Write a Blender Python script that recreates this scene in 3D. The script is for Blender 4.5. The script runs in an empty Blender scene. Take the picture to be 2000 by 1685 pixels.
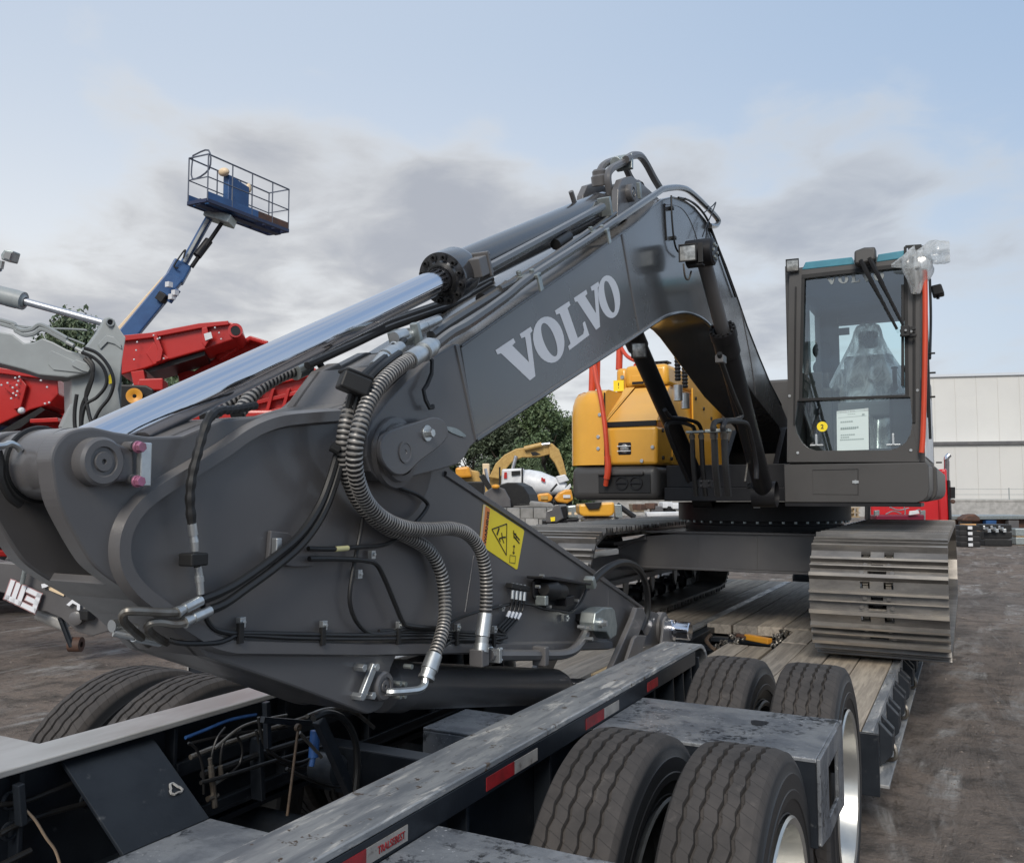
import bpy, bmesh, math, random
from mathutils import Vector as V, Matrix, Quaternion
random.seed(11)
SC = bpy.context.scene
COL = SC.collection
# ------------------------------------------------------------------ camera
FPX, HCAM = 1690.0, 1.72
C0 = V((0, 0, HCAM))
d1 = V((890 / FPX, -122.5 / FPX, -1)).normalized()
ex = V((1, 0, 0)); ex = (ex - d1 * ex.dot(d1)).normalized()
ez = ex.cross(d1)
RW = Matrix((ex, d1, ez))
def ray(px, py): return RW @ V(((px - 1000) / FPX, -(py - 842.5) / FPX, -1))
def PX(p, x): d = ray(*p); return C0 + d * (x / d.x)
def PY(p, y): d = ray(*p); return C0 + d * (y / d.y)
def PZ(p, z): d = ray(*p); return C0 + d * ((z - HCAM) / d.z)
def PD(p, dist): return C0 + ray(*p) * dist
cam = bpy.data.cameras.new('camera'); camo = bpy.data.objects.new('camera', cam)
COL.objects.link(camo); SC.camera = camo
cam.sensor_fit = 'HORIZONTAL'; cam.sensor_width = 36; cam.lens = 36 * FPX / 2000
cam.clip_start = .05; cam.clip_end = 3000
camo.matrix_world = Matrix.Translation(C0) @ RW.to_4x4()
# ------------------------------------------------------------------ sky, sun, exposure
SC.view_settings.view_transform = 'Standard'; SC.view_settings.look = 'None'
SC.view_settings.gamma = 1; SC.view_settings.use_curve_mapping = False
SC.view_settings.exposure = 1.08
SUN_EL, SUN_AZ = math.radians(36), math.radians(166)      # azimuth from +Y towards +X
sdir = V((math.sin(SUN_AZ) * math.cos(SUN_EL), math.cos(SUN_AZ) * math.cos(SUN_EL), math.sin(SUN_EL)))
W = bpy.data.worlds.new('World'); SC.world = W; W.use_nodes = True
nt = W.node_tree; nt.nodes.clear()
class NG:
    def __init__(s, nt): s.nt = nt
    def n(s, t, ins=None, **kw):
        nd = s.nt.nodes.new(t)
        for k, v in kw.items(): setattr(nd, k, v)
        for k, v in (ins or {}).items():
            if isinstance(v, bpy.types.NodeSocket): s.nt.links.new(v, nd.inputs[k])
            else: nd.inputs[k].default_value = v
        return nd
    def math(s, op, a, b=None, c=None, clamp=False):
        ins = {0: a}
        if b is not None: ins[1] = b
        if c is not None: ins[2] = c
        return s.n('ShaderNodeMath', ins, operation=op, use_clamp=clamp).outputs[0]
    def vmath(s, op, a, b=None, out=0):
        ins = {0: a}
        if b is not None: ins[1] = b
        return s.n('ShaderNodeVectorMath', ins, operation=op).outputs[out]
    def mapr(s, v, a, b, c=0., d=1., smooth=True):
        return s.n('ShaderNodeMapRange', {0: v, 1: a, 2: b, 3: c, 4: d}, interpolation_type='SMOOTHSTEP' if smooth else 'LINEAR').outputs[0]
    def mix(s, f, a, b, bt='MIX'):
        m = s.n('ShaderNodeMix', data_type='RGBA', blend_type=bt)
        for i, v in ((0, f), (6, a), (7, b)):
            if isinstance(v, bpy.types.NodeSocket): s.nt.links.new(v, m.inputs[i])
            else: m.inputs[i].default_value = v if i == 0 else (tuple(v) + (1,))[:4]
        return m.outputs[2]
    def noise(s, vec, scale, detail=5, rough=.55, dist=0., dim='3D'):
        return s.n('ShaderNodeTexNoise', {'Vector': vec, 'Scale': scale, 'Detail': detail, 'Roughness': rough, 'Distortion': dist}, noise_dimensions=dim).outputs[0]
def make_sky():
    g = NG(nt)
    tc = g.n('ShaderNodeTexCoord').outputs['Generated']
    sky = g.n('ShaderNodeTexSky', sky_type='NISHITA', sun_disc=False, sun_elevation=SUN_EL, sun_rotation=SUN_AZ % (2 * math.pi),
              altitude=50, air_density=1.0, dust_density=2.2, ozone_density=1.6).outputs[0]
    sp = g.n('ShaderNodeSeparateXYZ', {0: tc})
    zz = g.math('MAXIMUM', sp.outputs[2], 0.0)
    zi = g.math('ADD', zz, .16)
    pl = g.n('ShaderNodeCombineXYZ', {0: g.math('DIVIDE', sp.outputs[0], zi), 1: g.math('DIVIDE', sp.outputs[1], zi), 2: 0.}).outputs[0]
    sd = g.vmath('DOT_PRODUCT', tc, tuple(V((-.93, .34, .12)).normalized()), 'Value')
    glow = g.mapr(sd, -.2, 1., 0, 1)                       # fixed bright side of the sky, apart from the sun lamp
    # broad haze: pale veil that thickens to the horizon
    low = g.mapr(sp.outputs[2], 0., .5, 1, 0)
    veil = g.math('ADD', g.math('MULTIPLY', low, .62), g.math('MULTIPLY', glow, .34), clamp=True)
    base = g.mix(.72, sky, (4.0, 5.6, 8.0))
    hazec = g.mix(glow, (5.2, 6.2, 7.2), (9.2, 9.1, 8.8))
    c = g.mix(veil, base, hazec)
    # cloud sheet
    n1 = g.noise(pl, 1.9, 8, .50, .35)
    n2 = g.noise(g.vmath('ADD', pl, (3.3, 5.1, 0)), 4.6, 8, .56, .4)
    dens = g.math('ADD', g.math('MULTIPLY', n1, .60), g.math('MULTIPLY', n2, .40))
    blob = None
    for (bx, by), rad, amp in (((420, 270), 230, .10), ((580, 235), 200, .20), ((300, 350), 230, .10), ((850, 350), 230, .14), ((980, 440), 220, .10), ((760, 440), 200, .08), ((100, 520), 260, .15), ((330, 540), 240, .11), ((640, 590), 260, .12), ((850, 500), 200, .06), ((140, 240), 160, .05),
                               ((250, 430), 120, -.10), ((40, 340), 180, -.10), ((700, 320), 90, -.06), ((1480, 400), 360, .17), ((1230, 380), 250, .15), ((1780, 380), 360, .17), ((1700, 0), 640, -.22), ((1100, 20), 460, -.22), ((600, 0), 380, -.22), ((60, 100), 460, -.20), ((250, 650), 130, -.07), ((1900, 640), 200, -.05)):
        d = ray(bx, by).normalized()
        q = g.mapr(g.vmath('DOT_PRODUCT', tc, tuple(d), 'Value'), math.cos(rad / 1750), 1., 0, amp)
        blob = q if blob is None else g.math('ADD', blob, q)
    dens = g.math('ADD', dens, blob)
    m = g.mapr(dens, .41, .65, 0, 1)
    thick = g.math('MULTIPLY', g.mapr(dens, .47, .80, 0, 1), g.mapr(glow, .15, .6, .50, 1))
    lit = g.mix(glow, (5.3, 6.0, 6.9), (6.9, 6.95, 7.0))
    dark = g.mix(glow, (3.7, 4.3, 5.3), (4.0, 4.2, 4.7))
    cc = g.mix(thick, lit, dark)
    horizon = g.mapr(sp.outputs[2], .0, .12, .5, 1)
    c = g.mix(g.math('MULTIPLY', m, g.math('MULTIPLY', horizon, .92)), c, cc)
    bg = g.n('ShaderNodeBackground', {'Color': c, 'Strength': .05})
    o = g.n('ShaderNodeOutputWorld')
    nt.links.new(bg.outputs[0], o.inputs[0])
make_sky()
sl = bpy.data.lights.new('sun', 'SUN'); sl.energy = 1.3; sl.angle = math.radians(24); sl.color = (1, .93, .83)
so = bpy.data.objects.new('sun', sl); COL.objects.link(so)
so.rotation_euler = (-sdir).to_track_quat('-Z', 'Y').to_euler(); so.location = (-20, -10, 30)
# ------------------------------------------------------------------ mesh helpers
class MB:
    def __init__(s): s.v = []; s.f = []; s.m = []
    def add(s, vs, fs, mi=0):
        o = len(s.v); s.v += [tuple(v) for v in vs]; s.f += [tuple(i + o for i in f) for f in fs]; s.m += [mi] * len(fs); return s
    def boxb(s, x0, x1, y0, y1, z0, z1, mi=0):
        vs = [(x, y, z) for x in (x0, x1) for y in (y0, y1) for z in (z0, z1)]
        return s.add(vs, [(0, 1, 3, 2), (4, 6, 7, 5), (0, 4, 5, 1), (2, 3, 7, 6), (0, 2, 6, 4), (1, 5, 7, 3)], mi)
    def box(s, c, sz, rot=None, mi=0):
        hx, hy, hz = (q / 2 for q in sz); c = V(c)
        vs = [V((x, y, z)) for x in (-hx, hx) for y in (-hy, hy) for z in (-hz, hz)]
        if rot is not None: vs = [rot @ v for v in vs]
        return s.add([c + v for v in vs], [(0, 1, 3, 2), (4, 6, 7, 5), (0, 4, 5, 1), (2, 3, 7, 6), (0, 2, 6, 4), (1, 5, 7, 3)], mi)
    def beam(s, a, b, w, h, up=(0, 0, 1), mi=0):
        a, b = V(a), V(b); d = (b - a); L = d.length; d.normalize(); u = V(up); sx = d.cross(u)
        if sx.length < 1e-4: sx = d.cross(V((1, 0, 0)))
        sx.normalize(); u = sx.cross(d)
        return s.box((a + b) / 2, (w, L, h), Matrix((sx, d, u)).transposed(), mi)
    def prism(s, poly, vec, mi=0):
        poly = [V(p) for p in poly]; vec = V(vec); n = len(poly)
        return s.add(poly + [p + vec for p in poly], [tuple(range(n)), tuple(range(2 * n - 1, n - 1, -1))] + [(i, (i + 1) % n, n + (i + 1) % n, n + i) for i in range(n)], mi)
    def tube(s, pts, r, seg=8, mi=0, caps=True, alt=0):
        pts = [V(p) for p in pts]; n = len(pts); rr = r if isinstance(r, (list, tuple)) else [r] * n
        t0 = (pts[1] - pts[0]).normalized(); nrm = t0.orthogonal().normalized(); vs = []; prev = t0
        for i, p in enumerate(pts):
            t = (pts[min(i + 1, n - 1)] - pts[max(i - 1, 0)]).normalized()
            nrm = prev.rotation_difference(t) @ nrm; nrm = (nrm - t * nrm.dot(t)).normalized(); prev = t
            bn = t.cross(nrm)
            vs += [p + (nrm * math.cos(a) + bn * math.sin(a)) * rr[i] for a in (2 * math.pi * k / seg for k in range(seg))]
        fs = [(i * seg + k, i * seg + (k + 1) % seg, (i + 1) * seg + (k + 1) % seg, (i + 1) * seg + k) for i in range(n - 1) for k in range(seg)]
        o = len(s.f); s.add(vs, fs, mi)
        if alt:
            for i in range(n - 1):
                if i % 4 >= 2 and i % 4 < 4:
                    for k in range(seg): s.m[o + i * seg + k] = alt
        if caps: s.add(vs[:seg], [tuple(range(seg - 1, -1, -1))], mi); s.add(vs[-seg:], [tuple(range(seg))], mi)
        return s
    def cyl(s, a, b, r0, r1=None, seg=20, mi=0): return s.tube([a, b], [r0, r0 if r1 is None else r1], seg, mi)
    def lathe(s, c, ax, prof, seg=32, mi=0, closed=False, mis=None):
        c = V(c); ax = V(ax).normalized(); u = ax.orthogonal().normalized(); w = ax.cross(u); vs = []
        for (t, r) in prof: vs += [c + ax * t + (u * math.cos(a) + w * math.sin(a)) * max(r, 1e-4) for a in (2 * math.pi * k / seg for k in range(seg))]
        n = len(prof); o = len(s.f)
        fs = [(i * seg + k, i * seg + (k + 1) % seg, ((i + 1) % n) * seg + (k + 1) % seg, ((i + 1) % n) * seg + k) for i in range(n if closed else n - 1) for k in range(seg)]
        s.add(vs, fs, mi)
        if mis:
            for i, q in enumerate(mis):
                for k in range(seg): s.m[o + i * seg + k] = q
        return s
    def ribbon(s, pts, nrm, w, t, mi=0):
        """flat strip of width w and thickness t that follows pts in the plane with normal nrm"""
        pts = [V(p) for p in pts]; nrm = V(nrm).normalized(); n = len(pts); vs = []
        for i, p in enumerate(pts):
            d = (pts[min(i + 1, n - 1)] - pts[max(i - 1, 0)]).normalized(); sd = nrm.cross(d).normalized()
            vs += [p - sd * w / 2, p - sd * w * .32 + nrm * t, p + sd * w * .32 + nrm * t, p + sd * w / 2]
        fs = [(i * 4 + k, i * 4 + k + 1, i * 4 + k + 5, i * 4 + k + 4) for i in range(n - 1) for k in range(3)]
        return s.add(vs, fs + [(0, 1, 2, 3), (n * 4 - 1, n * 4 - 2, n * 4 - 3, n * 4 - 4)], mi)
    def ball(s, c, r, sc=(1, 1, 1), seg=12, rings=8, mi=0):
        c = V(c); prof = [(math.sin(math.pi * (i / rings - .5)), math.cos(math.pi * (i / rings - .5))) for i in range(rings + 1)]; vs = []
        for z, q in prof: vs += [c + V((q * math.cos(a) * r * sc[0], q * math.sin(a) * r * sc[1], z * r * sc[2])) for a in (2 * math.pi * k / seg for k in range(seg))]
        return s.add(vs, [(i * seg + k, i * seg + (k + 1) % seg, (i + 1) * seg + (k + 1) % seg, (i + 1) * seg + k) for i in range(rings) for k in range(seg)], mi)
    def mesh(s, name, mats, smooth=35):
        me = bpy.data.meshes.new(name); me.from_pydata(s.v, [], s.f)
        for m in (mats if isinstance(mats, (list, tuple)) else [mats]): me.materials.append(m)
        me.polygons.foreach_set('material_index', s.m)
        b = bmesh.new(); b.from_mesh(me); bmesh.ops.remove_doubles(b, verts=b.verts, dist=1e-5); bmesh.ops.recalc_face_normals(b, faces=b.faces); b.to_mesh(me); b.free()
        if smooth:
            me.polygons.foreach_set('use_smooth', [True] * len(me.polygons)); me.set_sharp_from_angle(angle=math.radians(smooth))
        me.update(); return me
    def build(s, name, mats, parent=None, smooth=35, bevel=0, kind=None, label=None, seg=2):
        return put(name, s.mesh(name, mats, smooth), parent, None, bevel, kind, label, seg)
WM = {}
def put(name, data, parent=None, M=None, bevel=0, kind=None, label=None, seg=2):
    """link data as one object; its vertices are world coordinates unless M places it"""
    o = bpy.data.objects.new(name, data); COL.objects.link(o)
    M = M or Matrix.Identity(4); WM[o.name] = M
    if parent is not None: o.parent = parent; o.matrix_basis = WM[parent.name].inverted() @ M
    else: o.matrix_basis = M
    if kind: o['kind'] = kind
    if label: o['label'] = label
    if bevel:
        b = o.modifiers.new('bevel', 'BEVEL'); b.width = bevel; b.segments = seg; b.limit_method = 'ANGLE'; b.angle_limit = math.radians(40); b.harden_normals = False
    return o
def thing(name, label, cat, loc, group=None):
    o = bpy.data.objects.new(name, None); COL.objects.link(o); o.empty_display_size = .2; o.location = loc
    WM[o.name] = Matrix.Translation(loc); return tag(o, label, cat, group)
def tag(o, label, cat, group=None):
    o['label'] = label; o['category'] = cat
    if group: o['group'] = group
    return o
def rot_to(ax): return V(ax).normalized().to_track_quat('Z', 'Y').to_matrix()
def spline(pts, k=8):
    pts = [V(p) for p in pts]; n = len(pts); out = []
    for i in range(n - 1):
        p0, p1, p2, p3 = pts[max(i - 1, 0)], pts[i], pts[i + 1], pts[min(i + 2, n - 1)]
        for j in range(k):
            t = j / k
            out.append(.5 * ((2 * p1) + (p2 - p0) * t + (2 * p0 - 5 * p1 + 4 * p2 - p3) * t * t + (3 * p1 - p0 - 3 * p2 + p3) * t ** 3))
    return out + [pts[-1]]
def resample(pts, step):
    out = [pts[0]]; acc = 0
    for a, b in zip(pts, pts[1:]):
        L = (b - a).length; t = step - acc
        while t <= L: out.append(a.lerp(b, t / L)); t += step
        acc = (acc + L) % step if L else acc
    return out
def circ(c, r, n, ax='x', a0=0., a1=2 * math.pi):
    c = V(c); full = abs(a1 - a0 - 2 * math.pi) < 1e-6; out = []
    for k in range(n):
        a = a0 + (a1 - a0) * k / (n if full else n - 1); q, w = r * math.cos(a), r * math.sin(a)
        out.append(c + (V((0, q, w)) if ax == 'x' else V((q, 0, w)) if ax == 'y' else V((q, w, 0))))
    return out
# ------------------------------------------------------------------ materials
MATS = {}
def mat(name, c, c2=None, rough=.5, metal=0., scale=3., stretch=(1, 1, 1), bump=0., bscale=40., lo=.35, hi=.65, rough2=None, c3=None, s3=12., lo3=.6, hi3=.72, spec=.5, coat=0., detail=6, bdist=.002, dust=None, emit=None, flecks=None, fs=60, gate=None):
    m = bpy.data.materials.new(name); m.use_nodes = True; t = m.node_tree; g = NG(t)
    b = t.nodes['Principled BSDF']; b.inputs['Roughness'].default_value = rough; b.inputs['Metallic'].default_value = metal
    b.inputs['Specular IOR Level'].default_value = spec; b.inputs['Coat Weight'].default_value = coat; b.inputs['Coat Roughness'].default_value = .12
    tc = g.n('ShaderNodeTexCoord').outputs['Object']
    col = c
    vec = g.n('ShaderNodeMapping', {0: tc, 3: stretch}).outputs[0]
    f = None
    if c2 is not None:
        f = g.mapr(g.noise(vec, scale, detail, .6, .2), lo, hi)
        col = g.mix(f, c, c2)
        if rough2 is not None: t.links.new(g.math('ADD', g.math('MULTIPLY', f, rough2 - rough), rough), b.inputs['Roughness'])
    if c3 is not None:
        f3 = g.mapr(g.noise(vec, s3, 7, .65, .3), lo3, hi3)
        if gate: f3 = g.math('MULTIPLY', f3, g.mapr(g.noise(g.vmath('ADD', tc, (4.1, 0, 0)), gate, 5, .6, .6), .44, .60))
        col = g.mix(f3, col, c3)
    if flecks is not None: col = g.mix(g.math('MULTIPLY', g.mapr(g.noise(tc, fs, 3, .7), .62, .68), g.mapr(g.noise(g.vmath('ADD', tc, (0, 2.7, 0)), gate or .01, 5, .6, .6), .46, .60) if gate else 1.), col, flecks)
    if dust is not None:      # pale dust lying on faces that look up
        nz = g.n('ShaderNodeSeparateXYZ', {0: g.n('ShaderNodeNewGeometry').outputs['Normal']}).outputs[2]
        col = g.mix(g.math('MULTIPLY', g.mapr(nz, .55, .95), g.mapr(g.noise(tc, 5., 6, .65), .3, .7, .25, dust[3])), col, dust[:3])
    if isinstance(col, bpy.types.NodeSocket): t.links.new(col, b.inputs['Base Color'])
    else: b.inputs['Base Color'].default_value = tuple(col) + (1,)
    if bump:
        bn = g.n('ShaderNodeBump', {'Strength': bump, 'Distance': bdist, 'Height': g.noise(vec, bscale, 5, .6)}).outputs[0]
        t.links.new(bn, b.inputs['Normal'])
    if emit: b.inputs['Emission Color'].default_value = tuple(c) + (1,); b.inputs['Emission Strength'].default_value = emit
    MATS[name] = m; return m
def islandmat(name, cols, **kw):
    """mat() whose base colour is also varied per object"""
    m = mat(name, *cols, **kw); t = m.node_tree; g = NG(t); b = t.nodes['Principled BSDF']
    l = b.inputs['Base Color'].links[0].from_socket
    r = g.n('ShaderNodeObjectInfo').outputs['Random']
    h = g.n('ShaderNodeHueSaturation', {'Hue': .5, 'Saturation': g.mapr(r, 0, 1, .75, 1.15, False), 'Value': g.mapr(g.math('FRACT', g.math('MULTIPLY', r, 7.31)), 0, 1, .72, 1.22, False), 'Fac': 1., 'Color': l}).outputs[0]
    t.links.new(h, b.inputs['Base Color']); return m
paint = mat('charcoal_paint', (.096, .093, .096), (.114, .110, .110), rough=.30, scale=2.2, bump=.18, bscale=110, bdist=.0008, coat=.2, rough2=.50, lo=.3, hi=.7, c3=(.135, .132, .130), s3=9, lo3=.62, hi3=.95, dust=(.20, .185, .17, .55))
paintb = mat('boom_paint', (.066, .069, .071), (.080, .081, .082), rough=.17, scale=1.6, bump=.07, bscale=30, bdist=.0006, coat=.45, rough2=.30, lo=.3, hi=.7, dust=(.20, .185, .17, .6))
blackp = mat('black_paint', (.009, .009, .011), (.014, .014, .016), rough=.45, scale=4, spec=.3)
plastic = mat('black_plastic', (.013, .013, .014), (.018, .018, .018), rough=.5, scale=8, spec=.35)
cylp = mat('cylinder_paint', (.034, .036, .041), (.044, .046, .050), rough=.14, scale=2, coat=.6, rough2=.24)
cabp = mat('cab_grey', (.052, .050, .049), (.062, .059, .057), rough=.42, scale=2, bump=.1, bscale=120, bdist=.0005)
rubber = mat('hose_rubber', (.010, .010, .011), (.015, .015, .015), rough=.45, scale=9, bump=.2, bscale=160, bdist=.0008)
guard = mat('hose_guard', (.33, .315, .295), (.23, .22, .21), rough=.42, scale=20, metal=.35)
chrome = mat('chrome', (.70, .71, .76), rough=.10, metal=1.)
chrome2 = mat('dull_chrome', (.66, .67, .70), (.55, .56, .6), rough=.34, metal=.9, scale=5)
zinc = mat('zinc_plate', (.62, .64, .64), (.48, .50, .51), rough=.32, metal=.9, scale=14, rough2=.45)
zincd = mat('dull_zinc', (.40, .43, .42), (.30, .34, .34), rough=.42, metal=.75, scale=18)
bolt_pink = mat('marked_bolt', (.42, .16, .26), (.30, .14, .18), rough=.4, metal=.4, scale=30)
white_decal = mat('white_decal', (.72, .73, .76), rough=.45)
yellow_decal = mat('yellow_decal', (.95, .74, .03), (.90, .69, .03), rough=.35, scale=6)
orange_decal = mat('orange_decal', (.78, .23, .05), rough=.4)
cream_decal = mat('cream_decal', (.75, .58, .38), rough=.45)
black_decal = mat('black_decal', (.012, .012, .012), rough=.5)
yellow = mat('yellow_paint', (.76, .385, .040), (.70, .35, .038), rough=.32, scale=2.5, coat=.3, bump=.04, bscale=40, c3=(.58, .31, .06), s3=7, lo3=.62, hi3=.9, dust=(.6, .42, .2, .35))
orange = mat('orange_rail', (.60, .062, .022), (.52, .055, .02), rough=.42, scale=5)
trk = islandmat('track_steel', ((.155, .147, .140), (.25, .235, .218)), rough=.33, metal=.6, scale=9, stretch=(.35, 1, 1), c3=(.34, .29, .22), s3=7., lo3=.60, hi3=.74, bump=.3, bscale=60, bdist=.002)
trailer = mat('trailer_black', (.008, .011, .016), (.014, .018, .024), rough=.42, scale=6, c3=(.075, .08, .085), s3=18, lo3=.62, hi3=.78, bump=.15, bscale=70)
worn = mat('worn_steel', (.33, .335, .335), (.16, .17, .182), rough=.40, metal=.2, scale=14, stretch=(1.3, .22, 1), c3=(.56, .54, .50), s3=22, lo3=.54, hi3=.68, flecks=(.10, .075, .055), fs=26, bump=.35, bscale=50, rough2=.55)
wornl = mat('worn_light_steel_glare', (.46, .46, .45), (.32, .31, .295), rough=.38, metal=.15, scale=5, stretch=(1, .3, 1), c3=(.30, .22, .15), s3=5, lo3=.62, hi3=.8, bump=.3, bscale=40)  # light worn steel, with grazing sky glare added to its colour
checker = mat('fender_plate', (.215, .225, .238), (.105, .114, .128), rough=.28, metal=.1, scale=5.5, detail=12, lo=.36, hi=.64, c3=(.016, .018, .022), s3=38, lo3=.50, hi3=.58, bump=.6, bscale=45, bdist=.003, rough2=.50, flecks=(.46, .47, .48), fs=80, gate=5.)
wood = islandmat('deck_wood', ((.40, .345, .275), (.25, .215, .175)), rough=.8, scale=6, stretch=(5, .35, 5), c3=(.09, .08, .07), s3=9, lo3=.58, hi3=.8, bump=.5, bscale=30, bdist=.004)
woodp = islandmat('pallet_wood', ((.46, .34, .20), (.36, .26, .15)), rough=.75, scale=6, stretch=(3, 3, 3), bump=.3, bscale=30)
red_tape = mat('red_tape', (.28, .016, .02), (.18, .015, .016), rough=.4, scale=20, c3=(.05, .035, .03), s3=30, lo3=.58, hi3=.68)
white_tape = mat('white_tape', (.36, .34, .31), (.25, .235, .22), rough=.45, scale=14, c3=(.12, .10, .09), s3=24, lo3=.56, hi3=.7)
redm = mat('red_machine', (.46, .024, .020), (.40, .02, .018), rough=.36, scale=1.2, coat=.2)
greym = mat('pale_grey_machine', (.30, .325, .33), (.26, .28, .285), rough=.45, scale=2)
bluem = mat('blue_lift', (.030, .095, .24), (.022, .07, .19), rough=.42, scale=2)
rusty = mat('rust_brown', (.115, .055, .035), (.07, .04, .03), rough=.7, scale=6)
white_p = mat('white_paint', (.70, .71, .72), (.58, .59, .61), rough=.4, scale=3)
orange_m = mat('amber_machine', (.72, .33, .03), (.62, .27, .03), rough=.42, scale=4)
tan_m = mat('tan_machine', (.52, .34, .11), (.42, .26, .08), rough=.5, scale=5)
concrete = islandmat('concrete', ((.36, .35, .335), (.27, .265, .25)), rough=.85, scale=3, bump=.3, bscale=25)
rim_m = mat('aluminium_rim', (.60, .60, .575), (.50, .50, .48), rough=.28, metal=.85, scale=6)
rim_d = mat('dark_rim', (.10, .11, .12), (.07, .075, .08), rough=.4, metal=.5, scale=6)
teal = mat('teal_film', (.07, .26, .33), (.055, .21, .28), rough=.3, scale=6)
chain_m = mat('chain_steel', (.22, .21, .19), (.14, .12, .10), rough=.45, metal=.7, scale=20)
copper = mat('braided_rust', (.11, .072, .045), (.07, .05, .036), rough=.6, scale=40)
lens = mat('lamp_lens', (.22, .22, .21), (.48, .48, .46), rough=.16, scale=26, metal=.5)
foam = mat('grey_foam', (.11, .112, .115), rough=.8)
bluec = mat('blue_valve', (.045, .13, .36), (.03, .09, .26), rough=.45, scale=20)
brownair = mat('beige_cord', (.36, .27, .19), rough=.7)
def glassmat(name, tint, refl=1.45, extra=.0):
    m = bpy.data.materials.new(name); m.use_nodes = True; t = m.node_tree; t.nodes.clear(); g = NG(t)
    fr = g.n('ShaderNodeFresnel', {'IOR': refl}).outputs[0]
    a = g.n('ShaderNodeBsdfTransparent', {'Color': tint + (1,)}); b = g.n('ShaderNodeBsdfGlossy', {'Color': (.95, .98, 1, 1), 'Roughness': .015})
    s = g.n('ShaderNodeMixShader', {0: g.math('ADD', fr, extra, clamp=True), 1: a.outputs[0], 2: b.outputs[0]})
    t.links.new(s.outputs[0], g.n('ShaderNodeOutputMaterial').inputs[0]); return m
glass = glassmat('cab_glass', (.84, .95, .94), 1.5, .13); glass2 = glassmat('side_glass', (.90, 1., .99), 1.12, .0)
def filmmat(name, op0, op1, scale):
    m = bpy.data.materials.new(name); m.use_nodes = True; t = m.node_tree; t.nodes.clear(); g = NG(t)
    tc = g.n('ShaderNodeTexCoord').outputs['Object']
    nz = g.noise(g.n('ShaderNodeMapping', {0: tc, 3: (1, 1, .35)}).outputs[0], scale, 5, .6, 1.2)
    lw = g.n('ShaderNodeLayerWeight', {'Blend': .35}).outputs['Facing']
    f = g.math('ADD', g.mapr(nz, .38, .66, op0, op1), g.math('MULTIPLY', lw, .35), clamp=True)
    a = g.n('ShaderNodeBsdfTransparent', {'Color': (.96, .97, .97, 1)})
    d = g.n('ShaderNodeBsdfDiffuse', {'Color': (.78, .80, .80, 1)}); tr = g.n('ShaderNodeBsdfTranslucent', {'Color': (.75, .77, .77, 1)})
    gl = g.n('ShaderNodeBsdfGlossy', {'Roughness': .18})
    w = g.n('ShaderNodeMixShader', {0: .45, 1: d.outputs[0], 2: tr.outputs[0]}); w2 = g.n('ShaderNodeMixShader', {0: .18, 1: w.outputs[0], 2: gl.outputs[0]})
    s = g.n('ShaderNodeMixShader', {0: f, 1: a.outputs[0], 2: w2.outputs[0]})
    t.links.new(s.outputs[0], g.n('ShaderNodeOutputMaterial').inputs[0]); return m
film = filmmat('clear_plastic_film', .22, .95, 7.); film2 = filmmat('plastic_bag', .22, .70, 12.)
def tyremat():
    m = mat('tyre_rubber', (.060, .053, .049), (.040, .036, .034), rough=.82, scale=8, c3=(.105, .093, .085), s3=14, lo3=.58, hi3=.8, bump=.2, bscale=80)
    t = m.node_tree; g = NG(t); b = t.nodes['Principled BSDF']
    tc = g.n('ShaderNodeTexCoord').outputs['Object']; sp = g.n('ShaderNodeSeparateXYZ', {0: tc})
    ang = g.math('ARCTAN2', sp.outputs[1], sp.outputs[2])
    ph = g.math('FRACT', g.math('ADD', g.math('MULTIPLY', ang, 84 / (2 * math.pi)), g.math('MULTIPLY', sp.outputs[0], 14)))
    rad = g.math('SQRT', g.math('ADD', g.math('POWER', sp.outputs[1], 2.), g.math('POWER', sp.outputs[2], 2.)))
    sip = g.math('MULTIPLY', g.math('LESS_THAN', ph, .055), g.math('GREATER_THAN', rad, .478))
    old = b.inputs['Base Color'].links[0].from_socket
    t.links.new(g.mix(sip, g.mix(g.mapr(rad, .468, .484), (.017, .018, .020), old), (.034, .031, .029)), b.inputs['Base Color'])
    ob = b.inputs['Normal'].links[0].from_socket
    t.links.new(g.n('ShaderNodeBump', {'Strength': .8, 'Distance': .004, 'Height': g.math('SUBTRACT', 1., sip), 'Normal': ob}).outputs[0], b.inputs['Normal'])
    t.links.new(g.mapr(rad, .46, .49, .42, .85), b.inputs['Roughness'])
    return m
tyre_m = tyremat()
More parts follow.
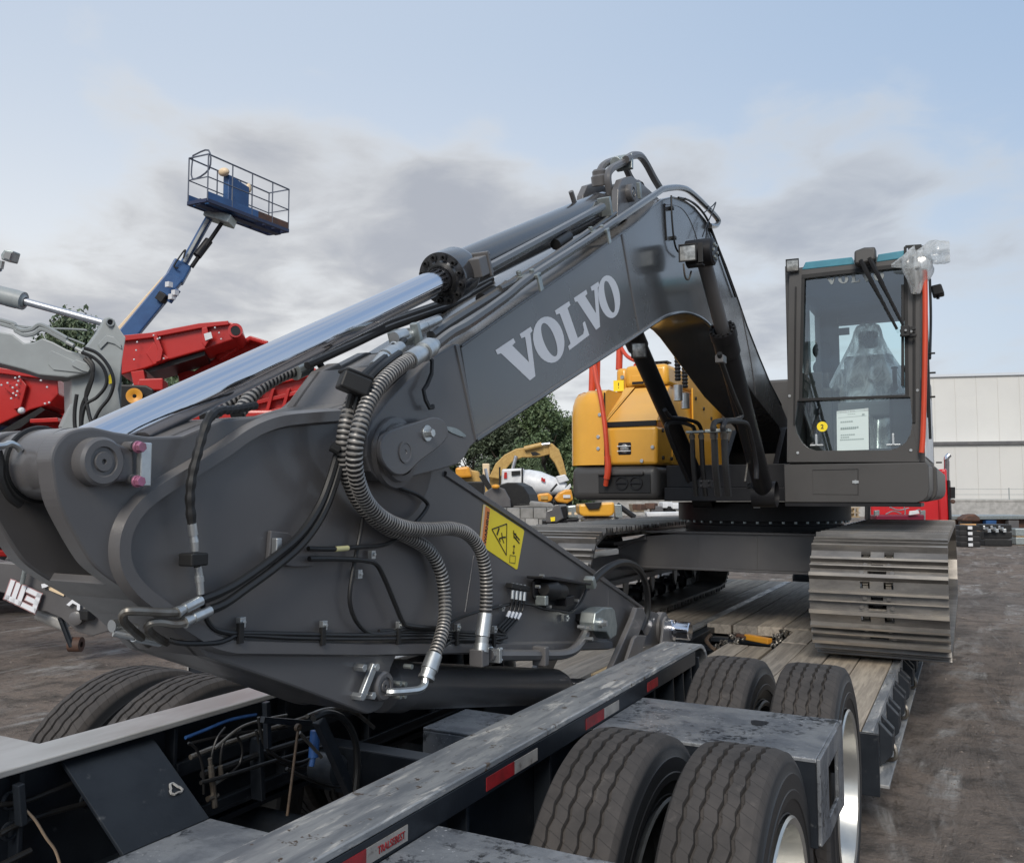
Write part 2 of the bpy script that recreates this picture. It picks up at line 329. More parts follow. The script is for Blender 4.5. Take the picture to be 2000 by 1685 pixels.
# ------------------------------------------------------------------ ground
from mathutils import noise as mnoise
def ground_mat():
    m = bpy.data.materials.new('packed_dirt'); m.use_nodes = True; t = m.node_tree; g = NG(t); b = t.nodes['Principled BSDF']
    tc = g.n('ShaderNodeTexCoord').outputs['Object']
    n1 = g.noise(tc, .35, 8, .6, .4); n2 = g.noise(tc, 2.6, 8, .65, .3); n3 = g.noise(tc, 22., 6, .75)
    st = g.noise(g.n('ShaderNodeMapping', {0: tc, 2: (0, 0, .12), 3: (1.4, .34, 1)}).outputs[0], 1.6, 7, .62, .8)
    c = g.mix(g.mapr(n1, .35, .65), (.190, .163, .143), (.26, .208, .170))
    c = g.mix(g.mapr(n2, .42, .66, 0, .75), c, (.092, .080, .071))
    c = g.mix(g.math('MULTIPLY', g.mapr(st, .50, .66, 0, .95), g.mapr(n2, .38, .60)), c, (.43, .41, .385))
    c = g.mix(g.mapr(n3, .56, .72, 0, .6), c, (.25, .22, .195))
    c = g.mix(g.mapr(g.noise(tc, 7., 6, .7), .52, .66, 0, .6), c, (.066, .057, .050))
    t.links.new(c, b.inputs['Base Color']); b.inputs['Roughness'].default_value = .93; b.inputs['Specular IOR Level'].default_value = .25
    rut = g.noise(g.n('ShaderNodeMapping', {0: tc, 2: (0, 0, .10), 3: (1.1, .22, 1)}).outputs[0], 2.2, 6, .6, .5)
    c = g.mix(g.mapr(rut, .50, .66, 0, .7), c, (.072, .062, .055))
    h = g.math('ADD', g.math('MULTIPLY', n2, 1.), g.math('MULTIPLY', n3, .45))
    h = g.math('ADD', h, g.math('MULTIPLY', rut, 2.2))
    h = g.math('ADD', h, g.math('MULTIPLY', g.noise(tc, 60., 4, .7), .2))
    t.links.new(g.n('ShaderNodeBump', {'Strength': 1., 'Distance': .09, 'Height': h}).outputs[0], b.inputs['Normal'])
    return m
def axis_vals():
    v = [0.]; s = .16
    while v[-1] < 900: v.append(v[-1] + s); s *= 1.0 if v[-1] < 9 else 1.09
    return [-q for q in v[:0:-1]] + v
gx = axis_vals(); mb = MB(); n = len(gx)
for y in gx:
    for x in gx:
        r = math.hypot(x, y - 6); f = max(0., 1 - r / 60)
        z = (mnoise.noise(V((x * .35, y * .2, 0))) * .035 + mnoise.noise(V((x * 1.7, y * .7, 3))) * .022) * f
        mb.v.append((x, y + 6, z))
mb.f = [(j * n + i, j * n + i + 1, (j + 1) * n + i + 1, (j + 1) * n + i) for j in range(n - 1) for i in range(n - 1)]; mb.m = [0] * len(mb.f)
gme = bpy.data.meshes.new('ground'); gme.from_pydata(mb.v, [], mb.f); gme.materials.append(ground_mat()); gme.polygons.foreach_set('use_smooth', [True] * len(gme.polygons))
put('ground', gme, kind='structure')
rs_ = random.Random(5); gv_ = MB()
for k in range(4500):
    if k % 3: x, y = -.25 + 7 * rs_.random() ** 1.3, 2.6 + 24 * rs_.random() ** 1.7
    else: x, y = -3.3 - 8 * rs_.random(), 1.8 + 12 * rs_.random() ** 1.3
    s = rs_.choice((.005, .006, .007, .009, .014)) * rs_.uniform(.7, 1.3) * (1 + y * .03); a = rs_.uniform(0, 6.28); c, sn = math.cos(a) * s, math.sin(a) * s
    z = (mnoise.noise(V((x * .35, (y - 6) * .2, 0))) * .035 + mnoise.noise(V((x * 1.7, (y - 6) * .7, 3))) * .022) * max(0., 1 - math.hypot(x, y - 6) / 60)
    gv_.add([(x + c, y + sn, z), (x - sn * .8, y + c * .8, z), (x - c, y - sn, z), (x + sn * .7, y - c * .7, z), (x + c * .2, y, z + s * rs_.uniform(.4, .9))], [(0, 1, 4), (1, 2, 4), (2, 3, 4), (3, 0, 4)])
gme2 = bpy.data.meshes.new('gravel'); gme2.from_pydata(gv_.v, [], gv_.f); gme2.materials.append(mat('stones', (.20, .17, .145), (.10, .085, .075), rough=.9, scale=9, c3=(.36, .33, .30), s3=5))
put('gravel', gme2, kind='stuff')
# ------------------------------------------------------------------ lowboy trailer
TR = thing('lowboy_trailer', 'black lowboy trailer with wooden deck and dual wheels carrying the dark excavator', 'trailer', (-1.82, 3.0, 0))
RR, RL, RZ = -1.275, -2.365, .99        # rail centres, top of the rails
DZ = .51                                # deck height
def rail(xc, w):
    h = w / 2; ye = 4.42
    path = [V((0, .35, 0)), V((0, ye - .22, 0))]
    top = [(.35, RZ), (ye - .20, RZ)] + [(ye - .20 + .17 * math.sin(a), RZ - .17 + .17 * math.cos(a)) for a in (.26, .52, .8, 1.05, 1.3)] + [(ye + .03, RZ - .42)]
    web = MB().prism([(xc - .008, y, z - .022) for y, z in top] + [(xc - .008, ye + .03, DZ + .02), (xc - .008, ye - .1, .55), (xc - .008, .35, .62)], (.016, 0, 0))
    for k in range(7): web.boxb(xc + .008, xc + h - .025, 1.0 + k * .52, 1.015 + k * .52, .66, RZ - .03)
    for y in (3.80, 3.95, 4.08, 4.22): web.beam((xc + .045, y, RZ - .06), (xc + .045, y + .05, .55), .085, .014, (0, 1, 0))
    web.boxb(xc - h * .9, xc + h * .9, .35, 4.3, .60, .62)
    r = web.build('frame_rail', trailer, TR, 0, .003)
    fl = MB(); n = len(top); P = []
    for i, (y, z) in enumerate(top):
        a, b2 = top[max(i - 1, 0)], top[min(i + 1, n - 1)]; d = V((0, b2[0] - a[0], b2[1] - a[1])).normalized(); nn = V((0, -d.z, d.y))
        p = V((xc, y, z)); P += [p + V((-h, 0, 0)), p + V((h, 0, 0)), p + V((h, 0, 0)) - nn * .02, p + V((-h, 0, 0)) - nn * .02]
    fl.add(P, [(i * 4 + k, i * 4 + (k + 1) % 4, i * 4 + 4 + (k + 1) % 4, i * 4 + 4 + k) for i in range(n - 1) for k in range(4)] + [(3, 2, 1, 0), (n * 4 - 4, n * 4 - 3, n * 4 - 2, n * 4 - 1)])
    fl.build('top_flange', worn if xc > -2 else wornl, r, 35, .004)  # left rail takes the paler steel that has sky glare in its colour
    return r
rr = rail(RR, .185); rl = rail(RL, .155)
MB().boxb(RR + .0775, RR + .0905, .35, 4.15, RZ - .085, RZ - .0215).build('flange_lip', trailer, rr, 0, .002)
tx = RR + .0925
def ty(p): return PX(p, tx).y
for a, b, m in (((640, 1700), (716, 1640), red_tape), ((716, 1640), (797, 1585), white_tape), ((951, 1490), (1005, 1462), red_tape), ((1005, 1462), (1050, 1438), white_tape),
                ((1145, 1386), (1180, 1367), red_tape), ((1180, 1367), (1209, 1350), white_tape), ((1265, 1316), (1285, 1306), red_tape)):
    MB().boxb(tx - .002, tx, ty(a), ty(b), RZ - .074, RZ - .038).build('reflective_tape', m, TR, 0)
def label_text(s, size, p, xdir, up, m, parent, name='lettering', ext=.0008, align='LEFT', sx=1., bold=0.):
    cu = bpy.data.curves.new(name, 'FONT'); cu.body = s; cu.size = size; cu.extrude = ext; cu.align_x = align; cu.offset = bold
    cu.resolution_u = 4; cu.materials.append(m)
    xd, u = V(xdir).normalized(), V(up).normalized(); nn = xd.cross(u).normalized(); u = nn.cross(xd)
    M = Matrix((xd * sx, u, nn)).transposed().to_4x4(); M.translation = V(p)
    tmp = bpy.data.objects.new(name, cu); COL.objects.link(tmp); me = bpy.data.meshes.new_from_object(tmp); bpy.data.objects.remove(tmp); me.name = name
    return put(name, me, parent, M)
y0 = ty((738, 1622)); label_text('TRALSEBEST', .024, (tx + .001, y0, RZ - .064), (0, 1, 0), (0, 0, 1), red_tape, TR, sx=.8)
# fenders / running plates
def fender(x0, x1, y0, y1, z, m, drop=.27, side=1):
    b = MB(); t = .012
    b.boxb(x0, x1, y0, y1, z - t, z)
    b.boxb(x0, x1, y0, y0 + t, z - drop, z - t, 1); b.boxb(x0, x1, y1 - t, y1, z - drop * .7, z - t, 1)
    f = b.build('running_plate', [m, trailer], TR, 0, .004)
    xs = x1 if side > 0 else x0 - t
    ym, zm = (y0 + y1) / 2, z - .16
    o = [(y0, z), (y1, z), (y1, z - .29), (y0 + .04, z - .27), (y0, z - .2)]
    s = MB(); hy0, hy1, hz0, hz1 = ym - .10, ym + .13, z - .23, z - .07
    s.prism([(xs, y0, z), (xs, hy0, z), (xs, hy0, z - .28), (xs, y0, z - .26)], (t, 0, 0)); s.prism([(xs, hy1, z), (xs, y1, z), (xs, y1, z - .30), (xs, hy1, z - .29)], (t, 0, 0))
    s.boxb(xs, xs + t, hy0, hy1, hz1, z); s.prism([(xs, hy0, hz0), (xs, hy1, hz0), (xs, hy1, z - .29), (xs, hy0, z - .28)], (t, 0, 0))
    s.build('side_plate', m, f, 0, .003)
    return f
fender(RR + .0925, -.44, 1.05, 1.86, .908, checker)
fb = fender(RR + .0925, -.44, 2.85, 3.38, .908, checker)
# torn hole in the plate: flat black patch painted for its shaded inside
hc = PZ((1482, 1412), .908)
hp = [(hc.x + .028 * math.cos(a) * (1 + .25 * math.sin(3 * a)), hc.y + .048 * math.sin(a) * (1 + .3 * math.cos(2 * a)), .9095) for a in (k * math.pi / 7 for k in range(14))]
MB().add(hp, [tuple(range(14))]).build('torn_hole', blackp, fb, 0)
fender(-3.15, RL - .0775, 1.0, 1.74, .955, wornl, side=-1)
fender(-3.15, RL - .0775, 2.85, 3.38, .955, wornl, side=-1)
# bridging plates between the rails and the gusset plate
b = MB(); b.boxb(-2.05, RR - .01, 1.15, 1.95, .738, .75); b.boxb(-2.05, RR - .01, 1.938, 1.95, .60, .737); b.build('bridge_plate', checker, TR, 0, .004)
b = MB(); b.boxb(-2.05, RR - .01, 3.10, 3.45, .738, .75); b.boxb(-2.05, RR - .01, 3.10, 3.112, .58, .737); b.build('bridge_plate', checker, TR, 0, .004)
b = MB(); q = [PX((172, 1478), RL + .05), PX((350, 1423), RL + .05), V((-2.047, 1.945, .752)), V((-2.047, 1.645, .752))]
q[1].y = 1.95; q[0].y = 1.645; q[0].z = q[1].z = RZ - .03
nrm = (q[1] - q[0]).cross(q[3] - q[0]).normalized() * .012
b.prism(q, nrm); gus = b.build('gusset_plate', trailer, TR, 0, .002)
# weld-burn ring on gusset
cc = q[1].lerp(q[2], .62); e1 = (q[1] - q[0]).normalized(); e2 = (q[2] - q[1]).normalized(); cc -= e1 * .045
MB().tube([cc + (e1 * math.cos(a) + e2 * math.sin(a)) * (.018 + .005 * math.sin(3 * a)) - nrm.normalized() * .003 for a in (k * .45 for k in range(15))], .004, 5).build('burn_mark', wornl, gus)
# cross members, axles, beam
for y in (.75, 2.15, 2.75, 4.0): MB().boxb(RL + .01, RR - .01, y, y + .09, .56, .74 if y > 2.5 else .6).build('cross_member', trailer, TR, 0, .006)
AX = (2.46, 3.80); TRR = .51
for y in AX: MB().cyl((-3.0, y, TRR), (-.55, y, TRR), .065, seg=16).build('axle', trailer, TR)
# inner C channel along the left rail and its plumbing
b = MB(); b.boxb(RL + .010, RL + .11, 2.05, 4.2, .655, .668); b.boxb(RL + .10, RL + .11, 2.05, 4.2, .668, .70); b.boxb(RL + .01, RL + .06, 2.05, 4.2, .80, .845); b.build('inner_channel', trailer, TR, 0, .003)
# wheels
def tyre_mesh():
    r, w = .505, .128; pr = [(-.10, .31), (-.112, .33), (-.116, .336), (-.114, .340), (-w + .002, .375), (-w - .002, .378), (-w - .003, .40), (-w - .001, .403), (-w, .443), (-w + .003, .447), (-.121, .470), (-.117, .484), (-.107, .498)]
    def gr(x): return [(x - .0065, r), (x - .0050, r - .016), (x + .0050, r - .016), (x + .0065, r)]
    for x in (-.066, -.023, .023, .066): pr += gr(x)
    pr += [(-a_, b_) for a_, b_ in pr[12::-1]]
    b = MB().lathe((0, 0, 0), (1, 0, 0), pr, 192)
    for i, (x, y, z) in enumerate(b.v):
        if abs(x) < .085 and math.hypot(y, z) > .47: b.v[i] = (x + (.0035, 0, -.0035, 0)[(i % 192) % 4], y, z)
    return b.mesh('tyre', tyre_m, 32)
def rim_mesh(m):
    b = MB().lathe((0, 0, 0), (1, 0, 0), [(.126, .335), (.132, .328), (.126, .312), (.02, .300), (.0, .29), (-.005, .20), (-.004, .10), (.07, .098), (.085, .08), (.085, 0)], 64)
    b.lathe((0, 0, 0), (1, 0, 0), [(-.126, .335), (-.132, .328), (-.126, .312), (-.02, .300), (-.02, .09)], 64)
    for k in range(10):
        a = 2 * math.pi * k / 10; c = (0, .143 * math.cos(a), .143 * math.sin(a)); b.cyl((-.004, c[1], c[2]), (.03, c[1], c[2]), .017, seg=6)
    return b.mesh('rim', m, 35)
tym = tyre_mesh(); rm1, rm2 = rim_mesh(rim_m), rim_mesh(rim_d)
hub = MB().cyl((-.06, 0, 0), (.05, 0, 0), .11, seg=24).mesh('wheel', rim_d)
for y in AX:
    for x, out, m in ((-.59, 1, rm1), (-.925, 1, rm2), (-3.0, -1, rm1), (-2.665, -1, rm2)):
        M = Matrix.Translation((x, y, TRR)) @ Matrix.Rotation(0 if out > 0 else math.pi, 4, 'Z') @ Matrix.Rotation(random.random() * 6, 4, 'X')
        w = put('wheel', hub, TR, M); put('tyre', tym, w, M); put('rim', m, w, M)
# hoses and valves in the well (traced on the inner face of the left rail)
xw = RL + .03
def hose(name, pts, r, m, par=TR, k=8, seg=8, fit=None): return MB().tube(spline(pts, k), r, seg).build(name, m, par)
def H(pts, x): return [PX(p, x) for p in pts]
hose('air_hose', H([(0, 1628), (30, 1612), (80, 1592), (130, 1578), (172, 1566), (176, 1555)], xw + .02), .008, rubber)
hose('air_hose', H([(0, 1570), (46, 1565), (100, 1545), (173, 1515)], xw + .015), .007, rubber)
hose('air_hose', H([(-20, 1700), (30, 1675), (60, 1660)], xw + .03), .009, rubber)
hose('brake_line', H([(45, 1577), (68, 1600), (90, 1635), (108, 1660), (118, 1690)], xw + .06), .004, brownair)
for p in ((166, 1500), (166, 1560), (16, 1560), (14, 1620)):
    c = PX(p, xw); MB().tube(circ(c + V((.012, 0, 0)), .022, 20), .005, 5).build('hose_grommet', trailer, TR)
b = MB().beam(PX((36, 1530), xw + .05), PX((42, 1610), xw + .05), .02, .03, (1, 0, 0)); b.build('hose_bracket', trailer, TR, 0, .003)
for pts, x, r in (([(362, 1440), (400, 1425), (450, 1405), (500, 1395)], -2.30, .006), ([(370, 1452), (420, 1440), (490, 1428), (560, 1420)], -2.29, .006)):
    hose('air_hose', H(pts, x), r, bluec if r == .006 and pts[0][0] == 362 else rubber)
for pts in ([(412, 1505), (415, 1470), (425, 1440), (440, 1420)], [(430, 1500), (432, 1470), (440, 1445), (470, 1425)], [(447, 1512), (468, 1490), (473, 1460), (460, 1430)], [(398, 1550), (396, 1500), (385, 1465), (368, 1450)], [(500, 1425), (515, 1470), (560, 1495), (610, 1500)]):
    hose('air_line', H(pts, -2.20), .0045, rubber)
b = MB()
for p, q2, r in (((412, 1495), (420, 1575), .010), ((430, 1495), (432, 1520), .009), ((418, 1530), (445, 1512), .008), ((405, 1560), (425, 1552), .009), ((412, 1495), (410, 1480), .007)): b.cyl(PX(p, -2.19), PX(q2, -2.19), r, seg=8)
b.build('brass_tee', chain_m, TR)
b = MB().beam(PX((512, 1405), -2.05), PX((605, 1412), -2.05), .018, .02); b.beam(PX((520, 1370), -2.1), PX((523, 1460), -2.1), .02, .02, (1, 0, 0)); b.build('valve_bracket', trailer, TR, 0, .002)
b = MB().cyl(PX((616, 1426), -1.98), PX((612, 1478), -1.98), .017, seg=14).cyl(PX((612, 1478), -1.98), PX((608, 1496), -1.98), .009, seg=10); b.build('levelling_valve', bluec, TR)
b = MB().cyl(PX((582, 1425), -1.96), PX((561, 1592), -1.96), .0045, seg=8).lathe(PX((582, 1420), -1.96), (1, 0, 0), [(-.006, .012), (.006, .012), (.006, .005), (-.006, .005)], 16, closed=True); b.build('valve_link_rod', copper, TR)
b = MB().cyl(PX((585, 1430), -1.965), PX((628, 1478), -1.965), .006, seg=8); b.build('valve_arm', chain_m, TR)
hose('air_hose', [PX(p, -1.86) for p in ((612, 1402), (640, 1392), (672, 1405), (692, 1440), (698, 1490), (694, 1545))], .012, rubber)
b = MB().beam(PX((622, 1405), -1.88), PX((690, 1560), -1.88), .03, .035); b.build('torque_strut', trailer, TR, 0, .003)
for k, y in enumerate((2.55, 3.0, 3.6)):
    b = MB(); b.lathe((-1.62, y, .42), (0, 0, 1), [(0, .13), (.05, .15), (.1, .13), (.14, .15), (.2, .12), (.21, 0)], 24); b.build('air_spring', rubber, TR)
for k, (pts, r) in enumerate((([(372, 1478), (430, 1455), (500, 1432), (600, 1400)], .009), ([(395, 1512), (440, 1497), (520, 1468), (640, 1432)], .012), ([(392, 1528), (450, 1512), (540, 1484), (650, 1452)], .007), ([(420, 1460), (470, 1420), (520, 1404), (560, 1396)], .005),
    ([(505, 1400), (512, 1440), (530, 1470), (575, 1490), (612, 1478)], .006), ([(640, 1420), (650, 1460), (645, 1510), (655, 1560)], .007), ([(600, 1398), (640, 1385), (690, 1390), (730, 1420)], .008), ([(560, 1500), (600, 1520), (650, 1535), (690, 1530)], .006))):
    hose('air_line' if r < .008 else 'conduit', H(pts, -2.24 + .03 * k), r, rubber if k % 3 else chain_m)
MB().lathe(PX((640, 1500), -2.0), (1, 0, 0), [(-.05, .03), (-.05, .05), (.05, .05), (.06, .03), (.06, 0)], 18).build('brake_chamber', trailer, TR)
MB().beam(PX((500, 1440), -2.22), PX((505, 1560), -2.22), .02, .05, (1, 0, 0)).build('channel_web', trailer, TR, 0, .002)
# ---- deck
def plank(x0, x1, y0, y1, z1, t=.045, bw=.004):
    g2 = .004; b = MB().boxb(-(x1 - x0) / 2 + g2, (x1 - x0) / 2 - g2, -(y1 - y0) / 2, (y1 - y0) / 2, -t / 2, t / 2)
    M = Matrix.Translation(((x0 + x1) / 2, (y0 + y1) / 2, z1 - t / 2 + random.uniform(-.006, .004))) @ Matrix.Rotation(random.uniform(-.003, .003), 4, 'Z') @ Matrix.Rotation(random.uniform(-.004, .004), 4, 'Y')
    o = put('plank', b.mesh('plank', wood, 0), TR, M, bw); return o
YD0, YD1 = 4.95, 12.6
xs = [-.525, -.75, -.97, -1.19, -1.40]
for i in range(4):
    ys = [YD0 - .05, YD0 + random.uniform(2.2, 3.4), YD0 + random.uniform(5, 6), YD1]
    for a, c in zip(ys, ys[1:]): plank(xs[i + 1], xs[i], a + .004, c - .004, DZ)
xs = [-2.30, -2.52, -2.74, -2.96, -3.12]
for i in range(4):
    ys = [YD0 - .05, YD0 + random.uniform(2.2, 3.4), YD0 + random.uniform(5, 6), YD1]
    for a, c in zip(ys, ys[1:]): plank(xs[i + 1], xs[i], a + .004, c - .004, DZ)
for i in range(4): plank(-2.19 + i * .228, -2.19 + (i + 1) * .228, 8.1 + random.uniform(-.03, .03), 12.5, DZ + .012, .085)
for i in range(2): plank(-1.80 + i * .185, -1.80 + (i + 1) * .185, 5.1, 7.2 + random.uniform(-.04, .02), DZ - .015, .09)
for y in (5.2, 6.3, 7.45, 7.95, 9.0, 10.2, 11.4): MB().boxb(-3.1, -.55, y, y + .07, .38, .425).build('deck_cross_member', trailer, TR, 0, .005)
MB().boxb(-2.29, -1.22, 4.9, 12.5, .30, .31).build('pit_floor', trailer, TR, 0)
MB().boxb(-2.28, -2.12, 4.6, 12.6, .36, .49).build('deck_beam', trailer, TR, 0, .005); MB().boxb(-1.42, -1.405, 4.6, 12.6, .36, .455).build('deck_beam', trailer, TR, 0, .005)
b = MB(); b.boxb(-2.29, -2.20, 7.2, 12.5, .497, .517); b.build('steel_strip', worn, TR, 0, .004)
b = MB(); b.boxb(-.522, -.47, YD0 - .1, YD1, .492, .512); b.boxb(-.482, -.47, YD0 - .1, YD1, .36, .4915); b.build('side_rail', worn, TR, 0, .003)
b = MB(); b.boxb(-3.20, -3.12, YD0 - .1, YD1, .492, .512); b.boxb(-3.20, -3.188, YD0 - .1, YD1, .36, .4915); b.build('side_rail', worn, TR, 0, .003)
b = MB(); b.boxb(-.54, -.40, YD0 - .08, YD1, .232, .25); b.boxb(-.54, -.53, YD0 - .08, YD1, .25, .36); b.build('lower_rail', worn, TR, 0, .003)
b = MB(); b.boxb(-.62, -.44, YD0 - .13, YD0 - .11, .20, .51); b.build('end_plate', trailer, TR, 0, .003)
for k in range(14):
    y = YD0 + .22 + k * .5
    MB().prism([(-.469, y, .488), (-.405, y, .42), (-.405, y, .32), (-.469, y, .252)], (0, .05, 0)).prism([(-.469, y + .16, .488), (-.405, y + .16, .42), (-.405, y + .16, .32), (-.469, y + .16, .252)], (0, .05, 0)).boxb(-.412, -.402, y + .048, y + .162, .33, .41).build('outrigger_bracket', trailer, TR, 0, .003)
for k in range(3):
    y = YD0 + .35 + k * 1.0; MB().tube(spline([(-.45, y, .38), (-.40, y - .03, .34), (-.40, y - .03, .28), (-.45, y, .26)], 6), .012, 6).build('tie_down_loop', chain_m, TR)
# boards lying across the well under the arm
for (p, q2, w) in (((1035, 1300), (1075, 1262), .16), ((1098, 1312), (1150, 1252), .2), ((1165, 1305), (1190, 1255), .16)):
    a, c = PZ(p, .5), PZ(q2, .5); d = (c - a).normalized()
    M = Matrix.Translation((a + c) / 2 + V((0, 0, -.015))) @ Matrix.Rotation(math.atan2(d.y, d.x) - math.pi / 2, 4, 'Z')
    put('plank', MB().boxb(-w / 2, w / 2, -.75, .75, -.02, .02).mesh('plank', woodp, 0), TR, M, .003)
# ---- chains lying in the pit
def chain(name, pts, lab, r=.011, L=.055, m=chain_m):
    p = resample(spline(pts, 10), L * .72); b = MB()
    for i, (a, c) in enumerate(zip(p, p[1:])):
        d = (c - a).normalized(); u = d.orthogonal().normalized(); u = Quaternion(d, (i % 2) * math.pi / 2 + random.uniform(-.3, .3)) @ u; o = (a + c) / 2
        ring = [o + d * (L / 2 - r * 1.2) * (1 if math.cos(t) > 0 else -1) * (abs(math.cos(t)) ** .5) + u * math.sin(t) * r * 1.9 for t in (2 * math.pi * k / 10 for k in range(10))]
        b.tube(ring + [ring[0]], r * .62, 5, caps=False)
    o = b.build(name, m, None); tag(o, lab, 'chain'); return o
c1 = [PZ((1395, 1268), .42), PZ((1415, 1252), .47), PZ((1430, 1262), .45), PZ((1440, 1248), .47), PZ((1425, 1243), .47), PZ((1445, 1240), .47), PZ((1455, 1250), .45)]
chain('tie_down_chain', c1, 'grey steel chain heaped in the pit left of the yellow binder')
chain('tie_down_chain', [PZ((1505, 1262), .46), PZ((1525, 1250), .48), PZ((1512, 1242), .48), PZ((1535, 1238), .48), PZ((1522, 1232), .50), PZ((1550, 1236), .48), PZ((1545, 1226), .50)], 'grey steel chain heaped between yellow binder and right deck planks')
tb = thing('chain_binder', 'worn yellow ratchet chain binder lying among chains on the trailer', 'chain binder', PZ((1480, 1248), .45))
MB().beam(PZ((1458, 1243), .47), PZ((1504, 1252), .47), .06, .05).build('body', orange_m, tb, 0, .008)
MB().cyl(PZ((1436, 1240), .47), PZ((1460, 1244), .47), .02, seg=10).build('threaded_rod', rusty, tb)
MB().tube(spline([PZ((1388, 1240), .48), PZ((1380, 1250), .48), PZ((1388, 1262), .46), PZ((1398, 1270), .44)], 6), .018, 7).build('hook', copper, tb)
# ------------------------------------------------------------------ excavator
EX = thing('crawler_excavator', 'large dark grey crawler excavator with yellow engine hood loaded on the lowboy trailer', 'excavator', (-1.83, 8.9, DZ))
XA, XAL = -1.635, -1.925       # arm side faces
XB, XBL = -1.57, -1.99         # boom side faces
XR = -1.78                     # plane of the arm cylinder
NX = V((1, 0, 0))
def P(pts, x): return [PX(p, x) for p in pts]
# ---- arm
arm_out = [(102, 917), (101, 890), (112, 864), (137, 842), (174, 834), (195, 836), (224, 843), (291, 853), (357, 851), (399, 833), (436, 819), (519, 812), (640, 804), (698, 786), (722, 748), (745, 714), (775, 698), (812, 735), (830, 800), (880, 915),
           (935, 958), (1010, 1008), (1090, 1062), (1161, 1112), (1262, 1187), (1285, 1197), (1306, 1215), (1312, 1240), (1298, 1258), (1270, 1262), (1187, 1266), (860, 1268), (774, 1281), (764, 1304), (752, 1366), (742, 1384), (722, 1393), (700, 1388), (560, 1336), (406, 1283), (376, 1250), (335, 1210), (285, 1174), (234, 1143), (199, 1118), (174, 1092), (137, 1029), (112, 975)]
body_i = [4, 5, 6, 7, 8, 9, 10, 11, 12, 13, 14, 15, 16, 17, 18, 19, 20, 21, 22, 23, 24, 25, 26, 27, 28, 29, 30, 31, 40]
def arm_shape():
    R = [PX(p, XA) for p in arm_out]; t = .052
    S = []; n = len(R)
    for i in range(n):
        S.append(R[i])
        if i >= n - 8 or i < 5 or 22 < i < 29 or 33 < i < 37:
            a, p, q_, c = R[i - 1], R[i], R[(i + 1) % n], R[(i + 2) % n]
            for tt in (.25, .5, .75): S.append(.5 * ((2 * p) + (q_ - a) * tt + (2 * a - 5 * p + 4 * q_ - c) * tt * tt + (3 * p - a - 3 * q_ + c) * tt ** 3))
    b = MB(); b.prism([p + V((-t, 0, 0)) for p in S], (t, 0, 0)); b.prism([p + V((XAL - XA, 0, 0)) for p in S], (t, 0, 0))
    return R, b
Rarm, ab = arm_shape()
arm = ab.build('arm', paint, EX, 0, .006)
# box between the side plates: top plate, curved nose plate, underside
b = MB(); w = XAL - XA + .06
def strip(idx, t, b=b, x0=XA - .03):
    pts = [Rarm[i] for i in idx]; n = len(pts); vs = []
    for i, p in enumerate(pts):
        d = (pts[min(i + 1, n - 1)] - pts[max(i - 1, 0)]).normalized(); nn = V((0, -d.z, d.y))
        for x in (x0, x0 + w): vs += [V((x, p.y, p.z)), V((x, p.y + nn.y * t, p.z + nn.z * t))]
    b.add(vs, [(i * 4 + a, i * 4 + c, i * 4 + 4 + c, i * 4 + 4 + a) for i in range(n - 1) for a, c in ((0, 1), (1, 3), (3, 2), (2, 0))] + [(0, 2, 3, 1), (n * 4 - 4, n * 4 - 3, n * 4 - 1, n * 4 - 2)])
strip(list(range(8, 16)), -.02)
strip(list(range(19, 26)), -.02)
nose = [(230, 1166), (262, 1188), (330, 1252), (406, 1286)]
strip([43, 42, 41, 40, 39, 38, 37], .02)
b.build('arm_box', paint, arm, 0, .003)
# dark nose throat plate a little inside
b = MB(); q = P([(330, 1195), (285, 1168), (300, 1120), (400, 1010), (480, 900), (520, 830)], XA - .04); n = len(q)
vs = []
for p in q: vs += [p, p + V((w, 0, 0))]
b.add(vs, [(i * 2, i * 2 + 1, i * 2 + 3, i * 2 + 2) for i in range(n - 1)]); b.build('throat_plate', paint, arm)
# raised reinforcing ridge with the bottom flange
ridge = spline(P([(656, 812), (600, 816), (545, 822), (505, 834), (470, 852), (430, 880), (370, 917), (310, 953), (265, 988), (238, 1028), (229, 1070), (236, 1112), (262, 1150), (310, 1188), (370, 1228), (410, 1252), (450, 1262)], XA), 8) + P([(700, 1267), (1000, 1264), (1187, 1259)], XA)
MB().ribbon(ridge, NX, .045, .026).build('side_ridge', paint, arm, 50)
MB().ribbon(spline(P([(700, 796), (718, 772), (730, 745), (752, 716), (775, 704)], XA), 6), NX, .016, .012).build('weld_edge', paint, arm)
MB().ribbon(P([(868, 925), (1010, 1018), (1161, 1122), (1258, 1190)], XA), NX, .022, .010).build('edge_lip', paint, arm)
for p, q2 in (((925, 1085), (908, 1195)), ((1188, 1146), (1186, 1250))):
    MB().ribbon(P([p, q2], XA - .001), NX, .008, .003).build('weld_seam', paint, arm)
MB().lathe(PX((767, 885), XA), NX, [(-.01, .225), (.010, .222), (.016, .21), (.016, 0)], 64).build('pivot_plate', paint, arm)
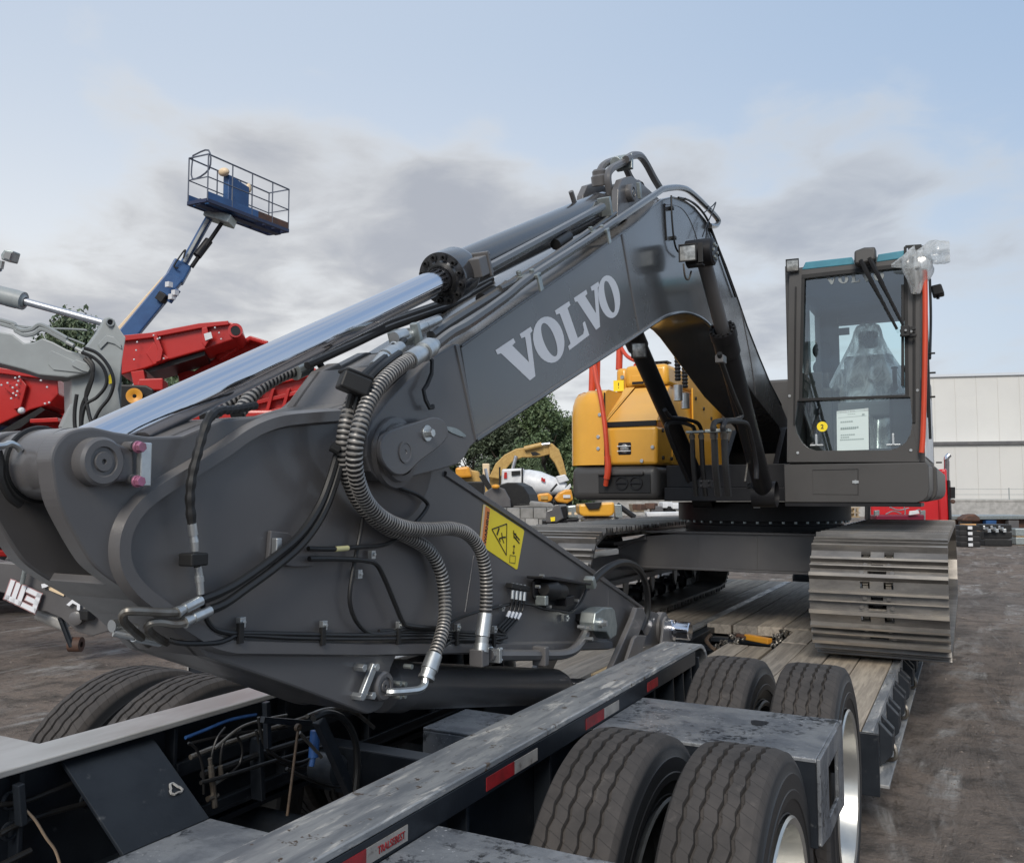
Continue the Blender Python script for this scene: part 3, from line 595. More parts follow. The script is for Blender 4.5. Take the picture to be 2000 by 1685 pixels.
# pin cap at the rod end with keeper plate and bolts
def pincap(c, r, x, name, par, m=paint):
    b = MB().lathe((x, c.y, c.z), NX, [(0, r), (.028, r), (.034, r - .006), (.034, r * .62), (.029, r * .58), (.029, r * .42), (.034, r * .38), (.034, .006), (.028, .005), (.028, 0)], 48); return b.build(name, m, par)
pc = PX((183, 902), XA)
pincap(pc, .052, XA, 'pin_cap', EX)
b = MB(); e = .006
kp = P([(205, 862), (236, 872), (250, 880), (250, 935), (236, 940), (205, 942)], XA + .001); b.prism(kp, (.02, 0, 0)); b.build('pin_lug', paint, EX, 0, .006)
b = MB(); k0, k1 = PX((263, 865), XA), PX((263, 950), XA); b.box((k0 + k1) / 2 + V((.03, 0, 0)), (.018, .028, (k0 - k1).length)); b.build('keeper_plate', zinc, EX, 0, .003)
for p in ((245, 872), (243, 936)): MB().cyl(PX(p, XA), PX(p, XA) + V((.03, 0, 0)), .011, seg=14).build('spacer', paint, EX)
for p in ((268, 873), (266, 940)):
    c = PX(p, XA + .039); b = MB().cyl(c, c + V((.006, 0, 0)), .0135, seg=16).cyl(c + V((.006, 0, 0)), c + V((.018, 0, 0)), .0115, seg=6); b.build('keeper_bolt', bolt_pink, EX, 30, .001)
# rod-end tube between the plates
ec = PX((183, 905), XA)
b = MB().lathe((XAL + .028, ec.y, ec.z), NX, [(0, .074), (.07, .074), (.0705, .068), (.077, .068), (.0775, .078), (.19, .078), (.1905, .068), (.197, .068), (.1975, .074), (XA - XAL - .056, .074)], 40)
b.build('pin_barrel', paint, EX)
MB().tube(circ((XA - .175, ec.y, ec.z), .080, 40), .007, 6).build('barrel_strap', plastic, EX)
MB().tube(spline([PX(p, XA - .13) for p in ((-12, 872), (8, 870), (20, 866), (34, 872), (40, 880))], 5), .007, 8).build('barrel_elbow', zinc, EX)
MB().tube(spline([PX(p, XA - .15) for p in ((-6, 880), (0, 905), (2, 935), (18, 968), (40, 985))], 5), .010, 8).build('barrel_hose', rubber, EX)
# bucket-cylinder lug cap and keeper
lc = PX((736, 1338), XA); pincap(lc, .045, XA, 'pin_cap', EX)
k0, k1 = PX((718, 1296), XA), PX((692, 1362), XA)
MB().beam(k0 + V((.024, 0, 0)), k1 + V((.024, 0, 0)), .026, .016, (1, 0, 0)).build('keeper_plate', zinc, EX, 0, .003)
for p in ((694, 1302), (719, 1301), (690, 1358), (712, 1356)):
    c = PX(p, XA); MB().cyl(c, c + V((.036, 0, 0)), .012, seg=6).build('keeper_bolt', zinc, EX, 30, .001)
# ---- arm cylinder
rodA = PX((102, 906), XR); rodB = PX((864, 545), XR); barE = PX((1165, 408), XR); eyeE = PX((1222, 380), XR)
da = (barE - rodB).normalized()
ac = MB().lathe(rodB, da, [(.0, .052), (-.012, .062), (.0, .072), (.0, .104), (.11, .104), (.125, .10), (.14, .094), (.15, .082), ((barE - rodB).length, .082), ((barE - rodB).length + .001, .086), ((barE - rodB).length + .012, .086), ((barE - rodB).length + .013, .082), ((barE - rodB).length + .10, .078), ((barE - rodB).length + .12, .05)], 48).build('arm_cylinder', cylp, EX)
MB().cyl(rodA, rodB + da * .05, .0495, seg=96).build('piston_rod', chrome, ac)
MB().lathe(rodB, da, [(-.013, .051), (-.016, .058), (-.008, .066), (.002, .066)], 40).build('rod_wiper', plastic, ac)
u = da.orthogonal().normalized(); w2 = da.cross(u)
for k in range(12):
    a = 2 * math.pi * k / 12 + .15; c = rodB + (u * math.cos(a) + w2 * math.sin(a)) * .087
    MB().lathe(c, -da, [(0, .0125), (.011, .0125), (.012, .011), (.012, .0065), (.004, .006), (.004, 0)], 12).build('flange_bolt', plastic, ac)
pcx = PX((1225, 380), XR)
MB().lathe((XR - .10, pcx.y, pcx.z), NX, [(0, .06), (.02, .075), (.18, .075), (.2, .06)], 32).build('cylinder_eye', paint, ac)
# boom-top bracket with its pin
for x in (XR + .085, XR - .125):
    b = MB(); o = P([(1204, 432), (1206, 370), (1214, 350), (1232, 344), (1250, 356), (1268, 372), (1290, 392), (1285, 420)], XR + .12); o = [V((x, p.y, p.z)) for p in o]; b.prism(o, (.04, 0, 0)); b.build('cylinder_bracket', paint, EX, 0, .004)
pincap(PX((1227, 378), XR + .125), .05, XR + .125, 'pin_cap', EX)
k0 = PX((1247, 357), XR + .15); k1 = PX((1250, 388), XR + .15); MB().beam(k0, k1, .03, .02, (1, 0, 0)).build('keeper_plate', zincd, EX, 0, .002)
# ---- boom
boom_top = [(900, 674), (1014, 593), (1120, 522), (1213, 455), (1245, 433), (1273, 405), (1291, 390), (1313, 384), (1334, 390), (1355, 404), (1377, 430), (1398, 469), (1419, 522), (1441, 583), (1459, 636), (1483, 697), (1504, 747), (1526, 790)]
boom_bot = [(1556, 862), (1545, 885), (1530, 860), (1521, 832), (1472, 771), (1398, 650), (1387, 636), (1377, 627), (1359, 616), (1334, 610), (1305, 616), (1277, 631), (1248, 652), (1223, 667), (1098, 747), (941, 847), (928, 861)]
boom_tip = [(916, 873), (905, 893), (891, 907), (857, 917), (799, 932), (766, 940), (737, 937), (720, 920), (712, 892), (714, 851), (725, 822), (754, 784), (799, 739), (845, 697), (887, 672)]
OUT = P(boom_top + boom_bot + boom_tip, XB)
b = MB()
main = P(boom_top + boom_bot, XB); b.prism(main, (XBL - XB, 0, 0)); boom = b.build('boom', paintb, EX, 25, .004)
# fork at the boom tip: two thick cheeks
tip = P([(895, 672), (912, 760), (930, 860)] + boom_tip, XB)
tipR = [p + V((.006, 0, 0)) for p in tip]
MB().prism(tipR, (-.05, 0, 0)).build('fork_cheek', paint, boom, 0, .005)
MB().prism([V((XBL - .006, p.y, p.z)) for p in tip], (.05, 0, 0)).build('fork_cheek', paint, boom, 0, .005)
bt = [V((0, p.y, p.z)) for p in P([(905, 671), (887, 672), (845, 697), (820, 718)], XB)]
b = MB(); vs = []
for p in bt: vs += [V((XB - .03, p.y, p.z - .01)), V((XBL + .03, p.y, p.z - .01)), V((XB - .03, p.y, p.z - .04)), V((XBL + .03, p.y, p.z - .04))]
b.add(vs, [(i * 4 + a, i * 4 + c, i * 4 + 4 + c, i * 4 + 4 + a) for i in range(3) for a, c in ((0, 1), (1, 3), (3, 2), (2, 0))]); b.build('fork_top', paint, boom, 0)
# flange lips along lower and upper edges, seams
low = spline(P([(928, 859), (1098, 747), (1223, 667), (1277, 631), (1305, 616), (1334, 610), (1359, 616), (1377, 627), (1390, 641)], XB), 5)
MB().tube([p + V((.003, 0, .0)) for p in low], .0105, 6).build('lower_flange', paintb, boom)
MB().tube([p + V((.002, 0, -.004)) for p in P(boom_top, XB)], .005, 6).build('upper_flange', paintb, boom)
MB().ribbon(P([(1214, 456), (1232, 560), (1249, 650)], XB), NX, .03, .005).build('joint_strip', paint, boom)
MB().ribbon(P([(889, 674), (908, 760), (929, 858)], XB + .006), NX, .012, .005).build('weld_seam', paint, boom)
MB().ribbon(P([(1448, 605), (1466, 700), (1476, 770)], XB), NX, .012, .004).build('weld_seam', paint, boom)
MB().ribbon(spline(P([(1300, 400), (1330, 406), (1352, 440), (1372, 505)], XB), 5), NX, .006, .003).build('weld_seam', paint, boom)
MB().prism(spline(P([(862, 832), (888, 836), (908, 850), (902, 853), (880, 845)], XB + .0065), 4), (.004, 0, 0)).build('weld_scar', zincd, boom)
# pivot boss, keeper, bolt on the fork
jc = PX((765, 884), XB)
MB().lathe((XB + .006, jc.y, jc.z), NX, [(0, .112), (.016, .108), (.018, .092), (.034, .088), (.036, .07)], 56).build('pivot_boss', paint, boom)
b = MB(); o = P([(745, 912), (735, 892), (736, 862), (752, 842), (812, 823), (842, 815), (862, 826), (866, 850), (850, 872), (812, 900), (785, 925), (762, 926)], XB + .04)
b.prism(spline(o + [o[0]], 3)[:-1], (.018, 0, 0)); b.build('pin_retainer', paint, EX, 25, .004)
MB().lathe((XB + .058, jc.y - .012, jc.z), NX, [(0, .034), (.004, .034), (.004, .028), (.002, .026), (.002, .008), (-.002, .006)], 32).build('pin_face', paint, EX)
wc = PX((833, 846), XB + .058); MB().cyl(wc, wc + V((.006, 0, 0)), .026, seg=28).cyl(wc + V((.006, 0, 0)), wc + V((.026, 0, 0)), .0135, seg=6).build('retainer_bolt', zinc, EX, 30, .001)
# bent hose guide on the fork
b = MB(); g1 = P([(834, 692), (843, 705), (842, 730), (833, 752), (826, 762), (830, 780), (838, 796), (846, 794)], XB + .03)
b.ribbon(g1, NX, .018, .006); b.build('hose_guide', blackp, EX, 0)
# ---- lettering on the boom: slab-serif capitals as thin cut film
def glyphs():
    Vl = [(0, 1), (.50, 1), (.50, .90), (.40, .88), (.60, .36), (.78, .88), (.68, .90), (.68, 1), (1.02, 1), (1.02, .90), (.94, .88), (.60, 0), (.42, 0), (.08, .88), (0, .90)]
    Ll = [(0, 1), (.52, 1), (.52, .90), (.40, .88), (.40, .12), (.62, .12), (.70, .20), (.72, .36), (.82, .36), (.82, 0), (0, 0), (0, .10), (.11, .12), (.11, .88), (0, .90)]
    n = 28; oo = [(.46 + .46 * math.cos(2 * math.pi * k / n), .5 + .53 * math.sin(2 * math.pi * k / n)) for k in range(n)]; oi = [(.46 + .17 * math.cos(2 * math.pi * k / n), .5 + .41 * math.sin(2 * math.pi * k / n)) for k in range(n)]
    return Vl, Ll, oo, oi
def lettering(f, m, par, name='brand_lettering', t=V((.0012, 0, 0)), adv=((('V', 0.), ('O', .90), ('L', 1.82), ('V', 2.52), ('O', 3.36)))):
    Vl, Ll, oo, oi = glyphs(); W = adv[-1][1] + .94
    b = MB()
    for ch, x0 in adv:
        if ch == 'O':
            A = [f((x0 + x) / W, y) for x, y in oo]; Bq = [f((x0 + x) / W, y) for x, y in oi]; n = len(A)
            b.add([p + t for p in A] + [p + t for p in Bq], [(i, (i + 1) % n, n + (i + 1) % n, n + i) for i in range(n)])
        else: b.add([f((x0 + x) / W, y) + t for x, y in (Vl if ch == 'V' else Ll)], [tuple(range(len(Vl)))])
    return b.build(name, m, par, 0)
lc4 = P([(1008, 763), (1218, 603), (1200, 529), (967, 684)], XB)   # bl br tr tl
def fl(u, v): return lc4[0].lerp(lc4[1], u).lerp(lc4[3].lerp(lc4[2], u), v)
lettering(fl, white_decal, boom)
# ---- boom cylinders
def boomcyl(x, top, neck, base, eye=True, light=True, sg=1):
    T, N, B = PX(top, x), PX(neck, x), PX(base, x); d = (B - N).normalized(); L = (B - N).length
    c = MB().lathe(N, d, [(.0, .05), (-.015, .056), (-.02, .062), (-.02, .088), (.045, .088), (.05, .082), (.18, .082), (.19, .072), (L, .072), (L + .05, .06)], 36).build('boom_cylinder', blackp, EX)
    MB().cyl(T, N + d * .05, .046, seg=28).build('piston_rod', paint, c)
    u = d.orthogonal().normalized(); w3 = d.cross(u)
    for k in range(14):
        a = 2 * math.pi * k / 14; q = N - d * .02 + (u * math.cos(a) + w3 * math.sin(a)) * .076; MB().cyl(q, q - d * .016, .009, seg=8).build('flange_bolt', plastic, c)
    MB().lathe((x - .09, T.y, T.z), NX, [(0, .085), (.16, .085), (.168, .07), (.17, .068), (.17, .0)], 36).build('rod_eye', blackp, c)
    MB().lathe((x - .09, B.y, B.z), NX, [(0, .1), (.18, .1)], 28).build('base_eye', blackp, c)
    return T, N, B, d, c
T, N, B, d, bc = boomcyl(-1.395, (1371, 494), (1412, 648), (1494, 965))
for k in range(6):
    a = k * math.pi / 3; q = V((-1.395 + .08, T.y + .045 * math.cos(a), T.z + .045 * math.sin(a))); MB().cyl(q, q + V((.01, 0, 0)), .009, seg=6).build('eye_bolt', zincd, bc)
boomcyl(-2.17, (1175, 470), (1232, 645), (1375, 970))
# cylinder pipes
def pipe(name, pts, r, m=blackp, par=EX, k=6): return MB().tube(spline(pts, k), r, 8).build(name, m, par)
pipe('cylinder_pipe', P([(1405, 690), (1412, 715), (1432, 770), (1447, 806), (1446, 815), (1434, 820), (1400, 823), (1393, 832), (1393, 842)], -1.31), .017, plastic)
pipe('cylinder_pipe', P([(1477, 935), (1476, 900), (1466, 850), (1458, 828), (1440, 823), (1420, 823), (1412, 830), (1412, 842)], -1.29), .017, blackp)
pipe('cylinder_pipe', P([(1345, 940), (1322, 890), (1302, 838), (1308, 826), (1330, 825), (1352, 832), (1357, 842)], -2.0), .017, blackp)
pipe('cylinder_pipe', P([(1298, 800), (1310, 815), (1335, 818), (1362, 826), (1370, 840)], -2.0), .017, blackp)
b = MB(); q = PX((1408, 702), -1.315); b.box(q, (.05, .09, .05)); b.build('pipe_block', paint, EX, 0, .006)
for p, x in (((1403, 842), -1.36), ((1359, 844), -1.98)):
    c = PX(p, x); MB().boxb(c.x - .075, c.x + .075, c.y - .04, c.y + .03, c.z - .008, c.z + .012).build('pipe_clamp', zincd, EX, 0, .004)
for p, x in (((1395, 858), -1.40), ((1415, 858), -1.32), ((1352, 858), -2.02), ((1370, 858), -1.95)):
    a, c = PX(p, x), PX((p[0] + 8, p[1] + 110), x); MB().lathe(a, (c - a), [(-.07, .018), (-.04, .018), (-.04, .025), (-.01, .025), (-.01, .020), (.03, .020)], 14).build('hose_fitting', chain_m, EX)
    MB().tube(spline([a, a.lerp(c, .5) + V((0, -.02, 0)), c], 6), .022, 8).build('hydraulic_hose', rubber, EX)
for p in ((1380, 945), (1470, 948), (1495, 955)):
    c = PX(p, -1.5); b = MB().box(c, (.08, .06, .05)); [b.cyl(c + V((sx * .025, -.03, sz * .015)), c + V((sx * .025, -.045, sz * .015)), .008, seg=6) for sx in (-1, 1) for sz in (-1, 1)]; b.build('flange_block', blackp, EX, 0, .003)
pipe('drain_line', P([(1462, 880), (1460, 905), (1455, 940)], -1.45), .007, chain_m)
# ---- work light on boom with bracket
def worklight(c, face, r, size, par, label=None):
    f = V(face).normalized(); sx = f.cross(V((0, 0, 1))).normalized(); up = sx.cross(f); R = Matrix((sx, f, up)).transposed(); c = V(c)
    b = MB()
    b.add([c + R @ V((x * size, y, z * size)) for y, k in ((0, 1), (-.09, .62)) for x, z in ((-k, -k), (k, -k), (k, k), (-k, k))], [(0, 1, 2, 3), (7, 6, 5, 4)] + [(i, (i + 1) % 4, 4 + (i + 1) % 4, 4 + i) for i in range(4)])
    o = b.build('work_light', plastic, par, 0, .006)
    b = MB(); s = size * .86
    b.add([c + R @ V((x * s, .004 + dy, z * s)) for dy, x, z in ((0, -1, -1), (0, 1, -1), (0, 1, 1), (0, -1, 1))] + [c + R @ V((0, .012, 0))], [(0, 1, 4), (1, 2, 4), (2, 3, 4), (3, 0, 4)]); b.build('lens', lens, o)
    b = MB()
    for i, (x, z) in enumerate(((-1, 0), (1, 0), (0, 1), (0, -1))):
        b.box(c + R @ V((x * size * .95, .006, z * size * .95)), (size * .12 if x else size * 2, .014, size * .12 if z else size * 2), R)
    b.build('bezel', plastic, o, 0)
    return o
worklight(PX((1248, 684), -2.05), (.15, -1, -.1), 0, .055, EX)
wl = PX((1343, 494), -1.44); worklight(wl, (.12, -1, -.05), 0, .052, EX)
b = MB(); b.beam(wl + V((-.02, .06, -.066)), wl + V((.08, .06, -.066)), .05, .012).beam(wl + V((.07, .03, -.06)), wl + V((.07, .03, .06)), .012, .03); b.build('light_bracket', plastic, EX, 0, .002)
pipe('light_cable', P([(1311, 382), (1312, 420), (1316, 465), (1322, 488), (1335, 500)], XB + .03), .006, rubber)
pipe('light_cable', P([(1298, 398), (1300, 440), (1302, 470)], XB + .004), .005, plastic)
for p in ((1311, 407), (1316, 465)):
    c = PX(p, XB + .012); MB().box(c, (.03, .03, .02)).build('cable_clip', plastic, EX, 0, .003)
pipe('light_cable', P([(1335, 515), (1338, 540), (1345, 546), (1350, 530)], -1.45), .006, chain_m)
pipe('boom_cable', P([(1325, 386), (1350, 394), (1376, 420), (1395, 462), (1413, 515), (1436, 580)], XB + .012), .007, rubber)
pipe('boom_cable', P([(1338, 388), (1362, 402), (1384, 432), (1396, 470), (1404, 500)], XB + .02), .006, rubber)
pipe('cable_tail', P([(1376, 415), (1392, 402), (1398, 396), (1390, 418), (1380, 440), (1372, 462)], XB + .05), .0045, rubber)
pipe('cable_tail', P([(1384, 432), (1381, 450), (1378, 470)], XB + .04), .005, rubber)
# ---- pipes along the boom top
zt = .05
def BT(pts, x, dz=0.): return [PX(p, x) + V((0, 0, dz)) for p in pts]
xp = XB + .02
pipe('boom_pipe', BT([(846, 678), (880, 652), (917, 631), (985, 583), (1010, 562), (1035, 543), (1090, 507), (1156, 464), (1210, 427), (1281, 379), (1298, 369), (1330, 367), (1352, 378), (1384, 408), (1399, 424), (1403, 433), (1398, 441), (1386, 441)], xp), .0195, paintb, k=4)
pipe('boom_pipe', BT([(842, 656), (871, 635), (925, 601), (971, 572), (990, 556)], XB - .06), .0195, paintb, k=4)
pipe('boom_pipe', BT([(975, 565), (1006, 548), (1070, 508), (1150, 452)], XB - .05), .016, paintb, k=4)
pipe('boom_pipe', BT([(1150, 455), (1210, 410)], XB - .1), .014, paintb)
for p, x in (((1028, 541), XB - .01), ((1166, 453), XB - .01)):
    c = PX(p, x); dd = (PX((1156, 464), xp) - PX((985, 583), xp)).normalized(); up = V((0, -dd.z, dd.y)); R = Matrix((NX, dd, up)).transposed()
    b = MB().box(c, (.12, .04, .018), R).box(c + R @ V((.055, 0, -.03)), (.010, .035, .07), R)
    for sx in (-.03, .03): b.cyl(c + R @ V((sx, 0, .01)), c + R @ V((sx, 0, .03)), .012, seg=6)
    b.build('pipe_clamp', zincd, EX, 0, .003)
for a, c in (((1085, 478), (1110, 462)), ((940, 585), (965, 570))):
    MB().cyl(PX(a, XB - .08), PX(c, XB - .08), .026, seg=12).build('pipe_sleeve', rubber, EX)
# arm cylinder supply pipe and port block
pipe('cylinder_pipe', P([(948, 528), (1000, 500), (1100, 446), (1176, 404)], XR + .115), .022, paintb, k=4)
c = PX((930, 522), XR + .10); R = Matrix((NX, da, NX.cross(da))).transposed()
b = MB().box(c, (.075, .07, .075), R).box(c + da * .045, (.085, .018, .10), R)
for sx in (-1, 1):
    for sz in (-1, 1): b.cyl(c + R @ V((sx * .03, .05, sz * .036)), c + R @ V((sx * .03, .068, sz * .036)), .011, seg=6)
b.build('port_block', paint, EX, 0, .004)
c = PX((1182, 404), XR + .10); MB().box(c, (.07, .03, .10), R).build('pipe_bracket', zincd, EX, 0, .003)
pipe('return_pipe', P([(1196, 398), (1190, 372), (1187, 345), (1194, 330), (1212, 320), (1222, 315)], XR + .06), .022, paint)
pipe('return_pipe', P([(1170, 350), (1172, 335), (1180, 322), (1196, 315), (1212, 312)], XR - .04), .022, paint)
b = MB().cyl(PX((1202, 318), XR + .02), PX((1222, 318), XR + .02), .036, seg=16).box(PX((1220, 318), XR + .05), (.10, .03, .09)); b.build('return_manifold', zincd, EX, 0, .004)
pipe('return_pipe', P([(1222, 312), (1236, 304), (1250, 305), (1262, 320), (1276, 346), (1288, 366)], XR + .08), .0235, paint)
pipe('return_pipe', P([(1220, 322), (1230, 345), (1240, 360)], XR - .02), .022, paint)
MB().cyl(PX((1122, 396), XR), PX((1115, 374), XR), .014, seg=8).build('grease_nipple', paint, EX)
MB().lathe(PX((1172, 352), XR), V((0, -.3, 1)), [(-.03, .05), (.02, .05), (.03, .04), (.05, .04), (.06, .03)], 20).build('port_neck', paint, EX)
# ---- lower black cables between rod and boom
for dy, r, x in ((0, .016, XBL + .03), (9, .014, XBL + .06), (-6, .010, XBL + .02)):
    pipe('boom_hose', P([(600, 705 + dy), (690, 664 + dy), (760, 632 + dy), (850, 600 + dy), (890, 585 + dy), (960, 545 + dy)], x), r, rubber)
b = MB().beam(PX((704, 660), XBL + .03), PX((745, 640), XBL + .05), .05, .03); b.build('hose_sleeve', rubber, EX, 0, .004)
# ---- big guarded hoses on the arm
def guarded(name, pts, r, step=.0036):
    p = resample(spline(pts, 14), step); rr = [r * (1. if (i % 4) >= 3 else .90) for i in range(len(p))]
    return MB().tube(p, rr, 12, 0, True, 1).build(name, [rubber, guard], EX, 60)
def fitting(pts, rads, name='hose_fitting', m=zinc, seg=16):
    b = MB()
    for (a, c), (r0, r1) in zip(zip(pts, pts[1:]), rads): b.cyl(a, c, r0, r1, seg)
    return b.build(name, m, EX, 40)
def PV(lst): return [PX((x, y), X) for x, y, X in lst]
h1 = PV([(800, 704, -1.50), (778, 718, -1.49), (748, 745, -1.48), (720, 785, -1.475), (702, 835, -1.47), (692, 885, -1.48), (697, 935, -1.50), (716, 980, -1.53), (750, 1013, -1.545), (795, 1031, -1.55), (840, 1034, -1.55), (880, 1032, -1.55), (912, 1042, -1.55), (936, 1070, -1.55), (947, 1110, -1.55), (950, 1155, -1.55), (948, 1200, -1.55)])
guarded('guarded_hose', h1, .0245)
h2 = PV([(742, 716, -1.56), (715, 742, -1.55), (690, 780, -1.55), (676, 830, -1.55), (671, 885, -1.56), (682, 940, -1.58), (710, 992, -1.595), (755, 1030, -1.60), (800, 1050, -1.60), (838, 1075, -1.60), (860, 1115, -1.595), (868, 1160, -1.59), (868, 1210, -1.57), (859, 1250, -1.55), (848, 1280, -1.54)])
guarded('guarded_hose', h2, .0235)
a = PV([(800, 704, -1.50), (818, 692, -1.51), (826, 688, -1.51), (840, 678, -1.52), (848, 673, -1.53)]); fitting(a, [(.028, .028), (.026, .024), (.032, .032), (.026, .022)])
a = PV([(736, 720, -1.56), (752, 700, -1.56), (768, 690, -1.57), (782, 678, -1.58)]); fitting(a, [(.026, .026), (.028, .028), (.02, .02)])
a = PV([(948, 1198, -1.55), (942, 1242, -1.55), (941, 1256, -1.55), (939, 1272, -1.55)]); fitting(a, [(.0255, .027), (.024, .024), (.027, .027)])
c = PX((936, 1283, ), -1.555); MB().box(c, (.055, .05, .06)).build('elbow_block', paint, EX, 0, .004)
c = PX((962, 1279), -1.555); b = MB().box(c, (.07, .018, .05)); [b.cyl(c + V((.02 * s, .0, .02 * t)), c + V((.02 * s, .03, .02 * t)), .008, seg=6) for s in (-1, 1) for t in (-1, 1)]; b.build('flange_half', zinc, EX, 0, .002)
a = PV([(849, 1278, -1.54), (838, 1308, -1.54), (834, 1320, -1.54), (832, 1326, -1.54)]); fitting(a, [(.026, .028), (.025, .023), (.027, .027)])
pipe('steel_elbow', PV([(832, 1324, -1.54), (828, 1338, -1.54), (818, 1346, -1.54), (800, 1349, -1.55), (772, 1351, -1.57), (758, 1351, -1.59)]), .0125, zinc)
pipe('arm_pipe', PV([(955, 1279, -1.555), (1010, 1279, -1.555), (1060, 1279, -1.56), (1095, 1278, -1.56), (1118, 1271, -1.56), (1134, 1254, -1.57), (1144, 1236, -1.58)]), .0215, paint)
c = PX((1056, 1279), -1.555); MB().boxb(c.x - .03, c.x + .03, c.y - .018, c.y + .018, c.z - .04, c.z + .036).build('pipe_clamp', paint, EX, 0, .004)
# silver valve block near arm tip
o = P([(1131, 1214), (1134, 1194), (1150, 1185), (1168, 1184), (1173, 1190), (1178, 1220), (1176, 1238), (1164, 1246), (1156, 1232), (1132, 1230)], XA + .03)
vb = MB().prism(o, (.075, 0, 0)).build('valve_block', zincd, EX, 0, .005)
q = PX((1170, 1216), XA + .1); MB().cyl(q, q + V((.02, 0, 0)), .022, seg=18).cyl(q + V((.02, 0, 0)), q + V((.04, 0, 0)), .015, seg=6).build('valve_cap', zinc, vb)
for p in ((1137, 1224), (1147, 1225), (1152, 1247)): q = PX(p, XA + .1); MB().cyl(q - V((.02, 0, 0)), q + V((.014, 0, 0)), .009, seg=10).build('valve_bolt', zinc, vb)
MB().prism(P([(1124, 1198), (1130, 1198), (1134, 1228), (1124, 1212)], XA), (.035, 0, 0)).build('valve_bracket', plastic, EX, 0, .002)
# four grease lines and their manifold
mz = PV([(1000, 1142, XA + .03), (1025, 1148, XA + .03)])
b = MB().beam(PX((994, 1143), XA + .025), PX((1030, 1150), XA + .025), .03, .02); b.build('grease_manifold', plastic, EX, 0, .002)
for i in range(4):
    x = 1001.5 + i * 7.6; y = 1152 + i * 1.2
    MB().cyl(PX((x, y - 14), XA + .03), PX((x, y - 6), XA + .03), .007, seg=6).build('grease_nipple', zinc, EX)
    MB().cyl(PX((x, y), XA + .03), PX((x - 1, y + 17), XA + .03), .0078, seg=8).build('line_fitting', zinc, EX)
    pts = PV([(x - 1, y + 14, XA + .03), (x - 4, y + 36, XA + .025), (x - 14 - i, y + 58, XA + .02), (x - 28 - i * 2, y + 74 + i, XA + .02), (985 - i * 3 + 2, 1238 + i * 5, XA + .02), (962, 1237 + i * 5.2, XA + .02), (900, 1234 + i * 5.2, XA + .02), (850, 1230 + i * 5.0, XA + .02), (800, 1229 + i * 5.2, XA + .02), (740, 1232 + i * 4, XA + .02)])
    pipe('grease_line', pts, .0058, rubber)
    q0, q1 = PV([(x - 6 - i * .6, y + 42, XA + .025), (x - 11 - i, y + 53, XA + .023)]); MB().cyl(q0, q1, .0072, seg=8).build('line_tag', white_decal, EX)
# grease pump box
o = P([(1038, 1166), (1038, 1135), (1048, 1126), (1080, 1126), (1130, 1135), (1146, 1140), (1148, 1152), (1134, 1158), (1122, 1180), (1112, 1194), (1098, 1192), (1068, 1187), (1062, 1180), (1044, 1172)], XA + .02)
gp = MB().prism(o, (.012, 0, 0)).build('pump_bracket', blackp, EX, 0, .003)
MB().beam(PX((1044, 1127), XA + .05), PX((1140, 1140), XA + .05), .075, .010).build('pump_cover', blackp, gp, 0, .003)
MB().lathe(PX((1062, 1150), XA + .06), PX((1130, 1159), XA + .06) - PX((1062, 1150), XA + .06), [(0, .0), (0, .026), (.07, .040), (.085, .043), (.09, .036), (.18, .034), (.19, .025), (.215, .02), (.2, 0)], 24).build('pump_motor', plastic, gp)
MB().box(PX((1102, 1172), XA + .05), (.06, .09, .04)).build('pump_body', blackp, gp, 0, .004); MB().box(PX((1058, 1172), XA + .05), (.05, .03, .04)).build('pump_element', zincd, gp, 0, .004)
for p in ((1046, 1145), (1054, 1124), (1068, 1184), (1122, 1172)): q = PX(p, XA + .05); MB().cyl(q, q + V((.02, 0, 0)), .007, seg=6).build('pump_bolt', zinc, gp)
MB().beam(PX((1150, 1128), XA + .05), PX((1155, 1146), XA + .05), .05, .03).build('swivel_block', zincd, gp, 0, .004)
pipe('loop_hose', PV([(1153, 1142, XA + .05), (1170, 1122, XA + .06), (1195, 1104, XA + .07), (1220, 1098, XA + .08), (1244, 1108, XA + .08), (1260, 1136, XA + .08), (1265, 1172, XA + .07), (1262, 1205, XA + .06), (1250, 1232, XA + .05)]), .0185, rubber)
pipe('grease_line', PV([(1146, 1150, XA + .05), (1132, 1180, XA + .04), (1112, 1196, XA + .04), (1090, 1192, XA + .04), (1060, 1188, XA + .04), (1035, 1180, XA + .03), (1005, 1178, XA + .02), (985, 1182, XA + .02), (955, 1190, XA + .02)]), .006, rubber)
# ---- thinner hoses
pipe('supply_hose', PV([(762, 690, -1.56), (735, 712, -1.53), (708, 735, -1.52), (690, 762, -1.53), (678, 810, -1.55), (664, 868, -1.57), (645, 935, -1.585), (622, 992, -1.59), (585, 1045, -1.59), (530, 1092, -1.59), (470, 1135, -1.59), (430, 1157, -1.59), (392, 1172, -1.59)]), .0115, rubber, k=8)
pipe('supply_hose', PV([(780, 690, -1.54), (750, 712, -1.51), (722, 738, -1.51), (703, 765, -1.52), (688, 820, -1.54), (672, 880, -1.565), (652, 950, -1.58), (628, 1008, -1.585), (590, 1062, -1.585), (535, 1110, -1.585), (480, 1150, -1.585), (440, 1178, -1.585), (408, 1192, -1.585)]), .0115, rubber, k=8)
fitting(PV([(392, 1172, -1.59), (360, 1188, -1.59), (345, 1196, -1.59)]), [(.0125, .0125), (.010, .014)])
fitting(PV([(410, 1192, -1.585), (378, 1207, -1.585), (360, 1215, -1.585)]), [(.0125, .0125), (.010, .014)])
pipe('steel_bend', PV([(350, 1194, -1.59), (330, 1196, -1.59), (262, 1193, -1.60), (245, 1195, -1.61), (240, 1204, -1.62), (246, 1218, -1.64), (268, 1238, -1.68), (290, 1258, -1.72)]), .0095, chain_m)
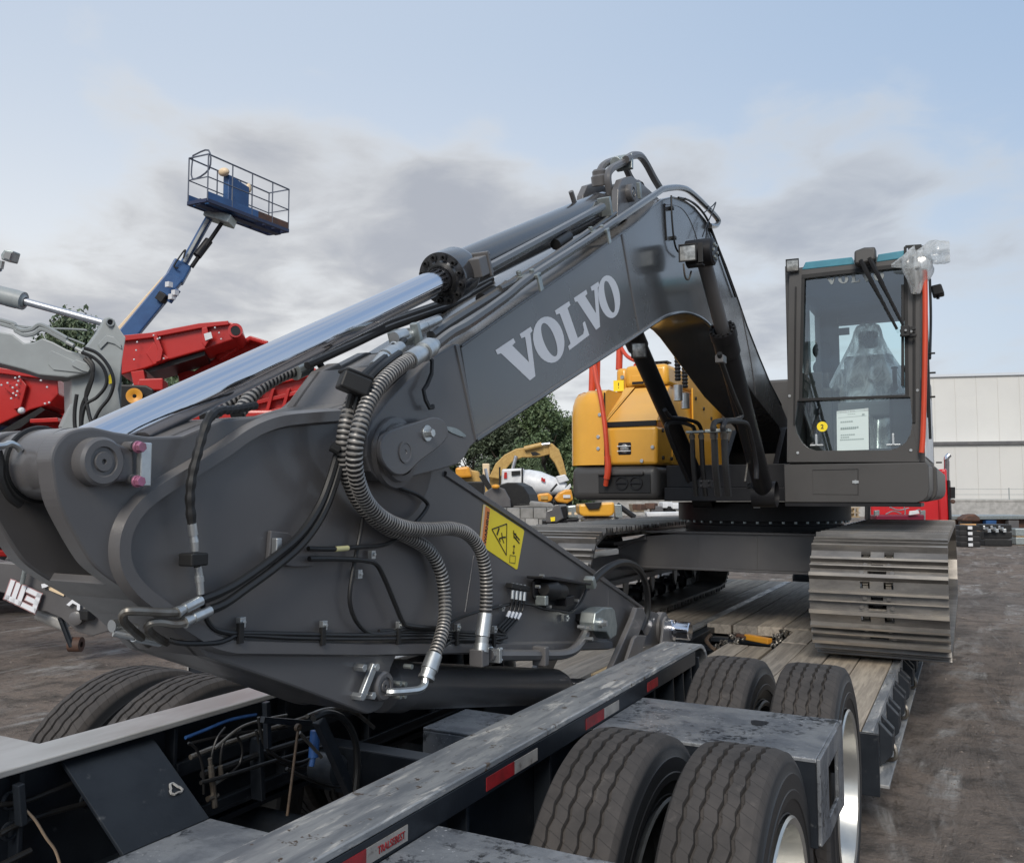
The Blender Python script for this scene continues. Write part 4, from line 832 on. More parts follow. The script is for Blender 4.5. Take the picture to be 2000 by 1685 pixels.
pipe('steel_bend', PV([(365, 1214, -1.585), (345, 1219, -1.59), (312, 1215, -1.60), (292, 1218, -1.61), (290, 1230, -1.63), (306, 1244, -1.66), (325, 1255, -1.7)]), .0095, chain_m)
fitting(PV([(218, 1222, -1.72), (232, 1220, -1.72), (268, 1226, -1.70)]), [(.014, .012), (.009, .009)])
fitting(PV([(222, 1234, -1.72), (262, 1242, -1.70), (270, 1244, -1.70), (312, 1252, -1.70)]), [(.010, .010), (.013, .013), (.013, .013)])
b = MB().beam(PX((668, 722), -1.54), PX((722, 742), -1.50), .07, .012).beam(PX((664, 740), -1.54), PX((718, 762), -1.49), .075, .05); b.build('hose_clamp', plastic, EX, 0, .006)
c = PX((653, 878), -1.565); MB().cyl(PX((646, 872), -1.57), PX((662, 880), -1.555), .013, seg=10).build('hose_tie', plastic, EX)
# braided hose and test fitting
brd = resample(spline(PV([(498, 792, -1.72), (455, 800, -1.66), (428, 802, -1.62), (410, 815, -1.60), (398, 842, -1.595), (386, 885, -1.59), (375, 930, -1.59), (371, 975, -1.59), (375, 1025, -1.59)]), 12), .006)
MB().tube(brd, [.0112 * (1 + .10 * math.sin(i * 1.05)) for i in range(len(brd))], 8).build('wrapped_hose', plastic, EX)
fitting(PV([(375, 1022, -1.59), (378, 1045, -1.59), (380, 1058, -1.59), (381, 1076, -1.59)]), [(.0105, .0105), (.008, .010), (.0095, .0085)])
MB().box(PX((378, 1092), -1.595), (.045, .05, .03)).build('bulkhead_block', plastic, EX, 0, .004)
fitting(PV([(386, 1106, -1.59), (389, 1124, -1.59), (390, 1136, -1.59), (392, 1160, -1.59)]), [(.009, .009), (.0105, .0105), (.009, .0085)])
pipe('arm_line', PV([(392, 1158, -1.60), (396, 1182, -1.61), (405, 1212, -1.61), (420, 1228, -1.61), (445, 1235, -1.61), (470, 1236, -1.61), (620, 1239, -1.61), (700, 1240, -1.61), (780, 1238, -1.61)]), .0068, rubber)
pipe('arm_line', PV([(330, 1250, -1.64), (360, 1256, -1.62), (420, 1255, -1.61), (445, 1248, -1.61), (470, 1240, -1.61), (560, 1245, -1.61), (660, 1247, -1.61), (720, 1247, -1.61), (860, 1245, -1.61)]), .0065, rubber)
for x, y in ((468, 1214), (629, 1220), (777, 1220), (891, 1224), (963, 1228), (698, 1120), (724, 1082), (978, 1186), (1104, 1206)):
    c = PX((x, y), XA + .012); b = MB().boxb(c.x - .002, c.x + .012, c.y - .010, c.y + .010, c.z - .014, c.z + .012); b.cyl(c, c + V((.018, 0, 0)), .006, seg=6); b.build('line_clip', zinc, EX, 0, .001)
    if y > 1200 and x < 1000: c2 = PX((x + 1, y + 22), XA + .03); MB().box(c2, (.012, .016, .05)).build('clip_strap', plastic, EX, 0, .001)
pipe('arm_line', PV([(712, 985, -1.60), (704, 1040, -1.61), (695, 1085, -1.61), (684, 1150, -1.61), (685, 1185, -1.61), (698, 1216, -1.61), (722, 1236, -1.61), (758, 1236, -1.61), (800, 1228, -1.61), (850, 1229, -1.61)]), .0065, rubber)
pipe('arm_line', PV([(602, 1071, -1.60), (650, 1072, -1.60), (700, 1068, -1.60), (735, 1066, -1.60), (760, 1060, -1.60), (785, 1046, -1.6), (812, 1020, -1.60), (832, 995, -1.60), (834, 982, -1.60), (815, 966, -1.60), (780, 952, -1.60), (752, 935, -1.6), (735, 915, -1.60)]), .0068, rubber)
MB().cyl(*PV([(655, 1072, -1.60), (679, 1070, -1.60)]), .0078, seg=10).build('hose_tag', mat('pale_yellow_tag', (.62, .58, .30), rough=.6), EX)
pipe('arm_line', PV([(604, 1091, -1.60), (660, 1091, -1.60), (710, 1094, -1.60), (735, 1102, -1.60), (752, 1132, -1.60), (772, 1180, -1.60), (786, 1212, -1.6), (800, 1222, -1.60), (860, 1227, -1.60)]), .0075, rubber)
pipe('arm_line', PV([(866, 1228, -1.61), (890, 1210, -1.61), (930, 1195, -1.61), (960, 1188, -1.60), (985, 1182, -1.6)]), .0055, rubber)
pipe('arm_line', PV([(856, 1272, -1.60), (872, 1258, -1.60), (892, 1250, -1.61), (960, 1249, -1.61), (990, 1244, -1.61)]), .0055, rubber)
# small junction box on the arm
o = P([(517, 1095), (522, 1036), (556, 1040), (570, 1052), (608, 1068), (604, 1106), (562, 1106)], XA + .001)
MB().prism(o, (.014, 0, 0)).build('junction_plate', paint, EX, 0, .003)
MB().beam(PX((541, 1050), XA + .025), PX((540, 1082), XA + .025), .02, .02, (1, 0, 0)).build('junction_catch', zinc, EX, 0, .003)
# far side hoses behind the rod
guarded('guarded_hose', PV([(400, 818, -2.02), (430, 797, -2.02), (462, 775, -2.02), (500, 745, -2.02), (540, 725, -2.02), (580, 722, -2.02)]), .024, .005)
guarded('guarded_hose', PV([(462, 812, -1.96), (478, 790, -1.97), (505, 760, -1.98), (545, 735, -1.99), (580, 722, -1.99)]), .024, .005)
b = MB().ribbon(PV([(588, 720, -1.97), (600, 705, -1.97), (620, 706, -1.97), (632, 725, -1.97), (628, 765, -1.97), (640, 772, -1.97)]), NX, .03, .012); b.build('hose_hook', blackp, EX, 0)
c = PX((592, 722), -1.97); MB().cyl(PX((575, 726), -1.98), PX((600, 715), -1.98), .03, seg=12).build('hose_clamp', zincd, EX)
# valve cluster at the fork top
b = MB()
for p, q2, r, m in (((770, 660), (790, 652), .02, 0), ((786, 662), (806, 654), .016, 0), ((800, 650), (830, 636), .016, 0), ((762, 690), (772, 676), .02, 0), ((832, 636), (858, 624), .014, 0)):
    b.cyl(PX(p, -1.62), PX(q2, -1.62), r, seg=12)
b.build('hose_coupling', zinc, EX)
b = MB(); c = PX((790, 658), -1.66); b.box(c, (.10, .05, .05), R).box(PX((815, 656), -1.60), (.03, .02, .09), R); b.build('coupling_bracket', zincd, EX, 0, .004)
pipe('supply_hose', PV([(712, 735, -1.56), (740, 705, -1.58), (772, 672, -1.62)]), .011, rubber)
pipe('supply_hose', PV([(722, 738, -1.53), (755, 705, -1.56), (790, 664, -1.60)]), .011, rubber)
# ---- bucket cylinder under the arm, and the linkage at the arm tip
xb = (XA + XAL) / 2
def PB(p): return PX(p, xb)
A, Bq = PX((760, 1338), xb - .0), PX((1085, 1345), xb)
c0 = PX((742, 1338), xb); c1 = PX((1085, 1340), xb); dd = (c1 - c0).normalized(); L = (c1 - c0).length
bcy = MB().lathe(c0, dd, [(-.03, .05), (.0, .088), (.12, .092), (.14, .082), (L - .02, .082), (L, .078), (L + .04, .07), (L + .04, .04)], 40).build('bucket_cylinder', paint, EX)
MB().cyl(c1, c1 + dd * .55, .04, seg=20).build('piston_rod', paint, bcy)
for k in range(3):
    q = PX((776 + k * 3, 1318 + k * 8 - 8), XA + .02)
for p in ((768, 1333), (778, 1334), (768, 1358), (777, 1357), (790, 1300)): q = PX(p, XA + .01); MB().cyl(q, q + V((.03, 0, 0)), .008, seg=8).build('flange_bolt', zincd, bcy)
tl = P([(1196, 1310), (1256, 1196), (1262, 1184), (1272, 1182), (1280, 1190), (1276, 1204), (1232, 1310)], XA + .02)
tl = P([(1176, 1322), (1228, 1205), (1234, 1186), (1246, 1186), (1252, 1200), (1244, 1222), (1206, 1322)], XA + .035)
MB().prism(tl, (.03, 0, 0)).build('tip_link', paint, EX, 0, .004)
MB().prism([V((XAL - .065, p.y, p.z)) for p in tl], (.03, 0, 0)).build('tip_link', paint, EX, 0, .004)
tl2 = P([(1206, 1324), (1232, 1246), (1238, 1240), (1256, 1240), (1234, 1318)], XA + .09)
MB().prism(tl2, (.02, 0, 0)).build('tip_link_guard', paint, EX, 0, .004)
tc_ = PX((1246, 1212), XA); MB().lathe((XA, tc_.y, tc_.z), NX, [(0, .075), (.05, .075), (.06, .06), (.06, 0)], 30).build('tip_boss', paint, EX)
tp = PX((1292, 1228), XA)
MB().lathe((XA - .02, tp.y, tp.z), NX, [(0, .10), (.035, .10), (.04, .085), (.04, 0)], 36).build('tip_boss', paint, EX)
MB().lathe((XA + .02, tp.y, tp.z), NX, [(0, .06), (.06, .06), (.062, .045), (.075, .045), (.077, .052), (.15, .052), (.155, .046), (.155, 0)], 32).build('bucket_pin', chrome, EX)
MB().prism(P([(1287, 1262), (1293, 1212), (1298, 1203), (1305, 1208), (1318, 1262)], XA + .05), (.015, 0, 0)).build('pin_collar', paint, EX, 0, .003)
# ---- warning decal
dq = P([(944, 983), (1024, 1035), (1010, 1113), (936, 1063)], XA + .0012)   # tl tr br bl
def dm(u, v): return dq[0].lerp(dq[1], u).lerp(dq[3].lerp(dq[2], u), v)
def flat(uv, off): return [dm(*q) + V((off, 0, 0)) for q in uv]
dec = MB().prism(spline([*flat([(.03, 0), (.5, 0), (.97, 0), (1, .03), (1, .5), (1, .97), (.97, 1), (.5, 1), (.03, 1), (0, .97), (0, .5), (0, .03)], 0)], 1), (.0008, 0, 0)).build('warning_decal', yellow_decal, EX, 0)
MB().add(flat([(.0, .01), (.05, .01), (.05, .99), (.0, .99)], .0013), [(0, 1, 2, 3)]).build('decal_border', cream_decal, dec, 0)
MB().add(flat([(.045, .03), (.15, .03), (.15, .97), (.045, .97)], .0016), [(0, 1, 2, 3)]).build('decal_band', orange_decal, dec, 0)
ux = (dm(.1, .1) - dm(.1, .9)).normalized(); uy = (dm(0, .5) - dm(1, .5)).normalized()
label_text('WARNING', .0245, dm(.142, .90) + V((.0022, 0, 0)), ux, uy, black_decal, dec, ext=.0003, sx=1.05, bold=.0008)
def line2(b, pts, w):
    q = [dm(*p) + V((.0022, 0, 0)) for p in pts]
    for a, c in zip(q, q[1:]): b.beam(a, c, w, .0006, (1, 0, 0))
b = MB()
line2(b, [(.24, .47), (.56, .12), (.66, .84), (.24, .47), (.56, .12)], .0045); line2(b, [(.40, .33), (.37, .52)], .009); line2(b, [(.43, .58), (.50, .50), (.58, .44)], .006); line2(b, [(.50, .50), (.47, .40)], .006); line2(b, [(.50, .52), (.56, .60)], .005); line2(b, [(.43, .58), (.47, .62)], .005)
line2(b, [(.74, .22), (.92, .30)], .006); line2(b, [(.76, .30), (.93, .38)], .006); line2(b, [(.74, .17), (.78, .34)], .006); line2(b, [(.80, .20), (.84, .34)], .005)
line2(b, [(.81, .50), (.83, .70)], .003); line2(b, [(.79, .55), (.81, .50), (.835, .53)], .004); line2(b, [(.805, .665), (.83, .70), (.85, .65)], .004)
line2(b, [(.75, .78), (.89, .72), (.905, .89), (.765, .95), (.75, .78)], .002)
b.build('decal_pictogram', black_decal, dec, 0)
# ---- upper frame, hood, counterweight
YC = 7.15
def Q(pts, y): return [PY(p, y) for p in pts]
XS, YS = -1.83, 8.9
b = MB(); b.boxb(-2.42, -1.26, 7.55, 11.2, 1.66, 1.78); b.boxb(-2.42, -1.26, 7.62, 7.66, 1.78, 1.98); b.build('upper_frame', blackp, EX, 0, .006)
for x in (-1.58, -2.05): MB().prism([(x, 7.9, 1.78), (x, 8.6, 2.35), (x, 9.4, 2.45), (x, 9.9, 1.78)], (.05, 0, 0)).build('boom_foot_bracket', blackp, EX, 0, .006)
MB().boxb(-2.4, -1.3, 10.2, 10.3, 1.78, 2.9).build('firewall', blackp, EX, 0)
# slew ring and its bolts
b = MB(); b.lathe((XS, YS, 0), (0, 0, 1), [(1.20, .70), (1.31, .70), (1.31, .73), (1.35, .73), (1.35, .76), (1.43, .76), (1.43, .74), (1.47, .74), (1.47, .83), (1.64, .83), (1.64, .6)], 72); sr = b.build('slew_ring', blackp, EX, 30, .003)
for z, r, n in ((1.47, .80, 44), (1.33, .745, 44)):
    b = MB()
    for k in range(n): a = 2 * math.pi * k / n; c = (XS + r * math.cos(a), YS + r * math.sin(a)); b.cyl((c[0], c[1], z - .02), (c[0], c[1], z + .012), .014, seg=6)
    b.build('ring_bolts', zincd, sr, 30, kind='stuff')
c = PX((1428, 988), XS + .2); MB().box(V((XS + .12, YS - .832, 1.62)), (.06, .003, .05)).build('data_label', white_decal, EX)
# yellow hood (front right box of the machine)
YH = 7.46
xl, xr = -3.29, -2.45
b = MB(); b.boxb(-2.945, xr, YH, 11.4, 1.985, 2.335); b.build('hood', yellow, EX, 30, .03, seg=3)
b = MB().prism([(xl, YH - .01, 1.665), (xl, YH - .01, 1.98), (xr + .008, YH - .01, 1.98), (xr + .008, YH - .01, 1.665)], (0, 4.0, 0)); sk = b.build('lower_skirt', cabp, EX, 30, .07, seg=5)
b = MB().boxb(xl + .28, xr - .06, YH - .018, YH - .008, 1.73, 1.90); b.build('skirt_recess', plastic, sk, 0, .01)
MB().boxb(xl + .28, xr - .12, YH - .045, YH - .008, 1.89, 1.925).build('skirt_lip', cabp, sk, 0, .012)
for p in ((1214, 943), (1242, 943)):
    c = PY(p, YH - .022); MB().lathe(c, (0, 1, 0), [(0, .062), (-.008, .062), (-.008, .05), (.02, .046), (.02, 0)], 28).build('drain_port', blackp, sk)
    MB().box(c + V((0, -.004, 0)), (.11, .012, .016)).build('port_bar', blackp, sk, 0, .002)
# column with a rounded front corner, left of the seam
xlc = xl - .075
o = [(xlc + .26 - .26 * math.cos(a), YH + .26 - .26 * math.sin(a)) for a in (k * math.pi / 16 for k in range(9))]
o = o + [(-2.955, YH), (-2.955, 11.4), (xlc, 11.4)]
col = MB(); zb, ztp = 2.336, 2.70
def ring(z, s): return [V((x + (s if x < -3.2 else 0), y + s * (1 if y < YH + .18 else 0), z)) for x, y in o]
rs = [ring(1.99, -.004), ring(2.45, -.004), ring(2.56, .004), ring(2.635, .022), ring(2.68, .06), ring(2.70, .12)]; n = len(o)
for r in rs: col.v += [tuple(p) for p in r]
col.f = [(j * n + i, j * n + (i + 1) % n, (j + 1) * n + (i + 1) % n, (j + 1) * n + i) for j in range(len(rs) - 1) for i in range(n)] + [tuple(range((len(rs) - 1) * n, len(rs) * n))]; col.m = [0] * len(col.f)
col.build('corner_cover', yellow, EX, 45)
MB().boxb(-2.957, -2.949, YH - .004, YH + .02, 1.99, 2.66).build('cover_seam', blackp, EX, 0)
# recessed sloping panel
b = MB(); pnl = [V((-2.95, YH + .03, 2.385)), V((xr, YH + .03, 2.385)), V((xr - .06, 8.05, 2.76)), V((-2.86, 8.05, 2.76))]
b.prism(pnl, (0, .02, -.03)); b.prism([V((xr, YH + .03, 2.385)), V((xr, 11.4, 2.385)), V((xr, 11.4, 2.78)), V((xr - .06, 8.05, 2.76))], (-.02, 0, 0)); b.build('sloped_panel', yellow, EX, 25, .008)
b = MB(); b.prism([V((-2.95, YH + .0, 2.39)), V((-2.95, YH + .03, 2.39)), V((-2.86, 8.05, 2.77)), V((-2.95, 8.05, 2.77))], (-.015, 0, 0)); b.build('panel_cheek', yellow, EX, 25, .004)
b = MB().boxb(-2.945, xr - .01, YH + .004, YH + .03, 2.338, 2.384); b.build('panel_gap', blackp, EX, 0)
b = MB().boxb(-3.0, xr - .10, 8.12, 9.6, 2.775, 3.0); b.build('hood_top', yellow, EX, 30, .05, seg=3)
MB().boxb(-3.1, -2.98, 8.15, 9.6, 2.70, 2.985).build('hood_top', yellow, EX, 30, .04, seg=3)
MB().boxb(xr - .012, xr + .006, 7.9, 8.6, 2.0, 2.40).build('inner_side_panel', yellow, EX, 0, .004)
MB().boxb(xr - .012, xr + .006, 8.62, 9.8, 2.0, 2.80).build('inner_side_panel', yellow, EX, 0, .004)
for y, z in ((7.6, 2.3), (7.6, 2.05), (7.85, 2.05), (8.7, 2.7), (9.0, 2.62), (9.3, 2.54), (9.5, 2.45)):
    MB().cyl((xr + .004, y, z), (xr + .02, y, z), .018, seg=10).build('panel_bolt', blackp, EX)
for p in ((1169, 853), (1169, 876), (1275, 873), (1254, 900), (1172, 810)):
    c = PY(p, YH); c.y = YH - .002; MB().cyl(c, c + V((0, -.014, 0)), .017, seg=14).build('panel_bolt', zinc, EX, 30, .002)
c = PY((1220, 876), YH); hl = MB().boxb(c.x - .065, c.x + .065, YH - .006, YH + .02, c.z - .06, c.z + .06).build('headlight', blackp, EX, 0, .015)
MB().ball((c.x, YH - .004, c.z), .043, (1, .3, 1)).build('lens', lens, hl)
for dz in (-.022, .022): MB().boxb(c.x - .066, c.x + .066, YH - .022, YH - .016, c.z + dz - .004, c.z + dz + .004).build('light_bar', white_p, hl, 0)
c = PY((1207, 750), 8.1); MB().boxb(c.x - .055, c.x + .055, 8.116, 8.1185, c.z - .07, c.z + .04).build('caution_label', yellow_decal, EX)
label_text('!', .08, (c.x, 8.115, c.z - .04), (1, 0, 0), (0, 0, 1), black_decal, EX, align='CENTER')
c = PY((1245, 742), 8.1); MB().boxb(c.x - .07, c.x + .07, 8.112, 8.13, c.z - .05, c.z + .05).build('latch', yellow, EX, 0, .01); MB().boxb(c.x - .06, c.x + .06, 8.108, 8.113, c.z - .04, c.z - .015).build('latch_slot', blackp, EX, 0)
MB().cyl(PY((1216, 737), 8.12), PY((1216, 737), 8.12) + V((0, -.015, 0)), .02, seg=12).build('hood_lock', zincd, EX)
c = PY((1138, 838), YH); dh = MB().boxb(c.x - .025, c.x + .045, YH + .046, YH + .085, c.z - .07, c.z + .08).build('door_handle', orange_m, EX, 0, .008); MB().boxb(c.x - .01, c.x + .02, YH + .040, YH + .06, c.z - .05, c.z + .05).build('handle_grip', yellow, dh, 0, .006)
# orange-red hand rails
def rl_(pts, r, y): return MB().tube(spline([PY(p, yy if (yy := q) else y) for p, q in pts], 6), r, 10).build('hand_rail', orange, EX)
rl_([((1160, 712), 7.5), ((1166, 745), 7.44), ((1173, 775), 7.40), ((1180, 820), 7.38), ((1184, 860), 7.37), ((1186, 895), 7.37), ((1185, 930), 7.38), ((1183, 948), 7.4)], .0225, 0)
rl_([((1186, 890), 7.375), ((1188, 915), 7.375), ((1185, 935), 7.38)], .03, 0)
rl_([((1156, 768), 7.9), ((1157, 735), 7.9), ((1158, 690), 7.9)], .035, 0)
rl_([((1167, 760), 8.0), ((1168, 700), 8.0)], .025, 0)
rl_([((1209, 722), 8.6), ((1210, 690), 8.6), ((1211, 660), 8.6)], .036, 0)
rl_([((1214, 680), 8.55), ((1220, 690), 8.5), ((1228, 698), 8.45), ((1240, 704), 8.4)], .02, 0)
rl_([((1240, 722), 8.8), ((1242, 712), 8.8), ((1258, 711), 8.8)], .02, 0)
b = MB()
for k in range(4): b.boxb(-2.98 + k * .045, -2.95 + k * .045, 8.85, 9.0, 3.0, 3.13)
b.boxb(-3.0, -2.78, 8.85, 9.0, 3.12, 3.14); b.build('exhaust_grille', blackp, EX, 0, .006)
b = MB().boxb(-2.40, -2.22, 9.6, 10.2, 2.3, 3.55); b.build('engine_cover', cabp, EX, 0, .02)
b = MB().boxb(-2.2, -1.30, 9.9, 11.4, 2.0, 3.0).boxb(-1.28, -.34, 9.5, 11.4, 2.0, 3.02); b.build('engine_cover', cabp, EX, 0, .03)
b = MB().boxb(-3.28, -.36, 11.42, 12.3, 1.68, 2.75); b.build('counterweight', cabp, EX, 30, .18, seg=5)
for i, (x0, z0) in enumerate(((1322, 700), (1336, 716))):
    p = resample(spline([PX((x0, z0 - 40), -2.25), PX((x0 + 1, z0), -2.25), PX((x0 + 2, z0 + 45), -2.25)], 10), .016); MB().tube(p, [.03 if j % 2 else .022 for j in range(len(p))], 10).build('wound_hose', plastic, EX)
    q = PX((x0 + 2, z0 + 52), -2.25); MB().cyl(q, q + V((0, 0, -.14)), .04, seg=12).build('hose_fitting', zinc, EX)
# ---- cab
xcl, xcr = -1.265, -.275
cab = MB()
# front frame
def quad(a): return Q(a, YC)
fr = []
cab.prism(quad([(1537, 901), (1539, 689), (1541, 548), (1543, 533), (1566, 528), (1566, 544), (1562, 779), (1557, 784), (1551, 826)]), (0, .07, 0))
cab.prism(quad([(1796, 901), (1798, 700), (1799, 540), (1790, 512), (1771, 506), (1771, 521), (1773, 772), (1778, 776), (1782, 826)]), (0, .07, 0))
cab.prism(quad([(1566, 527), (1771, 505), (1771, 521), (1566, 544)]), (0, .07, 0))
cab.prism(quad([(1537, 902), (1551, 826), (1556, 846), (1566, 864), (1577, 874), (1593, 880), (1736, 879), (1752, 875), (1769, 864), (1778, 848), (1782, 826), (1796, 902)]), (0, .07, 0))
cabo = cab.build('cab', cabp, EX, 25, .006)
MB().prism(quad([(1562, 778), (1773, 771), (1778, 776), (1557, 784)]), (0, -.012, 0)).build('window_divider', plastic, cabo, 0, .002)
for a in ([(1566, 543), (1572, 543), (1567, 780), (1561, 780)], [(1765, 521), (1772, 520), (1775, 773), (1768, 773)], [(1566, 537), (1771, 514), (1771, 522), (1566, 545)]):
    MB().prism(quad(a), (0, -.008, 0)).build('window_seal', plastic, cabo, 0, .002)
for a in ([(1553, 560), (1556, 560), (1553, 830), (1550, 830)], [(1783, 545), (1788, 545), (1788, 826), (1783, 826)]):
    MB().prism(quad(a), (0, -.012, 0)).build('guide_rail', plastic, cabo, 0, .003)
MB().add([p + V((0, .03, 0)) for p in quad([(1565, 543), (1772, 520), (1774, 773), (1561, 780)])], [(0, 1, 2, 3)]).build('front_window', glass, cabo, 0)
MB().add([p + V((0, .035, 0)) for p in quad([(1557, 783), (1778, 776), (1782, 826), (1778, 848), (1769, 864), (1752, 875), (1736, 879), (1593, 880), (1577, 874), (1566, 864), (1556, 846), (1551, 826)])], [tuple(range(12))]).build('lower_window', glass, cabo, 0)
ztp = 3.56
# roof, rear wall with window, side pillars
b = MB(); b.prism([V((xcl + .05, YC + .22, ztp - .03)), V((xcr - .05, YC + .22, ztp - .01)), V((xcr - .05, YC + 1.75, ztp + .02)), V((xcl + .05, YC + 1.75, ztp))], (0, 0, .07)); b.build('cab_roof', cabp, cabo, 25, .02)
yb = YC + 1.7
rw = Q([(1637, 636), (1778, 620), (1778, 700), (1635, 700)], yb)
x0, x1, z0, z1 = rw[0].x, rw[1].x, rw[3].z, rw[0].z
b = MB(); b.boxb(xcl, x0, yb, yb + .05, 1.98, ztp + .025); b.boxb(x1, xcr, yb, yb + .05, 1.98, ztp + .025); b.boxb(x0, x1, yb, yb + .05, 1.98, z0 - .25); b.boxb(x0, x1, yb, yb + .05, z1, ztp + .025)
b.boxb(xcl, xcl + .05, YC + .07, YC + .16, 1.98, ztp + .025); b.boxb(xcl, xcl + .05, YC + .85, YC + .98, 1.98, ztp + .025); b.boxb(xcl, xcl + .05, YC + 1.6, yb, 1.98, ztp + .025); b.boxb(xcl, xcl + .05, YC + .16, yb, 1.98, 2.72); b.boxb(xcl, xcl + .05, YC + .16, yb, 3.45, ztp + .025)
b.boxb(xcr - .05, xcr, YC + .85, YC + .95, 1.98, ztp + .025); b.boxb(xcr - .05, xcr, YC + 1.6, yb, 1.98, ztp + .025); b.boxb(xcr - .05, xcr, YC + .07, yb, 1.98, 2.6); b.boxb(xcr - .05, xcr, YC + .07, yb, 3.42, ztp + .025)
b.boxb(xcl, xcr, YC + .07, yb, 1.96, 1.99); b.build('cab_shell', cabp, cabo, 0, .006)
MB().add([(x0, yb + .02, z0 - .25), (x1, yb + .02, z0 - .25), (x1, yb + .02, z1), (x0, yb + .02, z1)], [(0, 1, 2, 3)]).build('rear_window', glass2, cabo, 0)
MB().add([(xcl + .02, YC + .16, 2.72), (xcl + .02, YC + 1.6, 2.72), (xcl + .02, YC + 1.6, 3.45), (xcl + .02, YC + .16, 3.45)], [(0, 1, 2, 3)]).build('side_window', glass2, cabo, 0)
MB().add([(xcr - .03, YC + .1, 2.6), (xcr - .03, YC + 1.6, 2.6), (xcr - .03, YC + 1.6, 3.42), (xcr - .03, YC + .1, 3.42)], [(0, 1, 2, 3)]).build('door_window', glass2, cabo, 0)
for p in ((1648, 647),):
    c = PY(p, yb - .02); MB().boxb(c.x - .05, c.x + .05, yb - .012, yb - .004, c.z - .035, c.z + .035).build('window_label', foam, cabo, 0)
b = MB().boxb(x0, x1 + .1, yb - .08, yb - .02, z1 + .0, z1 + .07); b.build('sun_blind', cabp, cabo, 0, .01)
for z in (2.95, 3.12): MB().lathe((x0 - .15, yb - .02, z), (0, -1, 0), [(0, .09), (.02, .09), (.03, .06), (.02, 0)], 20).build('air_vent', plastic, cabo)
# consoles, joystick, monitor
b = MB().boxb(-1.2, -.98, YC + .5, YC + 1.5, 2.0, 2.62).boxb(-.55, -.36, YC + .6, YC + 1.5, 2.0, 2.55).boxb(-1.2, -1.0, YC + 1.3, YC + 1.66, 2.6, 2.85); b.build('console', plastic, cabo, 0, .03)
b = MB().boxb(-1.2, -1.02, YC + .25, YC + .3, 2.48, 2.72).boxb(-1.13, -1.09, YC + .27, YC + .5, 2.3, 2.5); b.build('monitor', plastic, cabo, 0, .01)
for x in (-1.03, -.5): MB().tube(spline([(x, YC + .62, 2.58), (x, YC + .58, 2.68), (x, YC + .6, 2.76)], 5), [.018] * 10 + [.03], 8).build('joystick', plastic, cabo)
for x in (-.86, -.70): MB().tube([(x, YC + .45, 2.02), (x, YC + .38, 2.35)], .012, 6).boxb(x - .04, x + .04, YC + .42, YC + .54, 2.04, 2.07).build('travel_lever', plastic, cabo)
pipe('coiled_cord', [PY(p, YC + .12) for p in ((1570, 790), (1575, 810), (1582, 835), (1588, 860))], .010, plastic, cabo)
# seat
st = MB().boxb(-1.0, -.54, YC + .85, YC + 1.35, 2.38, 2.52).boxb(-.95, -.59, YC + .95, YC + 1.3, 2.0, 2.38)
st.box((-.77, YC + 1.42, 2.72), (.42, .12, .56), Matrix.Rotation(.1, 3, 'X')); st.box((-.77, YC + 1.44, 3.15), (.17, .08, .16), Matrix.Rotation(.1, 3, 'X')); st.boxb(-1.04, -.98, YC + .9, YC + 1.4, 2.62, 2.68); st.boxb(-.56, -.50, YC + .9, YC + 1.4, 2.62, 2.68)
st.build('operator_seat', foam, cabo, 30, .04, seg=3)
# clear cover over the seat: draped sheet
prof = [(3.29, .02), (3.285, .06), (3.26, .10), (3.21, .118), (3.14, .13), (3.06, .16), (2.95, .215), (2.82, .28), (2.68, .345), (2.54, .40), (2.40, .43), (2.24, .44), (2.10, .45)]
vs = []; seg = 72
for i, (z, r) in enumerate(prof):
    f = i / len(prof); cy = YC + 1.42 - f * .28
    for k in range(seg):
        a = 2 * math.pi * k / seg; rr = r * (1 + f * (.10 * math.sin(7 * a + 1.3) + .06 * math.sin(13 * a + 3 * f) + .04 * math.sin(23 * a + 5 * f)))
        vs.append((-.77 + rr * math.cos(a) * 1.0, cy + rr * math.sin(a) * (.62 + .25 * f), z + .012 * math.sin(5 * a + 9 * f)))
sc_ = MB().add(vs, [(i * seg + k, i * seg + (k + 1) % seg, (i + 1) * seg + (k + 1) % seg, (i + 1) * seg + k) for i in range(len(prof) - 1) for k in range(seg)]).build('seat_cover', film, None, 180)
tag(sc_, 'crumpled clear plastic sheet draped over the seat inside the excavator cab', 'seat cover')
# lettering on the windscreen top, sticker with number, wiper, sheet of paper
wq = Q([(1614, 556), (1727, 547), (1727, 529), (1612, 540)], YC + .026)
def fw_(u, v): return wq[0].lerp(wq[1], u).lerp(wq[3].lerp(wq[2], u), v)
wd = mat('windscreen_print', (.24, .27, .28), rough=.6)
lettering(fw_, wd, cabo, t=V((0, -.002, 0)), adv=(('V', 0.), ('O', 1.15), ('L', 2.3), ('V', 3.2), ('O', 4.35)))
c = PY((1606, 833), YC + .03); MB().lathe(c, (0, -1, 0), [(0, .04), (.002, .04), (.002, 0)], 32).build('number_sticker', yellow_decal, cabo)
label_text('2', .048, c + V((0, -.0035, -.017)), (1, 0, 0), (0, 0, 1), black_decal, cabo, align='CENTER', ext=.0003, bold=.001)
pp = [PY(p, YC + .022) for p in ((1634, 803), (1696, 797), (1697, 878), (1635, 880))]
pa = thing('paper_sheet', 'white printed paper sheet taped inside the lower cab windscreen', 'paper sheet', pp[3])
papm = mat('paper', (.60, .70, .69), rough=.6)
MB().prism(pp, (0, .001, 0)).build('sheet', papm, pa, 0)
MB().add([p.lerp(q_, .5).lerp(p, .95) + V((0, -.0005, 0)) for p, q_ in zip(pp, pp)], [(0, 1, 2, 3)])
def pm(u, v): return pp[0].lerp(pp[1], u).lerp(pp[3].lerp(pp[2], u), v) + V((0, -.0015, 0))
b = MB()
